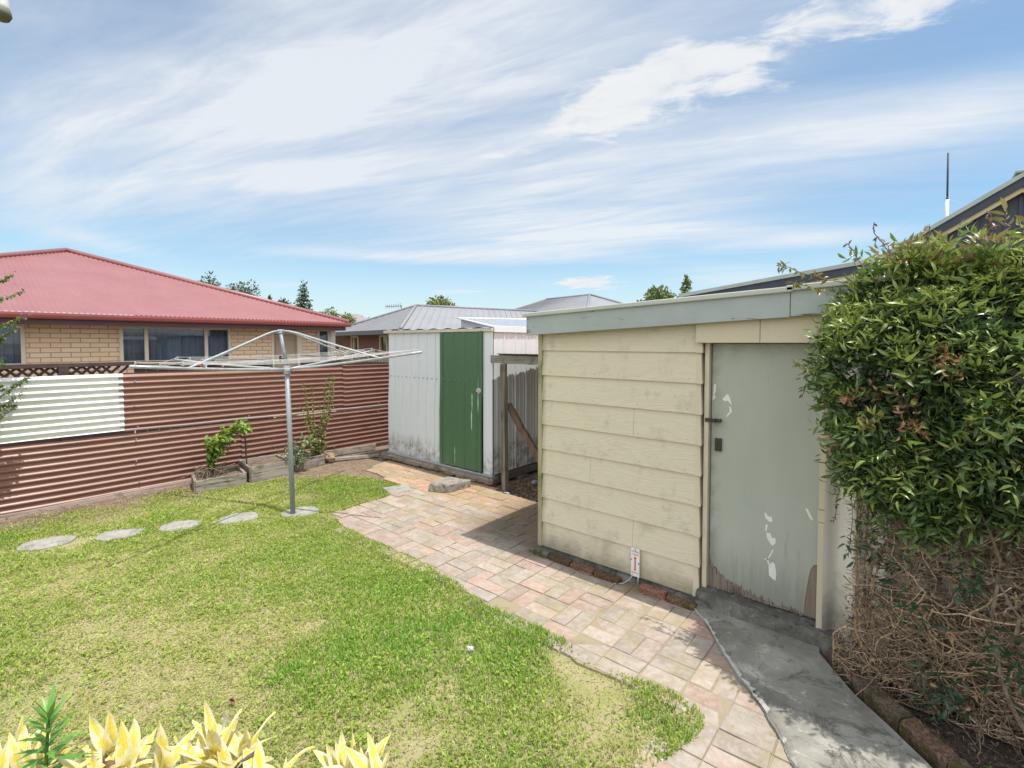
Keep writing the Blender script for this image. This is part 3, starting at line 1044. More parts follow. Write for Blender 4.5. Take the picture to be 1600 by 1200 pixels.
def make_grass(n=520000):
    g = np.random.default_rng(42)
    x = g.uniform(-7.3, -0.7, n)
    y = g.uniform(-0.6, 4.0, n)
    # tufts: pull many blades to shared roots
    k = 26000
    tx, ty = g.uniform(-7.3, -0.7, k), g.uniform(-0.6, 4.0, k)
    pick = g.integers(0, k, n)
    tuft = g.random(n) < 0.42
    x = np.where(tuft, tx[pick] + g.normal(0, 0.014, n), x)
    y = np.where(tuft, ty[pick] + g.normal(0, 0.014, n), y)
    wob = 0.05 * (vnoise(x, y, 4, 8, 2) - 0.5)
    ok = inside(x + wob, y + wob, LAWN)
    bare = np.clip(field(x, y, BARE) * 1.15, 0, 1)
    patch = vnoise(x, y, 1.5, 31, 4)
    fine = vnoise(x, y, 7.0, 32, 3)
    lush = np.clip(field(x, y, LUSH) + (patch - 0.5) * 1.5 + (fine - 0.5) * 1.1, 0, 1)
    dry = np.clip(field(x, y, DRY) * 0.75 + (0.5 - patch) * 1.5 + (fine - 0.5) * 1.3 + 0.12, 0, 1) * (1 - 0.7 * lush)
    dist = np.hypot(x, y)
    keep = (1 - 0.93 * np.clip(bare + (fine - 0.5) * 0.7 * (bare > 0.05), 0, 1)) * np.clip(1.0 - 0.085 * (dist - 2.0), 0.5, 1) * (1 - 0.25 * dry * (fine > 0.45))
    ok &= g.random(n) < keep
    for a, b, rx, ry in STONES:
        q = (((x - a) * math.cos(-1.1) - (y - b) * math.sin(-1.1)) / (rx * 1.28)) ** 2 + (((x - a) * math.sin(-1.1) + (y - b) * math.cos(-1.1)) / (ry * 1.05)) ** 2
        ok &= ~((q < 0.62 + 0.5 * (vnoise(x, y, 9.0, 12, 2) - 0.5)) & (g.random(n) < 0.985))
    x, y, lush, dry, fine, bare, dist = (q[ok] for q in (x, y, lush, dry, fine, bare, dist))
    n = len(x)
    ed = edge_dist(x, y, LAWN)
    h = (0.016 + 0.013 * g.random(n) + 0.022 * lush * g.random(n) ** 0.7) * (1 - 0.35 * dry) * (1 + 0.5 * np.exp(-ed / 0.04))
    w = (0.0017 + 0.0018 * g.random(n)) * (1 + 0.10 * dist)
    az = g.uniform(0, TAU, n)
    lean = np.abs(g.normal(0.5, 0.35, n)) + 0.55 * dry
    dead = g.random(n) < (0.10 + 0.42 * dry + 0.2 * bare)
    lean = np.where(dead, lean + 0.7, lean)
    ca, sa = np.cos(az), np.sin(az)
    fa = g.uniform(0, TAU, n)
    bx, by = np.cos(fa) * w, np.sin(fa) * w
    z0 = np.full(n, -0.012) + (vnoise(x, y, 1.1, 3) - 0.5) * 0.02
    z0 = np.where((ed < 0.16) & (y > 1.9) & (x > -5.0), 0.006, z0)
    V = np.zeros((n, 5, 3), np.float32)
    for i, (hh, ww) in enumerate(((0, 1), (0.55, 0.8))):
        off = h * hh * np.sin(lean * 0.6)
        zz = z0 + h * hh * np.cos(lean * 0.6)
        V[:, 2 * i] = np.stack([x + ca * off - bx * ww, y + sa * off - by * ww, zz], -1)
        V[:, 2 * i + 1] = np.stack([x + ca * off + bx * ww, y + sa * off + by * ww, zz], -1)
    off1 = h * 0.55 * np.sin(lean * 0.6)
    z1 = h * 0.55 * np.cos(lean * 0.6)
    L2 = np.minimum(lean * 1.5, 1.75)
    V[:, 4] = np.stack([x + ca * (off1 + h * 0.55 * np.sin(L2)), y + sa * (off1 + h * 0.55 * np.sin(L2)), z0 + z1 + h * 0.5 * np.cos(L2)], -1)
    gr = np.array([0.37, 0.485, 0.095])
    br = np.array([0.53, 0.61, 0.15])
    dk = np.array([0.20, 0.315, 0.06])
    st = np.array([0.66, 0.56, 0.34])
    yl = np.array([0.54, 0.53, 0.19])
    r = g.random(n)[:, None]
    c = gr * (1 - r) + br * r
    c = np.where((g.random(n) < 0.15)[:, None], dk, c)
    c = c * (1 + lush[:, None] * np.array([-0.30, -0.06, -0.30]))
    c = c * (1 - 0.62 * dry[:, None]) + yl * 0.62 * dry[:, None]
    c = np.where(dead[:, None], st * g.uniform(0.75, 1.15, n)[:, None], c) * g.uniform(0.8, 1.15, n)[:, None]
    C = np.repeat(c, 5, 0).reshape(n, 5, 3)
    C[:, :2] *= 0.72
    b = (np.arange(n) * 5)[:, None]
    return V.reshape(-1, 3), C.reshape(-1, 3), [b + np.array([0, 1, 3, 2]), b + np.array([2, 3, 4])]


def make_clover(n=26000):
    """little oval weed leaves low in the sward"""
    g = np.random.default_rng(77)
    k = 2400
    tx, ty, tr = g.uniform(-7.2, -0.8, k), g.uniform(-0.5, 3.9, k), g.uniform(0.03, 0.16, k)
    i = g.integers(0, k, n)
    rr, th = np.sqrt(g.random(n)) * tr[i], g.uniform(0, TAU, n)
    x, y = tx[i] + rr * np.cos(th), ty[i] + rr * np.sin(th)
    ok = inside(x, y, LAWN) & (g.random(n) > np.clip(field(x, y, BARE), 0, 0.9)) & (edge_dist(x, y, LAWN) > 0.01)
    for a, b, rx, ry in STONES:
        ok &= np.hypot(x - a, y - b) > 0.19
    x, y, th, i = x[ok], y[ok], th[ok], i[ok]
    n = len(x)
    L, W = g.uniform(0.006, 0.014, n), g.uniform(0.003, 0.007, n)
    pit, tilt = g.normal(0.2, 0.3, n), g.normal(0, 0.3, n)
    z = -0.006 + g.uniform(0.006, 0.028, n)
    ca, sa = np.cos(th), np.sin(th)
    V = np.zeros((n, 6, 3), np.float32)
    for q, (a, b) in enumerate(((-1, 0), (-0.3, -1), (0.5, -0.8), (1, 0), (0.5, 0.8), (-0.3, 1))):
        lx, ly = a * L, b * W
        V[:, q] = np.stack([x + lx * ca - ly * sa, y + lx * sa + ly * ca, z + lx * pit + ly * tilt], -1)
    c = np.array([0.30, 0.43, 0.085]) * g.uniform(0.6, 1.3, n)[:, None] + np.array([0.06, 0.03, 0.0]) * g.random(n)[:, None]
    return V.reshape(-1, 3), np.repeat(c, 6, 0), [(np.arange(n) * 6)[:, None] + np.arange(6)]


def lawn_object():
    V1, C1, F1 = make_grass()
    V2, C2, F2 = make_clover()
    F2 = [f + len(V1) for f in F2]
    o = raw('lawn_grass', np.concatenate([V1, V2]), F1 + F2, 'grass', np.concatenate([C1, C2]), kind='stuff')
    tag(o, 'mown patchy green and straw coloured lawn covering the yard', 'grass')


lawn_object()

for k, (a, b, rx, ry) in enumerate(STONES):
    g = np.random.default_rng(60 + k)
    ring = []
    for q in range(28):
        t_ = TAU * q / 28
        rr = 1 + g.normal(0, 0.03) + 0.07 * math.sin(3 * t_ + k) + 0.05 * math.sin(2 * t_ + 2.1 * k)
        lx, ly = rx * 1.28 * rr * math.cos(t_), ry * rr * math.sin(t_)
        lx = math.copysign(min(abs(lx), rx * 1.14), lx)
        ring.append((a + lx * math.cos(1.1) - ly * math.sin(1.1), b + lx * math.sin(1.1) + ly * math.cos(1.1)))
    mb = MB()
    mb.prism([(px_, py_, -0.03) for px_, py_ in ring], (0, 0, 0.034))
    lab = ['grey stepping stone nearest the left side of the lawn', 'grey stepping stone second from the left, beside bare earth', 'pale grey stepping stone in the middle of the row of five',
           'grey stepping stone with a crack across it, next to the one under the clothesline pole', 'round grey stepping stone at the foot of the clothesline pole'][k]
    tag(mb.build('stepping_stone', 'stone', bevel=0.006), lab, 'stepping stone', 'stepping stones across the lawn')
    if k == 3:
        pass

o = MB().prism([(-5.30, 3.70, -0.02), (-5.02, 3.62, -0.02), (-4.92, 3.90, -0.02), (-5.20, 4.0, -0.02)], (0, 0, 0.038)).build('paving_slab', 'stone', bevel=0.006)
tag(o, 'flat grey slab where the grass meets the brick paving', 'slab')

# ------------------------------------------------------------------ iron fence
FX = -7.57


def corrugated(y0, y1, z0, z1, x, seed, ny=70, slope=0.0, pitch=0.076, amp=0.0140, phase=0.0, sag=0.0):
    g = np.random.default_rng(seed)
    nz = max(8, int((z1 - z0) / pitch * 12))
    ys, zs = np.linspace(y0, y1, ny), np.linspace(0, z1 - z0, nz + 1)
    Y, Zr = np.meshgrid(ys, zs, indexing='ij')
    X = x + amp * np.cos(TAU * Zr / pitch + phase) + 0.022 * (vnoise(Y, Zr, 1.3, seed, 2) - 0.5)
    Z = z0 + Zr + slope * (Y - y0) + 0.006 * (vnoise(Y, Zr * 0, 0.9, seed + 1, 2) - 0.5)
    return np.stack([X, Y, Z], -1)


def make_fence():
    t = thing('corrugated_fence', 'long fence of horizontal brown corrugated iron with one white panel', 'fence', (FX, 2.0, 0))
    sl = -0.017
    MB().grid(corrugated(-3.0, 2.9, 0.035, 0.80, FX, 1, slope=-0.010, phase=2.6)).build('iron_sheet', 'brown_iron', t, True)
    MB().grid(corrugated(2.86, 8.5, 0.035, 0.742, FX + 0.004, 2, slope=-0.008, phase=2.6)).build('iron_sheet', 'brown_iron', t, True)
    MB().grid(corrugated(1.46, 4.55, 0.80, 1.522, FX + 0.006, 3, slope=-0.010, phase=1.2)).build('iron_sheet', 'brown_iron', t, True)
    MB().grid(corrugated(4.5, 8.5, 0.752, 1.508, FX + 0.010, 4, slope=-0.004, phase=1.2)).build('iron_sheet', 'brown_iron', t, True)
    MB().grid(corrugated(-3.0, 1.505, 0.815, 1.525, FX + 0.014, 5, slope=-0.002, phase=1.0)).build('iron_sheet', 'white_iron', t, True, label='white corrugated sheet above the brown one')
    # sun-bleached lap where the upper sheets overhang the lower ones
    P = []
    for y in np.linspace(1.5, 8.5, 60):
        z = 0.802 - 0.0155 * (y - 1.5) + 0.003 * math.sin(y * 5)
        P.append([(FX + 0.021, y, z + 0.018), (FX + 0.025, y, z + 0.008), (FX + 0.024, y, z - 0.004), (FX + 0.012, y, z - 0.014)])
    MB().grid(np.array(P)[:, ::-1]).build('lap_edge', 'pink_iron', t, True)
    mb = MB().box((FX - 0.03, -3, -0.02), (FX + 0.022, 4.9, 0.034))
    mb.build('bottom_plate', grey_timber('sill_plate', (0.36, 0.29, 0.25), (0.48, 0.41, 0.37), 1), t, bevel=0.004)
    nb = MB()
    for y in (0.25, 1.62, 2.95, 4.30, 5.2):
        for z in (1.43, 1.12, 0.85, 0.70, 0.40, 0.13):
            z -= 0.012 * y * (z > 0.5)
            nb.tube([(FX + 0.010, y + 0.02 * math.sin(9 * z), z), (FX + 0.024, y + 0.02 * math.sin(9 * z), z + 0.004)], 0.009, 7)
    nb.each('nail', 'galv_dark', t)
    MB().box((FX - 0.10, -3, 1.36), (FX - 0.02, 8.5, 1.44)).build('rail', 'dark_timber', t)
    MB().box((FX - 0.10, -3, 0.45), (FX - 0.02, 8.5, 0.53)).build('rail', 'dark_timber', t)


make_fence()


def make_trellis():
    TX = -8.2
    t = thing('trellis_fence', 'dark brown trellis and board fence just behind the corrugated iron', 'fence', (TX, 2, 0))
    MB().box((TX - 0.03, -3, 1.585), (TX + 0.04, 1.0, 1.64)).box((TX - 0.03, 1.0, 1.587), (TX + 0.042, 3.58, 1.638)).build('top_rail', 'dark_timber', t, bevel=0.004)
    mb = MB()
    for k in range(48):
        y = -3 + k * 0.098
        for s in (-1, 1):
            a, b = (TX, y, 1.40), (TX + 0.008 * s, y + s * 0.19, 1.59)
            if max(y, y + s * 0.19) < 1.74:
                mb.bar(a, b, 0.030, 0.010, up=(1, 0, 0))
    mb.build('lattice', 'dark_timber', t)
    for y in (1.04, -1.2, 3.54):
        MB().box((TX - 0.05, y - 0.05, 0), (TX + 0.05, y + 0.05, 1.612)).build('post', 'dark_timber', t, bevel=0.005)
    mb = MB()
    for k in range(13):
        y = 1.76 + k * 0.135
        mb.box((TX - 0.03, y, 0.05), (TX - 0.008, y + 0.128, 1.575 - 0.01 * (k % 3)))
    mb.each('board', 'dark_timber', t)
    MB().box((TX - 0.02, -3, 0.1), (TX + 0.0, 1.74, 1.40)).build('boards', 'dark_timber', t)


make_trellis()


# ------------------------------------------------------------------ red-roofed house
WX = -11.65


def wall_with_holes(x, y0, y1, z0, z1, holes, thick=0.12):
    """upright wall at X = x facing +X, split round rectangular holes, with reveals"""
    ys = sorted({y0, y1, *[h[0] for h in holes], *[h[1] for h in holes]})
    zs = sorted({z0, z1, *[h[2] for h in holes], *[h[3] for h in holes]})
    mb = MB()
    for i in range(len(ys) - 1):
        for j in range(len(zs) - 1):
            cy, cz = (ys[i] + ys[i + 1]) / 2, (zs[j] + zs[j + 1]) / 2
            if any(h[0] < cy < h[1] and h[2] < cz < h[3] for h in holes):
                continue
            mb.quad((x, ys[i], zs[j]), (x, ys[i + 1], zs[j]), (x, ys[i + 1], zs[j + 1]), (x, ys[i], zs[j + 1]))
    for a, b, c, d in holes:
        mb.quad((x, a, c), (x, b, c), (x - thick, b, c), (x - thick, a, c))
        mb.quad((x, a, d), (x - thick, a, d), (x - thick, b, d), (x, b, d))
        mb.quad((x, a, c), (x - thick, a, c), (x - thick, a, d), (x, a, d))
        mb.quad((x, b, c), (x, b, d), (x - thick, b, d), (x - thick, b, c))
    return mb


def window_unit(x, y0, y1, z0, z1, splits, parent, fr=0.055, mat='window_cream', curtain=True, label=None):
    """frame, one pane per light and drawn curtains, in a wall facing +X"""
    w = MB()
    w.box((x - 0.06, y0, z0), (x + 0.03, y0 + fr, z1)).box((x - 0.06, y1 - fr, z0), (x + 0.03, y1, z1))
    w.box((x - 0.06, y0 + fr, z0), (x + 0.028, y1 - fr, z0 + fr)).box((x - 0.06, y0 + fr, z1 - fr), (x + 0.028, y1 - fr, z1))
    for s in splits:
        w.box((x - 0.06, s - fr * 0.55, z0 + fr), (x + 0.026, s + fr * 0.55, z1 - fr))
    wo = w.build('window', mat, parent, bevel=0.006, label=label)
    e = [y0 + fr] + list(splits) + [y1 - fr]
    for a, b in zip(e[:-1], e[1:]):
        MB().quad((x - 0.02, a, z0 + fr), (x - 0.02, b, z0 + fr), (x - 0.02, b, z1 - fr), (x - 0.02, a, z1 - fr)).build('pane', 'glass', wo)
    if curtain:
        ys = np.arange(y0, y1, 0.012)
        P = [[(x - 0.16 + 0.022 * math.sin(yy * 52 + 1.3 * math.sin(yy * 9)) + 0.01 * math.sin(yy * 117), yy, zz) for zz in (z0, z1)] for yy in ys]
        MB().grid(np.array(P)).build('curtain', 'curtain', wo, True)
    MB().box((x - 0.60, y0 - 0.1, z0 - 0.1), (x - 0.58, y1 + 0.1, z1 + 0.1)).build('room_back', 'room_dark', wo)
    return wo


def make_red_house():
    t = thing('brick_house', 'tan brick house with a big pinkish red corrugated hip roof', 'house', (WX, 2, 0))
    holes = [(2.28, 4.23, 1.49, 2.225), (-1.2, 1.01, 1.49, 2.225), (6.25, 6.56, 1.40, 2.225), (5.10, 5.83, 0.1, 2.20)]
    mb = wall_with_holes(WX, -2.2, 6.58, 0, 2.32, holes)
    mb.quad((WX, 6.58, 0), (WX - 9, 6.58, 0), (WX - 9, 6.58, 2.32), (WX, 6.58, 2.32))
    mb.build('wall', 'tan_brick', t)
    MB().box((WX - 0.05, 6.58, 0), (WX + 0.03, 6.72, 2.30)).build('corner_post', 'window_cream', t, bevel=0.004)
    window_unit(WX, 2.28, 4.23, 1.49, 2.225, [2.70, 3.745], t, label='wide three-light window with drawn curtains')
    window_unit(WX, -1.2, 1.01, 1.49, 2.225, [-0.1], t)
    window_unit(WX, 6.25, 6.56, 1.40, 2.225, [], t, fr=0.04)
    d = MB()
    d.box((WX - 0.10, 5.10, 0.1), (WX + 0.025, 5.16, 2.20)).box((WX - 0.10, 5.72, 0.1), (WX + 0.025, 5.83, 2.20)).box((WX - 0.10, 5.16, 2.10), (WX + 0.02, 5.72, 2.20))
    do = d.build('door_frame', 'window_cream', t, bevel=0.004)
    leaf = MB().box((WX - 0.09, 5.165, 0.12), (WX - 0.05, 5.715, 2.095))
    for a, b in ((0.3, 0.9), (1.05, 1.95)):
        for c, e in ((5.22, 5.42), (5.46, 5.66)):
            leaf.box((WX - 0.05, c, a), (WX - 0.038, e, b))
    leaf.build('door', 'pale_door', t, bevel=0.004)
    # roof: a hip end faces the yard
    e0, e1 = np.array([-11.1, -2.54, 2.40]), np.array([-11.1, 6.79, 2.40])
    ap = np.array([-15.77, 2.13, 4.09])
    rb = np.array([-24.0, 2.13, 4.09])
    ys = np.arange(e0[1], e1[1], 0.0127)
    P = []
    for y in ys:
        f = 1 - abs(y - ap[1]) / (ap[1] - e0[1])
        w = 0.008 * math.cos(TAU * y / 0.076)
        P.append([(e0[0] + (ap[0] - e0[0]) * q, y, e0[2] + (ap[2] - e0[2]) * q + w) for q in (0, f)])
    mb = MB().grid(np.array(P))
    mb.quad((*e1,), (-24, 6.79, 2.40), (*rb,), (*ap,))
    mb.quad((*e0,), (*ap,), (*rb,), (-24, -2.54, 2.40))
    mb.build('roof', 'red_roof', t)
    for q in (e0, e1):
        MB().tube([q + (0, 0, 0.02), ap + (0, 0, 0.03)], 0.055, 8).build('hip_cap', 'red_roof', t, True)
    MB().tube([ap + (0, 0, 0.03), rb + (0, 0, 0.03)], 0.055, 8).build('hip_cap', 'red_roof', t, True)
    # gutter: quarter-round trough along the eave and round the corner
    prof = [(0.0, 0.0), (0.05, 0.0), (0.075, 0.02), (0.085, 0.06), (0.085, 0.095), (0.07, 0.10), (0.0, 0.09)]
    MB().prism([(-11.12 + a, -2.6, 2.292 + b) for a, b in prof], (0, 9.43, 0)).build('gutter', 'red_gutter', t)
    MB().prism([(-11.12, 6.80 + a, 2.293 + b) for a, b in prof], (-12, 0, 0)).build('gutter', 'red_gutter', t)
    MB().box((-11.16, -2.6, 2.20), (-11.122, 6.70, 2.33)).box((-24, 6.70, 2.201), (-11.16, 6.74, 2.33)).box((WX - 0.2, -2.6, 2.30), (-11.161, 6.70, 2.318)).build('fascia', 'shaded_fascia', t)


make_red_house()


# ------------------------------------------------------------------ grey-roofed house
def hip_sheet(mb, a, b, c, d, pitch=0.3):
    mb.quad(a, b, c, d)


def ribbed_face(mb, e0, e1, t0, t1, pitch=0.25, rib=0.025):
    """steel roof face between an eave e0-e1 and a top edge t0-t1 with standing ribs"""
    e0, e1, t0, t1 = (np.asarray(q, float) for q in (e0, e1, t0, t1))
    mb.quad(e0, e1, t1, t0)
    L = np.linalg.norm(e1 - e0)
    n = np.cross(e1 - e0, t0 - e0)
    n /= np.linalg.norm(n)
    if n[2] < 0:
        n = -n
    for k in range(1, int(L / pitch)):
        f = k * pitch / L
        a = e0 + (e1 - e0) * f
        b = t0 + (t1 - t0) * f
        mb.bar(a + n * rib / 2, b + n * rib / 2, 0.03, rib, up=n)


def make_grey_house():
    Cc = np.array([-13.113, 9.921, 2.342])     # eave corner nearest the yard
    Ee = np.array([-20.211, 11.411, 2.343])
    Pp = np.array([-15.93, 12.835, 3.401])
    Qq = np.array([-14.818, 17.426, 3.401])
    t = thing('brick_house', 'dark brick house with a grey steel hip roof, behind the white shed', 'house', (-14, 12, 0))
    ridge = Qq - Pp
    Rr = Cc + ridge * 1.35
    mb = MB()
    mb.quad(Cc, Ee, Pp)
    ribbed_face(mb, Cc, Rr, Pp + ridge * 0.0, Pp + ridge * 1.35, 0.3)
    e = (Ee - Cc) / np.linalg.norm(Ee - Cc)
    back = Ee + ridge * 1.35
    mb.quad(Ee, back, Pp + ridge * 1.35, Pp)
    nrm = np.cross(Ee - Cc, Pp - Cc)
    nrm /= np.linalg.norm(nrm)
    nrm = nrm if nrm[2] > 0 else -nrm
    for k in range(1, 24):
        f = k / 24
        base = Cc + (Ee - Cc) * f
        foot = np.dot(Pp - Cc, e) / np.linalg.norm(Ee - Cc)
        hgt = (f / foot if f < foot else (1 - f) / (1 - foot))
        up = Pp - (Cc + (Ee - Cc) * foot)
        mb.bar(base + nrm * 0.01, base + up * hgt + nrm * 0.01, 0.03, 0.02, up=nrm)
    mb.build('roof', 'grey_roof', t)
    for a, b in ((Cc, Pp), (Ee, Pp), (Pp, Pp + ridge * 1.35)):
        MB().tube([a + (0, 0, 0.02), b + (0, 0, 0.03)], 0.06, 6).build('hip_cap', 'grey_roof', t, True)
    n = np.array([-e[1], e[0], 0])
    n = n if n @ (np.array([0, 0, 0]) - Cc) > 0 else -n     # towards the yard
    w0, w1 = Cc - n * 0.5 + e * 0.5, Ee - n * 0.5 - e * 0.3
    ang = math.atan2(e[1], e[0])
    # the wall is built along local X and turned into place as its own mesh data
    def W(s, z, o=0.0):
        q = w0 + e * s + n * o
        return (q[0], q[1], z)
    L = np.linalg.norm((w1 - w0)[:2])
    wins = [(0.62, 2.30, 1.35, 2.14), (4.55, 5.35, 0.9, 2.14)]
    ss = sorted({0, L, *[h[0] for h in wins], *[h[1] for h in wins]})
    zz = sorted({0, 2.3, *[h[2] for h in wins], *[h[3] for h in wins]})
    mb = MB()
    for i in range(len(ss) - 1):
        for j in range(len(zz) - 1):
            cs, cz = (ss[i] + ss[i + 1]) / 2, (zz[j] + zz[j + 1]) / 2
            if not any(h[0] < cs < h[1] and h[2] < cz < h[3] for h in wins):
                mb.quad(W(ss[i], zz[j]), W(ss[i + 1], zz[j]), W(ss[i + 1], zz[j + 1]), W(ss[i], zz[j + 1]))
    s0 = w0 + ridge / np.linalg.norm(ridge) * 8
    mb.quad((w0[0], w0[1], 0), (s0[0], s0[1], 0), (s0[0], s0[1], 2.3), (w0[0], w0[1], 2.3))
    mb.build('wall', 'dark_brick', t)
    for h in wins:
        a, b, c, d = h
        f = MB()
        for p, q in (((a, c), (a, d)), ((b, c), (b, d)), ((a, c), (b, c)), ((a, d), (b, d)), ((a + (b - a) * 0.62, c), (a + (b - a) * 0.62, d))):
            f.bar(W(*p, 0.01), W(*q, 0.01), 0.075, 0.075, up=n)
        fo = f.build('window', 'butter_trim', t)
        MB().quad(W(a, c, -0.02), W(b, c, -0.02), W(b, d, -0.02), W(a, d, -0.02)).build('pane', 'dark_glass', fo)
        MB().quad(W(a - .2, c - .2, -0.5), W(b + .2, c - .2, -0.5), W(b + .2, d + .2, -0.5), W(a - .2, d + .2, -0.5)).build('room_back', 'room_dark', fo)
    g = MB().bar(Cc + (0, 0, -0.09) + n * 0.02, Ee + (0, 0, -0.09) + n * 0.02, 0.10, 0.14)
    g.build('gutter', mottled('charcoal_gutter', (0.10, 0.11, 0.12), (0.13, 0.14, 0.15), 3), t)
    p0 = Cc + e * 0.35 - n * 0.02
    MB().tube([p0 + (0, 0, -0.1), p0 + (0, 0, -0.22), p0 - n * 0.38 + e * -0.05 + (0, 0, -0.34), p0 - n * 0.42 + e * -0.05 + (0, 0, -2.2)], 0.045, 8).build('downpipe', 'white_paint', t, True)
    q = w0 + e * 0.16 + n * 0.06
    mbx = MB().bar((q[0], q[1], 1.42), (q[0], q[1], 1.78), 0.34, 0.14, up=n)
    bo = mbx.build('meter_box', 'white_paint', t, bevel=0.01)
    q = w0 + e * 0.16 + n * 0.136
    MB().bar((q[0], q[1], 1.55), (q[0], q[1], 1.68), 0.20, 0.01, up=n).build('meter_window', 'black_iron', bo)
    # aerial on the far slope
    A = site(628, 500, 24)
    m = MB().tube([A, site(627, 477, 24)], 0.02, 6)
    ao = thing('tv_aerial', 'small dark television aerial above the grey hip roof', 'aerial', tuple(A))
    m.build('mast', 'black_iron', ao)
    b = MB()
    p, q = site(603, 479, 24), site(626, 478, 24)
    b.tube([p, q], 0.014, 5)
    for f in np.linspace(0.0, 1.0, 9):
        c = p + (q - p) * f
        b.tube([c + (0, 0, -0.10), c + (0, 0, 0.10 + 0.04 * (f > 0.8))], 0.010, 4)
    b.build('antenna_bars', 'black_iron', ao)

    # second wing, further back
    t2 = thing('grey_roofed_house', 'far grey hip-roofed house just above the cream shed roof', 'house', (-10, 20, 0))
    A, B = site(854, 468.6, 27), site(921, 463.6, 24.2)
    B[2] = A[2]
    d = (B - A)[:2] / np.linalg.norm((B - A)[:2])
    nn = np.array([d[1], -d[0]])
    nn = nn if nn @ -A[:2] > 0 else -nn
    hw, drop = 4.2, 1.75
    def off(p, s, k, z):
        return np.array([p[0] + d[0] * s + nn[0] * k, p[1] + d[1] * s + nn[1] * k, z])
    ez = A[2] - drop
    a1, b1 = off(A, -hw, hw, ez), off(B, hw, hw, ez)
    a2, b2 = off(A, -hw, -hw, ez), off(B, hw, -hw, ez)
    mb = MB()
    ribbed_face(mb, a1, b1, A, B, 0.35)
    mb.quad(b1, b2, B).quad(a2, a1, A).quad(b2, a2, A, B)
    mb.build('roof', 'grey_roof', t2)
    for p, q in ((A, B), (B, b1), (A, a1), (B, b2)):
        MB().tube([p + (0, 0, 0.03), q + (0, 0, 0.02)], 0.06, 6).build('hip_cap', 'grey_roof', t2, True)
    mb = MB()
    c1, c2, c3, c4 = (off(A, -hw + .5, hw - .5, 0), off(B, hw - .5, hw - .5, 0), off(B, hw - .5, -hw + .5, 0), off(A, -hw + .5, -hw + .5, 0))
    mb.prism([c1, c2, c3, c4], (0, 0, ez - 0.02))
    mb.build('wall', 'dark_brick', t2)

    # a small far roof between the trees
    t3 = thing('grey_roofed_house', 'tiny grey tiled roof among far trees above the red eave corner', 'house', tuple(site(545, 530, 46)))
    A, B = site(512, 490, 46), site(560, 490.5, 46)
    L1, R1 = site(486, 508, 44), site(596, 508, 44)
    mb = MB().quad(L1, R1, B, A)
    mb.quad(R1, site(596, 508, 50), B).quad(L1, A, site(486, 508, 50))
    mb.build('roof', mottled('far_tile_roof', (0.23, 0.21, 0.21), (0.29, 0.27, 0.27), 3), t3)
    w = site(490, 509, 44.6), site(592, 509, 44.6)
    MB().quad((w[0][0], w[0][1], 0), (w[1][0], w[1][1], 0), tuple(w[1]), tuple(w[0])).build('wall', 'dark_brick', t3)


make_grey_house()


def make_pickets():
    a, b = site(519, 575, 12.9), site(620, 575, 11.6)
    a[2] = b[2] = 0
    t = thing('picket_fence', 'weathered grey picket fence seen between the two brick houses', 'fence', tuple(a))
    d = (b - a) / np.linalg.norm(b - a)
    n = np.array([-d[1], d[0], 0])
    L = np.linalg.norm(b - a)
    mb = MB()
    g = np.random.default_rng(4)
    k = 0
    s = 0.0
    while s < L:
        top = 1.69 + 0.012 * g.normal() - 0.0 * s
        p = a + d * s
        mb.bar(p + n * 0.02, p + n * 0.02 + (0, 0, top), 0.082, 0.018, up=n)
        s += 0.105
    mb.each('picket', 'paling', t)
    MB().bar(a + (0, 0, 1.35), b + (0, 0, 1.35), 0.05, 0.08).bar(a + (0, 0, 0.5), b + (0, 0, 0.5), 0.05, 0.08).build('rail', 'paling', t)
    # low dark lattice in front of it
    a2, b2 = site(470, 575, 10.9), site(622, 575, 9.7)
    a2[2] = b2[2] = 0
    t2 = thing('dark_rail_fence', 'low dark open rail fence in front of the grey pickets', 'fence', tuple(a2))
    d2 = (b2 - a2) / np.linalg.norm(b2 - a2)
    L2 = np.linalg.norm(b2 - a2)
    mb = MB().bar(a2 + (0, 0, 1.60), b2 + (0, 0, 1.60), 0.04, 0.035).bar(a2 + (0, 0, 1.2), b2 + (0, 0, 1.2), 0.02, 0.6)
    mb.build('rail', 'dark_timber', t2)
    mb = MB()
    for s in np.arange(0.0, L2, 0.19):
        mb.bar(a2 + d2 * s, a2 + d2 * s + (0, 0, 1.58), 0.03, 0.03)
    mb.each('upright', 'paling', t2)


make_pickets()
# ------------------------------------------------------------------ white and green garden shed
def ribbed(x0, x1, pitch=0.19, h=0.012):
    """profile samples (along, out) of ribbed sheet between x0 and x1"""
    out = []
    x = x0
    while x < x1 - 1e-6:
        for a, o in ((0.0, 0), (0.30, 0), (0.34, h * 0.35), (0.40, h * 0.35), (0.44, 0), (0.62, 0), (0.66, h * 0.35), (0.72, h * 0.35), (0.76, 0), (0.86, 0), (0.90, h), (0.97, h)):
            xx = x + a * pitch
            if xx < x1:
                out.append((xx, o))
        x += pitch
    out.append((x1, 0))
    return out


SY = 4.72


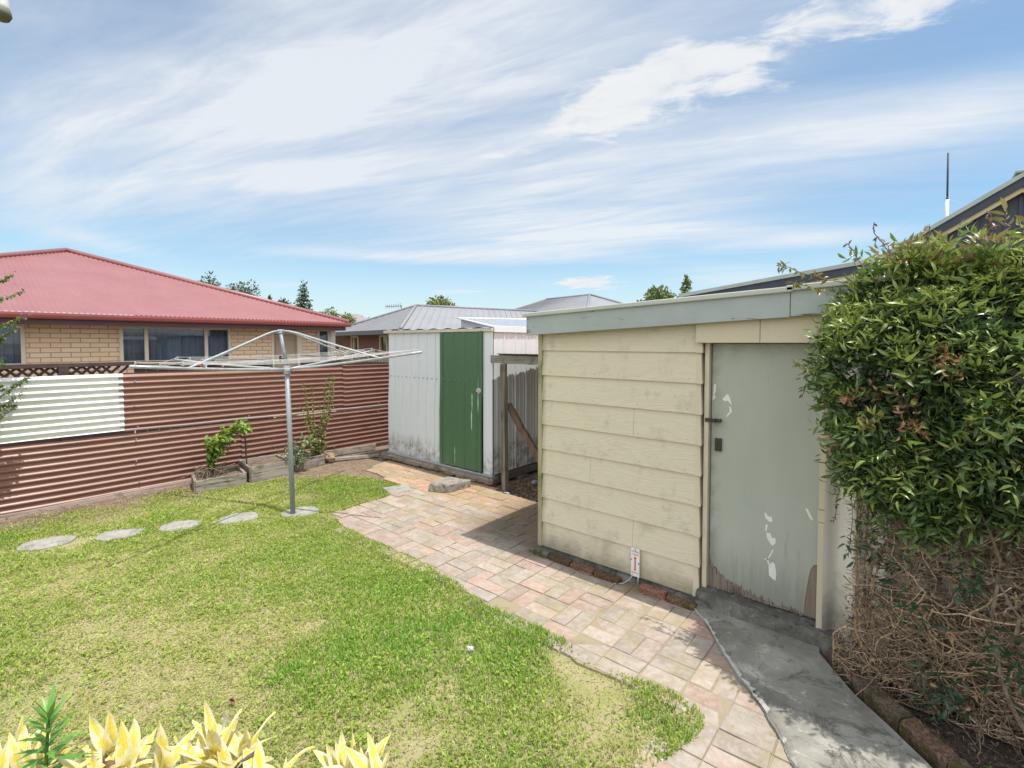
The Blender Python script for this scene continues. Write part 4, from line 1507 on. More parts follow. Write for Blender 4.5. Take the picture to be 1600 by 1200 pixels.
def make_white_shed():
    t = thing('garden_shed', 'small white ribbed steel shed with a green sliding door', 'shed', (-5.4, 5.5, 0))
    def front(prof, z0, z1, y, name, mat, parent, lean=0.0, label=None):
        P = [[(x + (0.0 if z < 1 else lean), y - o, z) for z in (z0, 0.9, 1.36, z1)] for x, o in prof]
        return MB().grid(np.array(P)).build(name, mat, parent, label=label)
    front(ribbed(-6.58, -5.20), 0.14, 2.06, SY, 'front_panel', 'shed_white', t, 0.03)
    MB().box((-4.455, SY - 0.012, 0.14), (-4.29, SY + 0.02, 2.06)).build('corner_panel', 'shed_white', t, bevel=0.004)
    MB().box((-4.5, SY + 0.02, 0.14), (-4.44, SY + 0.05, 2.06)).build('gap_shade', 'black_iron', t)  # dark strip put in for the shade of the gap beside the door
    # sliding door
    prof = []
    for x, o in ((-5.305, 0.0), (-5.30, 0.018), (-5.245, 0.018), (-5.24, 0.006), (-5.09, 0.006), (-5.075, 0.020), (-5.03, 0.020), (-5.015, 0.006), (-4.86, 0.006), (-4.845, 0.020), (-4.80, 0.020), (-4.785, 0.006),
                 (-4.625, 0.006), (-4.61, 0.020), (-4.565, 0.020), (-4.55, 0.006), (-4.505, 0.006), (-4.50, 0.026), (-4.472, 0.026), (-4.47, 0.0)):
        prof.append((x, o))
    do = front(prof, 0.155, 2.055, SY - 0.022, 'sliding_door', 'shed_green', t, 0.02)
    g = np.random.default_rng(3)
    mb = MB()
    for cx, z0, z1 in ((-4.533, 0.95, 1.46), (-4.655, 0.70, 0.98), (-4.645, 0.98, 1.21), (-4.99, 0.18, 0.44)):
        zs = np.linspace(z0, z1, 9)
        wl = g.uniform(0.004, 0.011, 9) * (0.6 if cx < -4.9 else 1)
        wl[0] = wl[-1] = 0.002
        P = [[(cx - w, SY - 0.0295, z), (cx + w, SY - 0.0295, z)] for z, w in zip(zs, wl)]
        mb.grid(np.array(P)[:, ::-1])
    mb.each('paint_scratch', 'pale_green', do)
    MB().box((-4.50, SY - 0.075, 1.22), (-4.475, SY - 0.048, 1.29)).box((-4.54, SY - 0.06, 1.235), (-4.46, SY - 0.048, 1.275)).build('handle', 'galv', do, bevel=0.003)
    # side wall
    P = [[(-4.29 + o, y, z) for z in (0.14, 1.0, 2.06)] for y, o in ribbed(SY + 0.001, 7.0, 0.24, 0.014)]
    MB().grid(np.array(P)[::-1]).build('side_panel', 'shed_side', t)
    MB().box((-6.57, SY + 0.06, 0.14), (-4.32, 6.99, 0.17)).box((-6.58, SY + 0.05, 0.17), (-6.55, 6.99, 2.05)).box((-6.55, 6.96, 0.17), (-4.32, 6.99, 2.05)).build('back_panels', 'shed_white', t)
    # screw line at mid height
    mb = MB()
    for x in np.arange(-6.5, -5.25, 0.10):
        mb.box((x, SY - 0.018, 1.36), (x + 0.012, SY - 0.001, 1.372))
    for x in np.arange(-5.2, -4.6, 0.115):
        mb.box((x, SY - 0.046, 1.372), (x + 0.012, SY - 0.03, 1.384))
    mb.each('screw', 'galv_dark', t)
    # roof: low corrugated sheet, cream front trim, rust-spotted side trim
    xs = np.arange(-6.63, -4.255, 0.02)
    P = [[(x, y, 2.094 - 0.004 * (y - 4.6) + 0.008 * math.cos(TAU * x / 0.30)) for y in (4.665, 7.05)] for x in xs]
    MB().grid(np.array(P)).build('roof', 'zinc_roof', t, True)
    MB().box((-6.63, 4.672, 2.045), (-4.262, 4.705, 2.088)).build('front_trim', 'cream_metal', t, bevel=0.005)
    MB().box((-4.285, 4.72, 2.035), (-4.258, 7.04, 2.118)).build('side_trim', 'rust_spotted_trim', t, bevel=0.004)
    MB().box((-6.58, SY - 0.03, 0.112), (-4.28, SY + 0.03, 0.138)).build('floor_rail', 'galv', t, bevel=0.004)
    # timbers the shed stands on
    def log(x0, x1, seed, name, mat):
        gg = np.random.default_rng(seed)
        n = 26
        P = []
        for i in range(n + 1):
            x = x0 + (x1 - x0) * i / n
            end = 0.6 if i in (0, n) else 1
            ring = []
            for cy, cz in ((4.64, 0.035), (4.632, 0.075), (4.64, 0.11), (4.75, 0.11), (4.755, 0.035)):
                ring.append((x, cy + gg.normal(0, 0.005) + (0.01 if end < 1 else 0), cz * (1 if end == 1 else 0.97) + (gg.normal(0, 0.006) if cz < 0.1 else 0)))
            ring.append(ring[0])
            P.append(ring)
        mb = MB().grid(np.array(P))
        mb.add(P[0][:5], [(4, 3, 2, 1, 0)]).add(P[n][:5], [(0, 1, 2, 3, 4)])
        return mb.build(name, mat, t)
    log(-6.68, -5.66, 1, 'bearer', 'old_timber_x')
    log(-5.65, -4.235, 2, 'bearer', 'old_timber_x')
    MB().box((-4.33, 4.76, 0.035), (-4.25, 7.0, 0.125)).build('bearer', grey_timber('dark_bearer', (0.10, 0.09, 0.07), (0.18, 0.16, 0.13), 1), t, bevel=0.006)
    MB().box((-4.62, 4.66, -0.02), (-4.46, 4.80, 0.034)).box((-4.36, 5.2, -0.02), (-4.22, 5.38, 0.034)).box((-6.5, 4.7, -0.02), (-6.35, 4.85, 0.034)).build('footing', 'concrete_dark', t, bevel=0.01)


make_white_shed()


def make_far_leanto():
    t = thing('lean_to', 'pale zinc corrugated lean-to roof behind the white shed', 'lean-to', (-6, 8, 0))
    A, B = site(715.5, 498, 10.2), site(771, 511, 9.0)          # gable edge
    A2 = A + np.array([0.42, 1.0, 0.0]) * 3.4
    B2 = B + np.array([0.42, 1.0, 0.0]) * 3.4
    A2[2], B2[2] = A[2] + 0.02, B[2] - 0.03
    n = 90
    P = []
    for i in range(n + 1):
        f = i / n
        w = 0.010 * math.cos(TAU * f * 3.4 / 0.085 / 1.1)
        P.append([A + (A2 - A) * f + (0, 0, w), B + (B2 - B) * f + (0, 0, w)])
    MB().grid(np.array(P)).build('roof', 'zinc_roof', t, True)
    MB().tube([A + (0, 0, 0.012), A2 + (0, 0, 0.012)], 0.02, 6).tube([A + (0, 0, 0.012), B + (0, 0, 0.012)], 0.016, 6).build('edge_roll', 'white_paint', t, True)
    lo = np.array([A[0], A[1], 0.0])
    lb = np.array([B[0], B[1], 0.0])
    off = np.array([0.03, 0.06, -0.012])
    MB().quad(lo + off, lb + off, B + off, A + off).build('gable_sheet', 'shaded_steel', t)
    MB().quad(B + off, lb + off, np.array([B2[0], B2[1], 0]), B2 + (0, 0, -0.02)).build('side_sheet', 'shed_white', t)


make_far_leanto()


def make_gap_frame():
    t = thing('timber_frame', 'weathered post, beam and brace under a rusty iron cover between the two sheds', 'frame', (-4.0, 4.68, 0))
    def rough_bar(p, q, w, h, up, seed, n=16):
        g = np.random.default_rng(seed)
        p, q = np.asarray(p, float), np.asarray(q, float)
        d = (q - p) / np.linalg.norm(q - p)
        s = np.cross(d, up)
        s /= np.linalg.norm(s)
        u = np.cross(s, d)
        P = []
        for i in range(n + 1):
            c = p + (q - p) * i / n + u * g.normal(0, 0.003)
            ring = [c + s * w / 2 * a * (1 + g.normal(0, 0.04)) + u * h / 2 * b * (1 + g.normal(0, 0.05)) for a, b in ((-1, -1), (1, -1), (1, 1), (-1, 1))]
            P.append(ring + [ring[0]])
        mb = MB().grid(np.array(P))
        mb.add(P[0][:4], [(3, 2, 1, 0)]).add(P[n][:4], [(0, 1, 2, 3)])
        return mb
    rough_bar((-4.012, 4.65, -0.05), (-4.055, 4.665, 1.63), 0.062, 0.07, (0, 1, 0), 1).build('post', 'old_timber_z', t)
    rough_bar((-4.28, 4.69, 1.685), (-2.62, 4.69, 1.672), 0.05, 0.10, (0, 0, 1), 2).build('beam', 'dark_plank', t)
    rough_bar((-4.045, 4.735, 1.10), (-3.12, 4.76, -0.06), 0.045, 0.085, (0, 0, 1), 3).build('brace', grey_timber('brace_timber', (0.11, 0.075, 0.055), (0.20, 0.14, 0.10), 2), t)
    g = np.random.default_rng(9)
    ys = np.arange(4.66, 6.7, 0.0182)
    xs = np.linspace(-4.185, -2.62, 14)
    P = []
    for x in xs:
        row = []
        for y in ys:
            edge = 0.02 * (vnoise(np.array([y]), np.array([x]), 2.3, 12, 2)[0] - 0.5) if x < -4.1 else 0
            row.append((x + edge - (0.037 * (y - 4.7) if x < -4.0 else 0), y, 1.742 - 0.030 * (y - 4.7) + 0.015 * math.cos(TAU * (y - 4.66) / 0.22)))
        P.append(row)
    MB().grid(np.array(P)).build('iron_cover', 'rusty_iron', t, True)
    MB().box((-3.5, 6.3, -0.03), (-3.4, 6.4, 1.74)).build('post', 'old_timber_z', t)


make_gap_frame()

# concrete block step in front of the green door
g = np.random.default_rng(8)
c = np.array([(-4.73, 3.99), (-4.47, 4.10), (-4.44, 4.46), (-4.78, 4.36)])
mb = MB()
rows = []
for z, ins in ((0.0, 0.0), (0.085, 0.0), (0.10, 0.008)):
    ring = []
    for k in range(4):
        a, b = c[k], c[(k + 1) % 4]
        for f in np.linspace(0, 1, 8)[:-1]:
            p = a + (b - a) * f
            p = p + (c.mean(0) - p) * ins * 4 + g.normal(0, 0.0035, 2)
            ring.append((*p, z + 0.012 + g.normal(0, 0.002)))
    rows.append(ring + [ring[0]])
mb.grid(np.array(rows)[:, ::-1])
mb.add(rows[2][:-1], [tuple(range(28))])
tag(mb.build('concrete_block', 'block'), 'rough square concrete block used as a step before the green door', 'concrete block')

# ------------------------------------------------------------------ cream weatherboard shed
BY = 3.5


def on_y(x, y, wy):
    r = FWD + RGT * (x - 800) / FOC - UPV * (y - PPY) / FOC
    p = EYE + r * (wy / r[1])
    return p[0], p[2]


def make_cream_shed():
    t = thing('weatherboard_shed', 'cream weatherboard shed with a grey-green door and sloping grey fascia', 'shed', (-1.5, 4.2, 0))
    g = np.random.default_rng(21)
    mb = MB()
    zb = [0.061 + 0.2209 * k for k in range(9)]
    joints = {5: -1.70, 3: -2.09, 1: -1.70}
    for k, z in enumerate(zb):
        top = min(z + 0.2209 + 0.004, 2.045)
        rise = 0.0
        cuts = [-2.588] + ([joints[k]] if k in joints else []) + [-1.178]
        for a, b in zip(cuts[:-1], cuts[1:]):
            last = b == cuts[-1]
            ga = 0.0006 if a != cuts[0] else 0
            gb = 0.0006 if not last else 0
            xb, xt = (b - gb, b - gb - (0.016 if last else 0))
            yf, yt = BY, BY + 0.018
            V = [(a + ga, yf, z), (xb, yf, z), (xb, BY + 0.125, z), (a + ga, BY + 0.125, z),
                 (a + ga, yt, top), (xt, yt, top), (xt, BY + 0.125, top), (a + ga, BY + 0.125, top)]
            col = tuple(g.random(3))
            mb.add(V, [(3, 2, 1, 0), (4, 5, 6, 7), (0, 1, 5, 4), (1, 2, 6, 5), (3, 0, 4, 7), (2, 3, 7, 6)], col)
    mb.build('front_wall', 'weatherboard', t, bevel=0.0025)
    nb = MB()
    for k, z in enumerate(zb[:-1]):
        for x in (-2.50, -2.06, -1.66, -1.27):
            x += g.normal(0, 0.012)
            nb.tube([(x, BY + 0.006, z + 0.030), (x, BY + 0.0005, z + 0.030)], 0.0035, 6)
    nb.each('nail', 'rotten_wood', t)
    # mitred soakers over the board ends at the outer corner
    mb = MB()
    for k, z in enumerate(zb):
        top = min(z + 0.218, 2.03)
        V = [(-1.222, BY - 0.0035, z - 0.003), (-1.174, BY - 0.0035, z - 0.003), (-1.174, BY + 0.012, z - 0.003), (-1.222, BY + 0.012, z - 0.003),
             (-1.222, BY + 0.0145, top), (-1.190, BY + 0.0145, top), (-1.190, BY + 0.03, top), (-1.222, BY + 0.03, top)]
        mb.add(V, [(3, 2, 1, 0), (4, 5, 6, 7), (0, 1, 5, 4), (1, 2, 6, 5), (3, 0, 4, 7), (2, 3, 7, 6)])
    mb.build('corner_soakers', 'cream_paint', t, bevel=0.002)
    MB().box((-2.632, BY + 0.002, 0.05), (-2.5885, BY + 0.05, 2.0)).build('corner_stop', mottled('mossy_cream', (0.32, 0.29, 0.17), (0.42, 0.37, 0.22), 6, (1, 1, 0.4), c3=(0.14, 0.15, 0.05), c3_at=(0.5, 0.65), c3_scale=5), t, bevel=0.003)
    MB().box((-2.60, BY + 0.05, 0.06), (-2.56, 6.3, 2.0)).box((-2.56, 6.26, 0.06), (1.6, 6.3, 2.2)).build('side_wall', 'cream_paint', t)
    # fascia along the roof edge, two lengths
    def fz(x, base, s):
        return base + s * (x + 2.69)
    FY0, FY1 = 3.405, 3.432
    def fasc(x0, x1, y0, y1, dz=0.0):
        b0, b1 = fz(x0, 1.963, 0.045) + dz, fz(x1, 1.963, 0.045) + dz
        t0, t1 = fz(x0, 2.134, 0.0405), fz(x1, 2.134, 0.0405)
        return MB().prism([(x0, y0, b0), (x1, y0, b1), (x1, y0, t1), (x0, y0, t0)], (0, y1 - y0, 0))
    fasc(-2.69, -0.62, FY0, FY1).build('fascia', 'fascia_paint', t, bevel=0.003)
    fasc(-0.617, 1.7, FY0 + 0.003, FY1, 0.004).build('fascia', 'fascia_paint', t, bevel=0.003)
    for x0, x1, dz in ((-2.715, -0.60, 0), (-0.64, 1.7, 0.007)):
        z0, z1 = fz(x0, 2.134, 0.0405) + dz, fz(x1, 2.134, 0.0405) + dz
        h = 0.026
        MB().prism([(x0, 3.382, z0 - 0.008), (x1, 3.382, z1 - 0.008), (x1, 3.382, z1 + h), (x0, 3.382, z0 + h)], (0, 0.06, 0)).build('roof_edge', mottled('edge_flashing', (0.40, 0.43, 0.385), (0.48, 0.51, 0.46), 3, rough=0.5), t, bevel=0.006)
    z0, z1 = fz(-2.715, 2.134, 0.0405), fz(1.7, 2.134, 0.0405)
    MB().prism([(-2.71, 3.443, z0 - 0.02), (1.7, 3.443, z1 - 0.02), (1.7, 3.443, z1 + 0.012), (-2.71, 3.443, z0 + 0.012)], (0, 2.95, 0)).build('roof', 'grey_roof', t)
    # header over the door
    MB().box((-1.212, 3.462, 1.897), (-0.80, 3.497, 2.10)).box((-0.798, 3.465, 1.897), (-0.405, 3.497, 2.10)).build('header_board', 'cream_paint', t, bevel=0.003)
    MB().box((-1.172, 3.535, 0.13), (-1.139, 3.66, 1.897)).box((-0.458, 3.512, 0.055), (-0.424, 3.66, 0.78)).box((-0.461, 3.509, 0.783), (-0.421, 3.66, 0.86)).box((-0.457, 3.514, 0.863), (-0.424, 3.66, 1.897)).build('door_frame', 'cream_paint', t, bevel=0.003)
    # door: rotten core, paint skin with a ragged foot, splinters
    DY = 3.58
    core = MB().box((-1.134, DY + 0.004, 0.128), (-0.462, DY + 0.045, 1.892)).build('door', 'rotten_wood', t)
    gg = np.random.default_rng(14)
    pts = []
    for x in np.linspace(-1.132, -0.535, 60):
        f = (x + 1.132) / 0.6
        pts.append((x, 0.33 * max(0, 1 - f * 5.5) ** 1.3 * 0.4 + 0.225 - 0.085 * min(1, f * 1.6) + 0.014 * gg.normal() * (0.4 + f * 0.6)))
    right = [(-0.530, 0.19), (-0.527, 0.25), (-0.518, 0.33), (-0.510, 0.40), (-0.500, 0.445), (-0.486, 0.475), (-0.464, 0.485), (-0.464, 1.890), (-1.132, 1.890)]
    P = [(x, DY - 0.001, z) for x, z in pts + right]
    # triangulated strip so the ragged edge stays exact
    mb = MB()
    cols = np.array(pts)
    top = [[(x, DY, z), (x, DY, 0.52), (x, DY, 1.890)] for x, z in pts]
    mb.grid(np.array(top))
    rx = [(-0.535, pts[-1][1]), (-0.527, 0.25), (-0.518, 0.33), (-0.510, 0.40), (-0.500, 0.445), (-0.486, 0.475), (-0.464, 0.485)]
    mb.grid(np.array([[(x, DY, z), (x, DY, 0.52), (x, DY, 1.890)] for x, z in rx]))
    skin = mb.build('paint_skin', 'door_paint', core)
    mb = MB()
    for k in range(72):
        x = -1.13 + 0.60 * k / 72 + gg.normal(0, 0.002)
        f = (x + 1.132) / 0.6
        ztop = 0.225 - 0.085 * min(1, f * 1.6) + 0.05 * max(0, 1 - f * 4) + abs(gg.normal(0, 0.018))
        w = gg.uniform(0.003, 0.0075)
        zlow = 0.125 + abs(gg.normal(0, 0.012))
        if ztop - zlow < 0.015:
            continue
        y0 = DY - gg.uniform(0.001, 0.006)
        mb.prism([(x - w, y0, zlow), (x + w, y0, zlow + gg.uniform(0, 0.01)), (x + w * 0.6, y0, ztop - 0.01), (x - w * 0.1, y0, ztop), (x - w, y0, ztop - 0.016)], (0, 0.012, 0))
    mb.build('ragged_edge', 'rotten_wood', core)
    # flaked patches showing pale primer
    Zm = lambda p, s, ox, oy: [on_y(ox + a * s, oy + b * s, DY) for a, b in p]
    s8, s7 = 0.3375, 0.3375
    flakes = [
        Zm([(1168, 355), (1178, 362), (1184, 374), (1203, 378), (1206, 400), (1196, 402), (1186, 396), (1174, 384)], s8, 800, 680),
        Zm([(1178, 450), (1196, 454), (1203, 474), (1221, 478), (1220, 500), (1206, 512), (1196, 500), (1180, 474)], s8, 800, 680),
        Zm([(1188, 604), (1204, 586), (1217, 596), (1224, 640), (1220, 674), (1206, 664), (1190, 648)], s8, 800, 680),
        Zm([(1357, 336), (1370, 342), (1380, 362), (1394, 392), (1386, 394), (1374, 376)], s8, 800, 680),
        Zm([(1174, 414), (1186, 412), (1182, 428), (1178, 446), (1172, 440)], s8, 800, 680),
        Zm([(1206, 528), (1212, 530), (1198, 560), (1186, 574), (1196, 600), (1188, 600), (1178, 576), (1192, 556)], s8, 800, 680),
        Zm([(1168, 570), (1186, 568), (1184, 578), (1168, 576)], s8, 800, 680),
        Zm([(974, 604), (998, 578), (1010, 598), (1018, 632), (1008, 622), (1000, 610), (988, 614)], s7, 800, 420),
        Zm([(1004, 634), (1014, 642), (1019, 660), (1008, 674), (990, 688), (996, 674), (1006, 664), (1008, 650)], s7, 800, 420),
        Zm([(936, 534), (946, 532), (944, 566), (938, 584), (932, 582)], s7, 800, 420),
        Zm([(930, 588), (944, 584), (938, 602), (930, 610)], s7, 800, 420),
    ]
    mb = MB()
    for f in flakes:
        mb.add([(x, DY - 0.0016, z) for x, z in f], [tuple(range(len(f)))])
    mb.each('flaked_patch', 'bare_primer', core)
    a, b = on_y(1101, 653, 3.52), on_y(1121, 661, 3.52)
    h = MB().box((a[0], 3.524, b[1]), (a[0] + 0.05, 3.534, a[1])).box((a[0] + 0.048, 3.526, b[1] + 0.004), (a[0] + 0.105, 3.532, a[1] - 0.004))
    h.tube([(a[0] + 0.07, 3.515, b[1]), (a[0] + 0.07, 3.515, a[1])], 0.007, 8)
    h.box((a[0] + 0.055, 3.527, b[1] + 0.002), (a[0] + 0.1, DY, a[1] - 0.006))
    h.build('hasp', 'black_iron', core, bevel=0.001)
    a, b = on_y(1118, 684, DY), on_y(1128, 705, DY)
    MB().box((a[0], DY - 0.018, b[1]), (b[0], DY - 0.001, a[1])).box((a[0] + 0.008, DY - 0.024, b[1] + 0.012), (b[0] - 0.008, DY - 0.018, b[1] + 0.035)).tube([((a[0] + b[0]) / 2, DY - 0.018, a[1] - 0.022), ((a[0] + b[0]) / 2, DY - 0.026, a[1] - 0.022)], 0.007, 10).build('lock_plate', 'black_iron', core, bevel=0.002)
    # foundation and door sill
    def rough_sill(x0, x1, y0, y1, z0, z1, seed, name):
        gg = np.random.default_rng(seed)
        n = int((x1 - x0) / 0.03)
        P = []
        for i in range(n + 1):
            x = x0 + (x1 - x0) * i / n
            zt = z0 + (z1 - z0) * i / n
            r = [(y1, -0.02), (y0 - 0.03, -0.02), (y0 - 0.012, zt * 0.45), (y0 + 0.002, zt - 0.015), (y0 + 0.015, zt), (y1, zt + 0.004)]
            P.append([(x, yy + gg.normal(0, 0.003), zz + gg.normal(0, 0.0025)) for yy, zz in r])
        mb = MB().grid(np.array(P)[::-1])
        mb.add(P[0], [tuple(range(6))]).add(P[n], [tuple(range(6))[::-1]])
        return mb.build(name, 'concrete_dark', t, False)
    rough_sill(-2.60, -1.19, 3.515, 3.7, 0.058, 0.050, 1, 'foundation')
    rough_sill(-1.185, -0.34, 3.455, 3.75, 0.128, 0.108, 2, 'door_sill')
    # fibre-cement sheet wall right of the door
    xs = np.arange(-0.424, 1.66, 0.01)
    P = [[(x, 3.535 + 0.036 * math.cos(TAU * (x + 0.352) / 0.16), z) for z in (0.04, 0.5, 1.2, 2.12)] for x in xs]
    MB().grid(np.array(P)).build('corrugated_wall', 'super_six', t, True)


make_cream_shed()


def flat_text(body, size, cx, cz, y, mat, parent, name='lettering'):
    cu = bpy.data.curves.new(name, 'FONT')
    cu.body = body
    cu.size = size
    cu.align_x = 'CENTER'
    cu.align_y = 'CENTER'
    ob = bpy.data.objects.new(name, cu)
    COL.objects.link(ob)
    me = bpy.data.meshes.new_from_object(ob.evaluated_get(bpy.context.evaluated_depsgraph_get()))
    bpy.data.objects.remove(ob)
    for v in me.vertices:
        v.co = Vector((cx + v.co.x * 0.86, y, cz + v.co.y))
    me.materials.clear()
    return link(name, me, mat, parent)


def make_sign():
    x0, z1 = on_y(986, 855, 3.485)
    x1, z0 = on_y(999, 903, 3.485)
    t = thing('warning_sign', 'small white sign with red lettering and arrow low on the cream boards', 'sign', (x0, 3.485, 0))
    MB().box((x0, 3.484, z0), (x1, 3.488, z1)).build('plate', 'sign_white', t, bevel=0.001)
    cx, w, h = (x0 + x1) / 2, x1 - x0, z1 - z0
    flat_text('POWER', w * 0.27, cx, z1 - h * 0.12, 3.4825, 'sign_ink', t)
    flat_text('CABLES', w * 0.27, cx, z1 - h * 0.22, 3.4825, 'sign_red', t)
    flat_text('BENEATH', w * 0.225, cx, z1 - h * 0.86, 3.4825, 'sign_red', t)
    mb = MB()
    y = 3.4825
    mb.quad((cx - 0.005, y, z1 - h * 0.74), (cx + 0.005, y, z1 - h * 0.74), (cx + 0.005, y, z1 - h * 0.36), (cx - 0.005, y, z1 - h * 0.36))
    mb.quad((cx - 0.011, y, z1 - h * 0.36), (cx + 0.011, y, z1 - h * 0.36), (cx + 0.011, y, z1 - h * 0.31), (cx - 0.011, y, z1 - h * 0.31))
    mb.quad((cx, y, z1 - h * 0.795), (cx + 0.013, y, z1 - h * 0.742), (cx - 0.013, y, z1 - h * 0.742))
    mb.build('arrow', 'sign_red', t)
    mb = MB()
    for xx, zz in ((x0 + 0.006, (z0 + z1) / 2 + 0.02), (x1 - 0.006, (z0 + z1) / 2), (cx, z1 - 0.008)):
        mb.box((xx - 0.003, 3.481, zz - 0.007), (xx + 0.003, 3.4835, zz + 0.004))
    mb.each('screw', 'black_iron', t)
    c = MB()
    c.tube([(x0 + 0.012, 3.489, z0 + 0.02), (x0 + 0.012, 3.478, 0.06), (x0 - 0.006, 3.455, 0.035), (x0 - 0.03, 3.41, 0.018), (x0 - 0.09, 3.37, 0.014)], 0.004, 6)
    co_ = c.build('cable', 'galv', None, True)
    tag(co_, 'thin bent grey cable running from under the white sign onto the bricks', 'cable')
    p = MB().tube([(x1 - 0.012, 3.492, z0 + 0.02), (x1 - 0.012, 3.484, -0.01)], 0.0055, 8).build('conduit', 'galv', None, True)
    tag(p, 'short straight grey conduit dropping from the white sign into the ground', 'conduit')


make_sign()

# mossy bricks edging the foot of the cream shed
EB = [(-2.655, 0.21, 0.055), (-2.435, 0.22, 0.05), (-2.205, 0.215, 0.048), (-1.98, 0.225, 0.05), (-1.585, 0.20, 0.06), (-1.375, 0.21, 0.05)]
EBL = ['greyish edging brick at the outer corner of the cream shed', 'dark mossy edging brick next to the greyish corner brick', 'reddish brown edging brick third from the shed corner', 'mossy edging brick just left of the sign cables',
       'bright red edging brick just right of the small white sign', 'mossy brown edging brick at the end nearest the door sill']
EBC = [(0.20, 0.20, 0.17), (0.13, 0.085, 0.06), (0.22, 0.12, 0.09), (0.15, 0.095, 0.065), (0.31, 0.155, 0.12), (0.20, 0.13, 0.09)]
for (x, L, h), lab, c in zip(EB, EBL, EBC):
    g = np.random.default_rng(int(-x * 100))
    R = rotz(g.normal(0, 0.03))
    y = 3.42 + g.normal(0, 0.006)
    o = MB().box((x, y - 0.035, -0.02), (x + L, y + 0.035, h), c, R).build('edging_brick', 'mossy', bevel=0.010)
    tag(o, lab, 'edging brick', 'bricks edging the cream shed')

# mossy kerb between path and bed
KB = [(-0.385, 3.385, -0.195, 3.13), (-0.185, 3.118, -0.035, 2.965), (-0.027, 2.957, 0.125, 2.795), (0.135, 2.785, 0.36, 2.52), (0.37, 2.51, 0.6, 2.24)]
KL = ['mossy kerb block touching the door sill', 'mossy kerb block second from the door sill', 'long mossy brick red kerb block in the middle of the row', 'worn mossy kerb block fourth from the door sill', 'mossy kerb block farthest from the shed']
for i, ((a, b, c, d), lab) in enumerate(zip(KB, KL)):
    g = np.random.default_rng(i + 90)
    dv = np.array([c - a, d - b]) / math.hypot(c - a, d - b)
    nv = np.array([-dv[1], dv[0]]) * -1
    nv = nv if nv[0] > 0 else -nv
    n = 10
    P = []
    for k in range(n + 1):
        f = k / n
        p = np.array([a + (c - a) * f, b + (d - b) * f])
        r = [(0.0, -0.02), (0.002, 0.055), (0.012, 0.075), (0.075, 0.082), (0.088, 0.07), (0.092, -0.02)]
        P.append([(p[0] + nv[0] * o_ + g.normal(0, 0.003), p[1] + nv[1] * o_ + g.normal(0, 0.003), z + g.normal(0, 0.003)) for o_, z in r])
    mb = MB().grid(np.array(P)[::-1], (0.16 + 0.03 * (i == 2), 0.122, 0.094))
    mb.add(P[0], [tuple(range(6))], (0.16, 0.122, 0.094)).add(P[n], [tuple(range(6))[::-1]], (0.16, 0.122, 0.094))
    tag(mb.build('kerb_block', 'mossy'), lab, 'kerb block', 'kerb blocks beside the concrete path')


# ------------------------------------------------------------------ navy house with aerial pole
def make_navy_house():
    Yg = 9.5
    t = thing('gabled_house', 'dark navy board house gable with cream trim rising behind the cream shed', 'house', (1, Yg, 0))
    V = [(-3.61, 2.82), (-0.55, 3.18), (1.0, 4.14), (2.55, 3.18), (5.6, 2.82)]
    def band(t0, t1, y0, y1, name, mat):
        """strip under the verge between drops t0 and t1"""
        mb = MB()
        for (x0, z0), (x1, z1) in zip(V[:-1], V[1:]):
            mb.prism([(x0, y0, z0 - t0), (x0, y0, z0 - t1), (x1, y0, z1 - t1), (x1, y0, z1 - t0)], (0, y1 - y0, 0))
        return mb.build(name, mat, t)
    band(-0.015, 0.045, Yg - 0.16, Yg - 0.05, 'verge_flashing', 'sage_trim')
    band(0.046, 0.17, Yg - 0.13, Yg - 0.06, 'barge_board', 'navy_board')
    band(0.171, 0.235, Yg - 0.10, Yg - 0.04, 'trim', 'butter_trim')
    mb = MB()
    for (x0, z0), (x1, z1) in zip(V[:-1], V[1:]):
        mb.quad((x0, Yg, 0), (x1, Yg, 0), (x1, Yg, z1 - 0.18), (x0, Yg, z0 - 0.18))
    for x in np.arange(-3.5, 5.5, 0.14):
        i = max(k for k in range(4) if V[k][0] <= x)
        (x0, z0), (x1, z1) = V[i], V[i + 1]
        zt = z0 + (z1 - z0) * (x - x0) / (x1 - x0) - 0.24
        mb.box((x, Yg - 0.02, 0.1), (x + 0.035, Yg - 0.001, zt))
    mb.build('wall', 'navy_board', t)
    mb = MB()
    for (x0, z0), (x1, z1) in zip(V[:-1], V[1:]):
        mb.prism([(x0, Yg - 0.15, z0 - 0.01), (x1, Yg - 0.15, z1 - 0.01), (x1, Yg - 0.15, z1 + 0.02), (x0, Yg - 0.15, z0 + 0.02)], (0, 8, 0))
    mb.build('roof', mottled('sage_roof', (0.30, 0.35, 0.33), (0.36, 0.41, 0.39), 2, rough=0.5), t)
    MB().box((0.92, Yg - 0.17, 4.15), (1.08, Yg + 7.8, 4.19)).build('ridge_cap', 'sage_trim', t, bevel=0.01)
    p0 = site(1480, 338, 9.9)
    p1, p2 = site(1480, 312, 9.9), site(1481.5, 239, 9.9)
    a = thing('radio_aerial', 'slim upright aerial pole, white below and dark above, over the navy gable', 'aerial', tuple(p0))
    base = np.array([p0[0], p0[1], p0[2] - 0.5])
    MB().tube([base, p1], 0.030, 10).build('sleeve', 'white_paint', a, True)
    MB().tube([p1, p1 + (0, 0, 0.06)], [0.026, 0.014], 8).tube([p1 + (0, 0, 0.06), p2], 0.017, 8).build('whip', 'navy_board', a, True)
    MB().tube([p1 + (0, 0, 0.02), p1 + (-1.3, 0.2, -0.85)], 0.003, 4).tube([p1 + (0, 0, 0.02), p1 + (1.0, 0.3, -0.55)], 0.003, 4).build('guy_wire', 'wire', a)


make_navy_house()


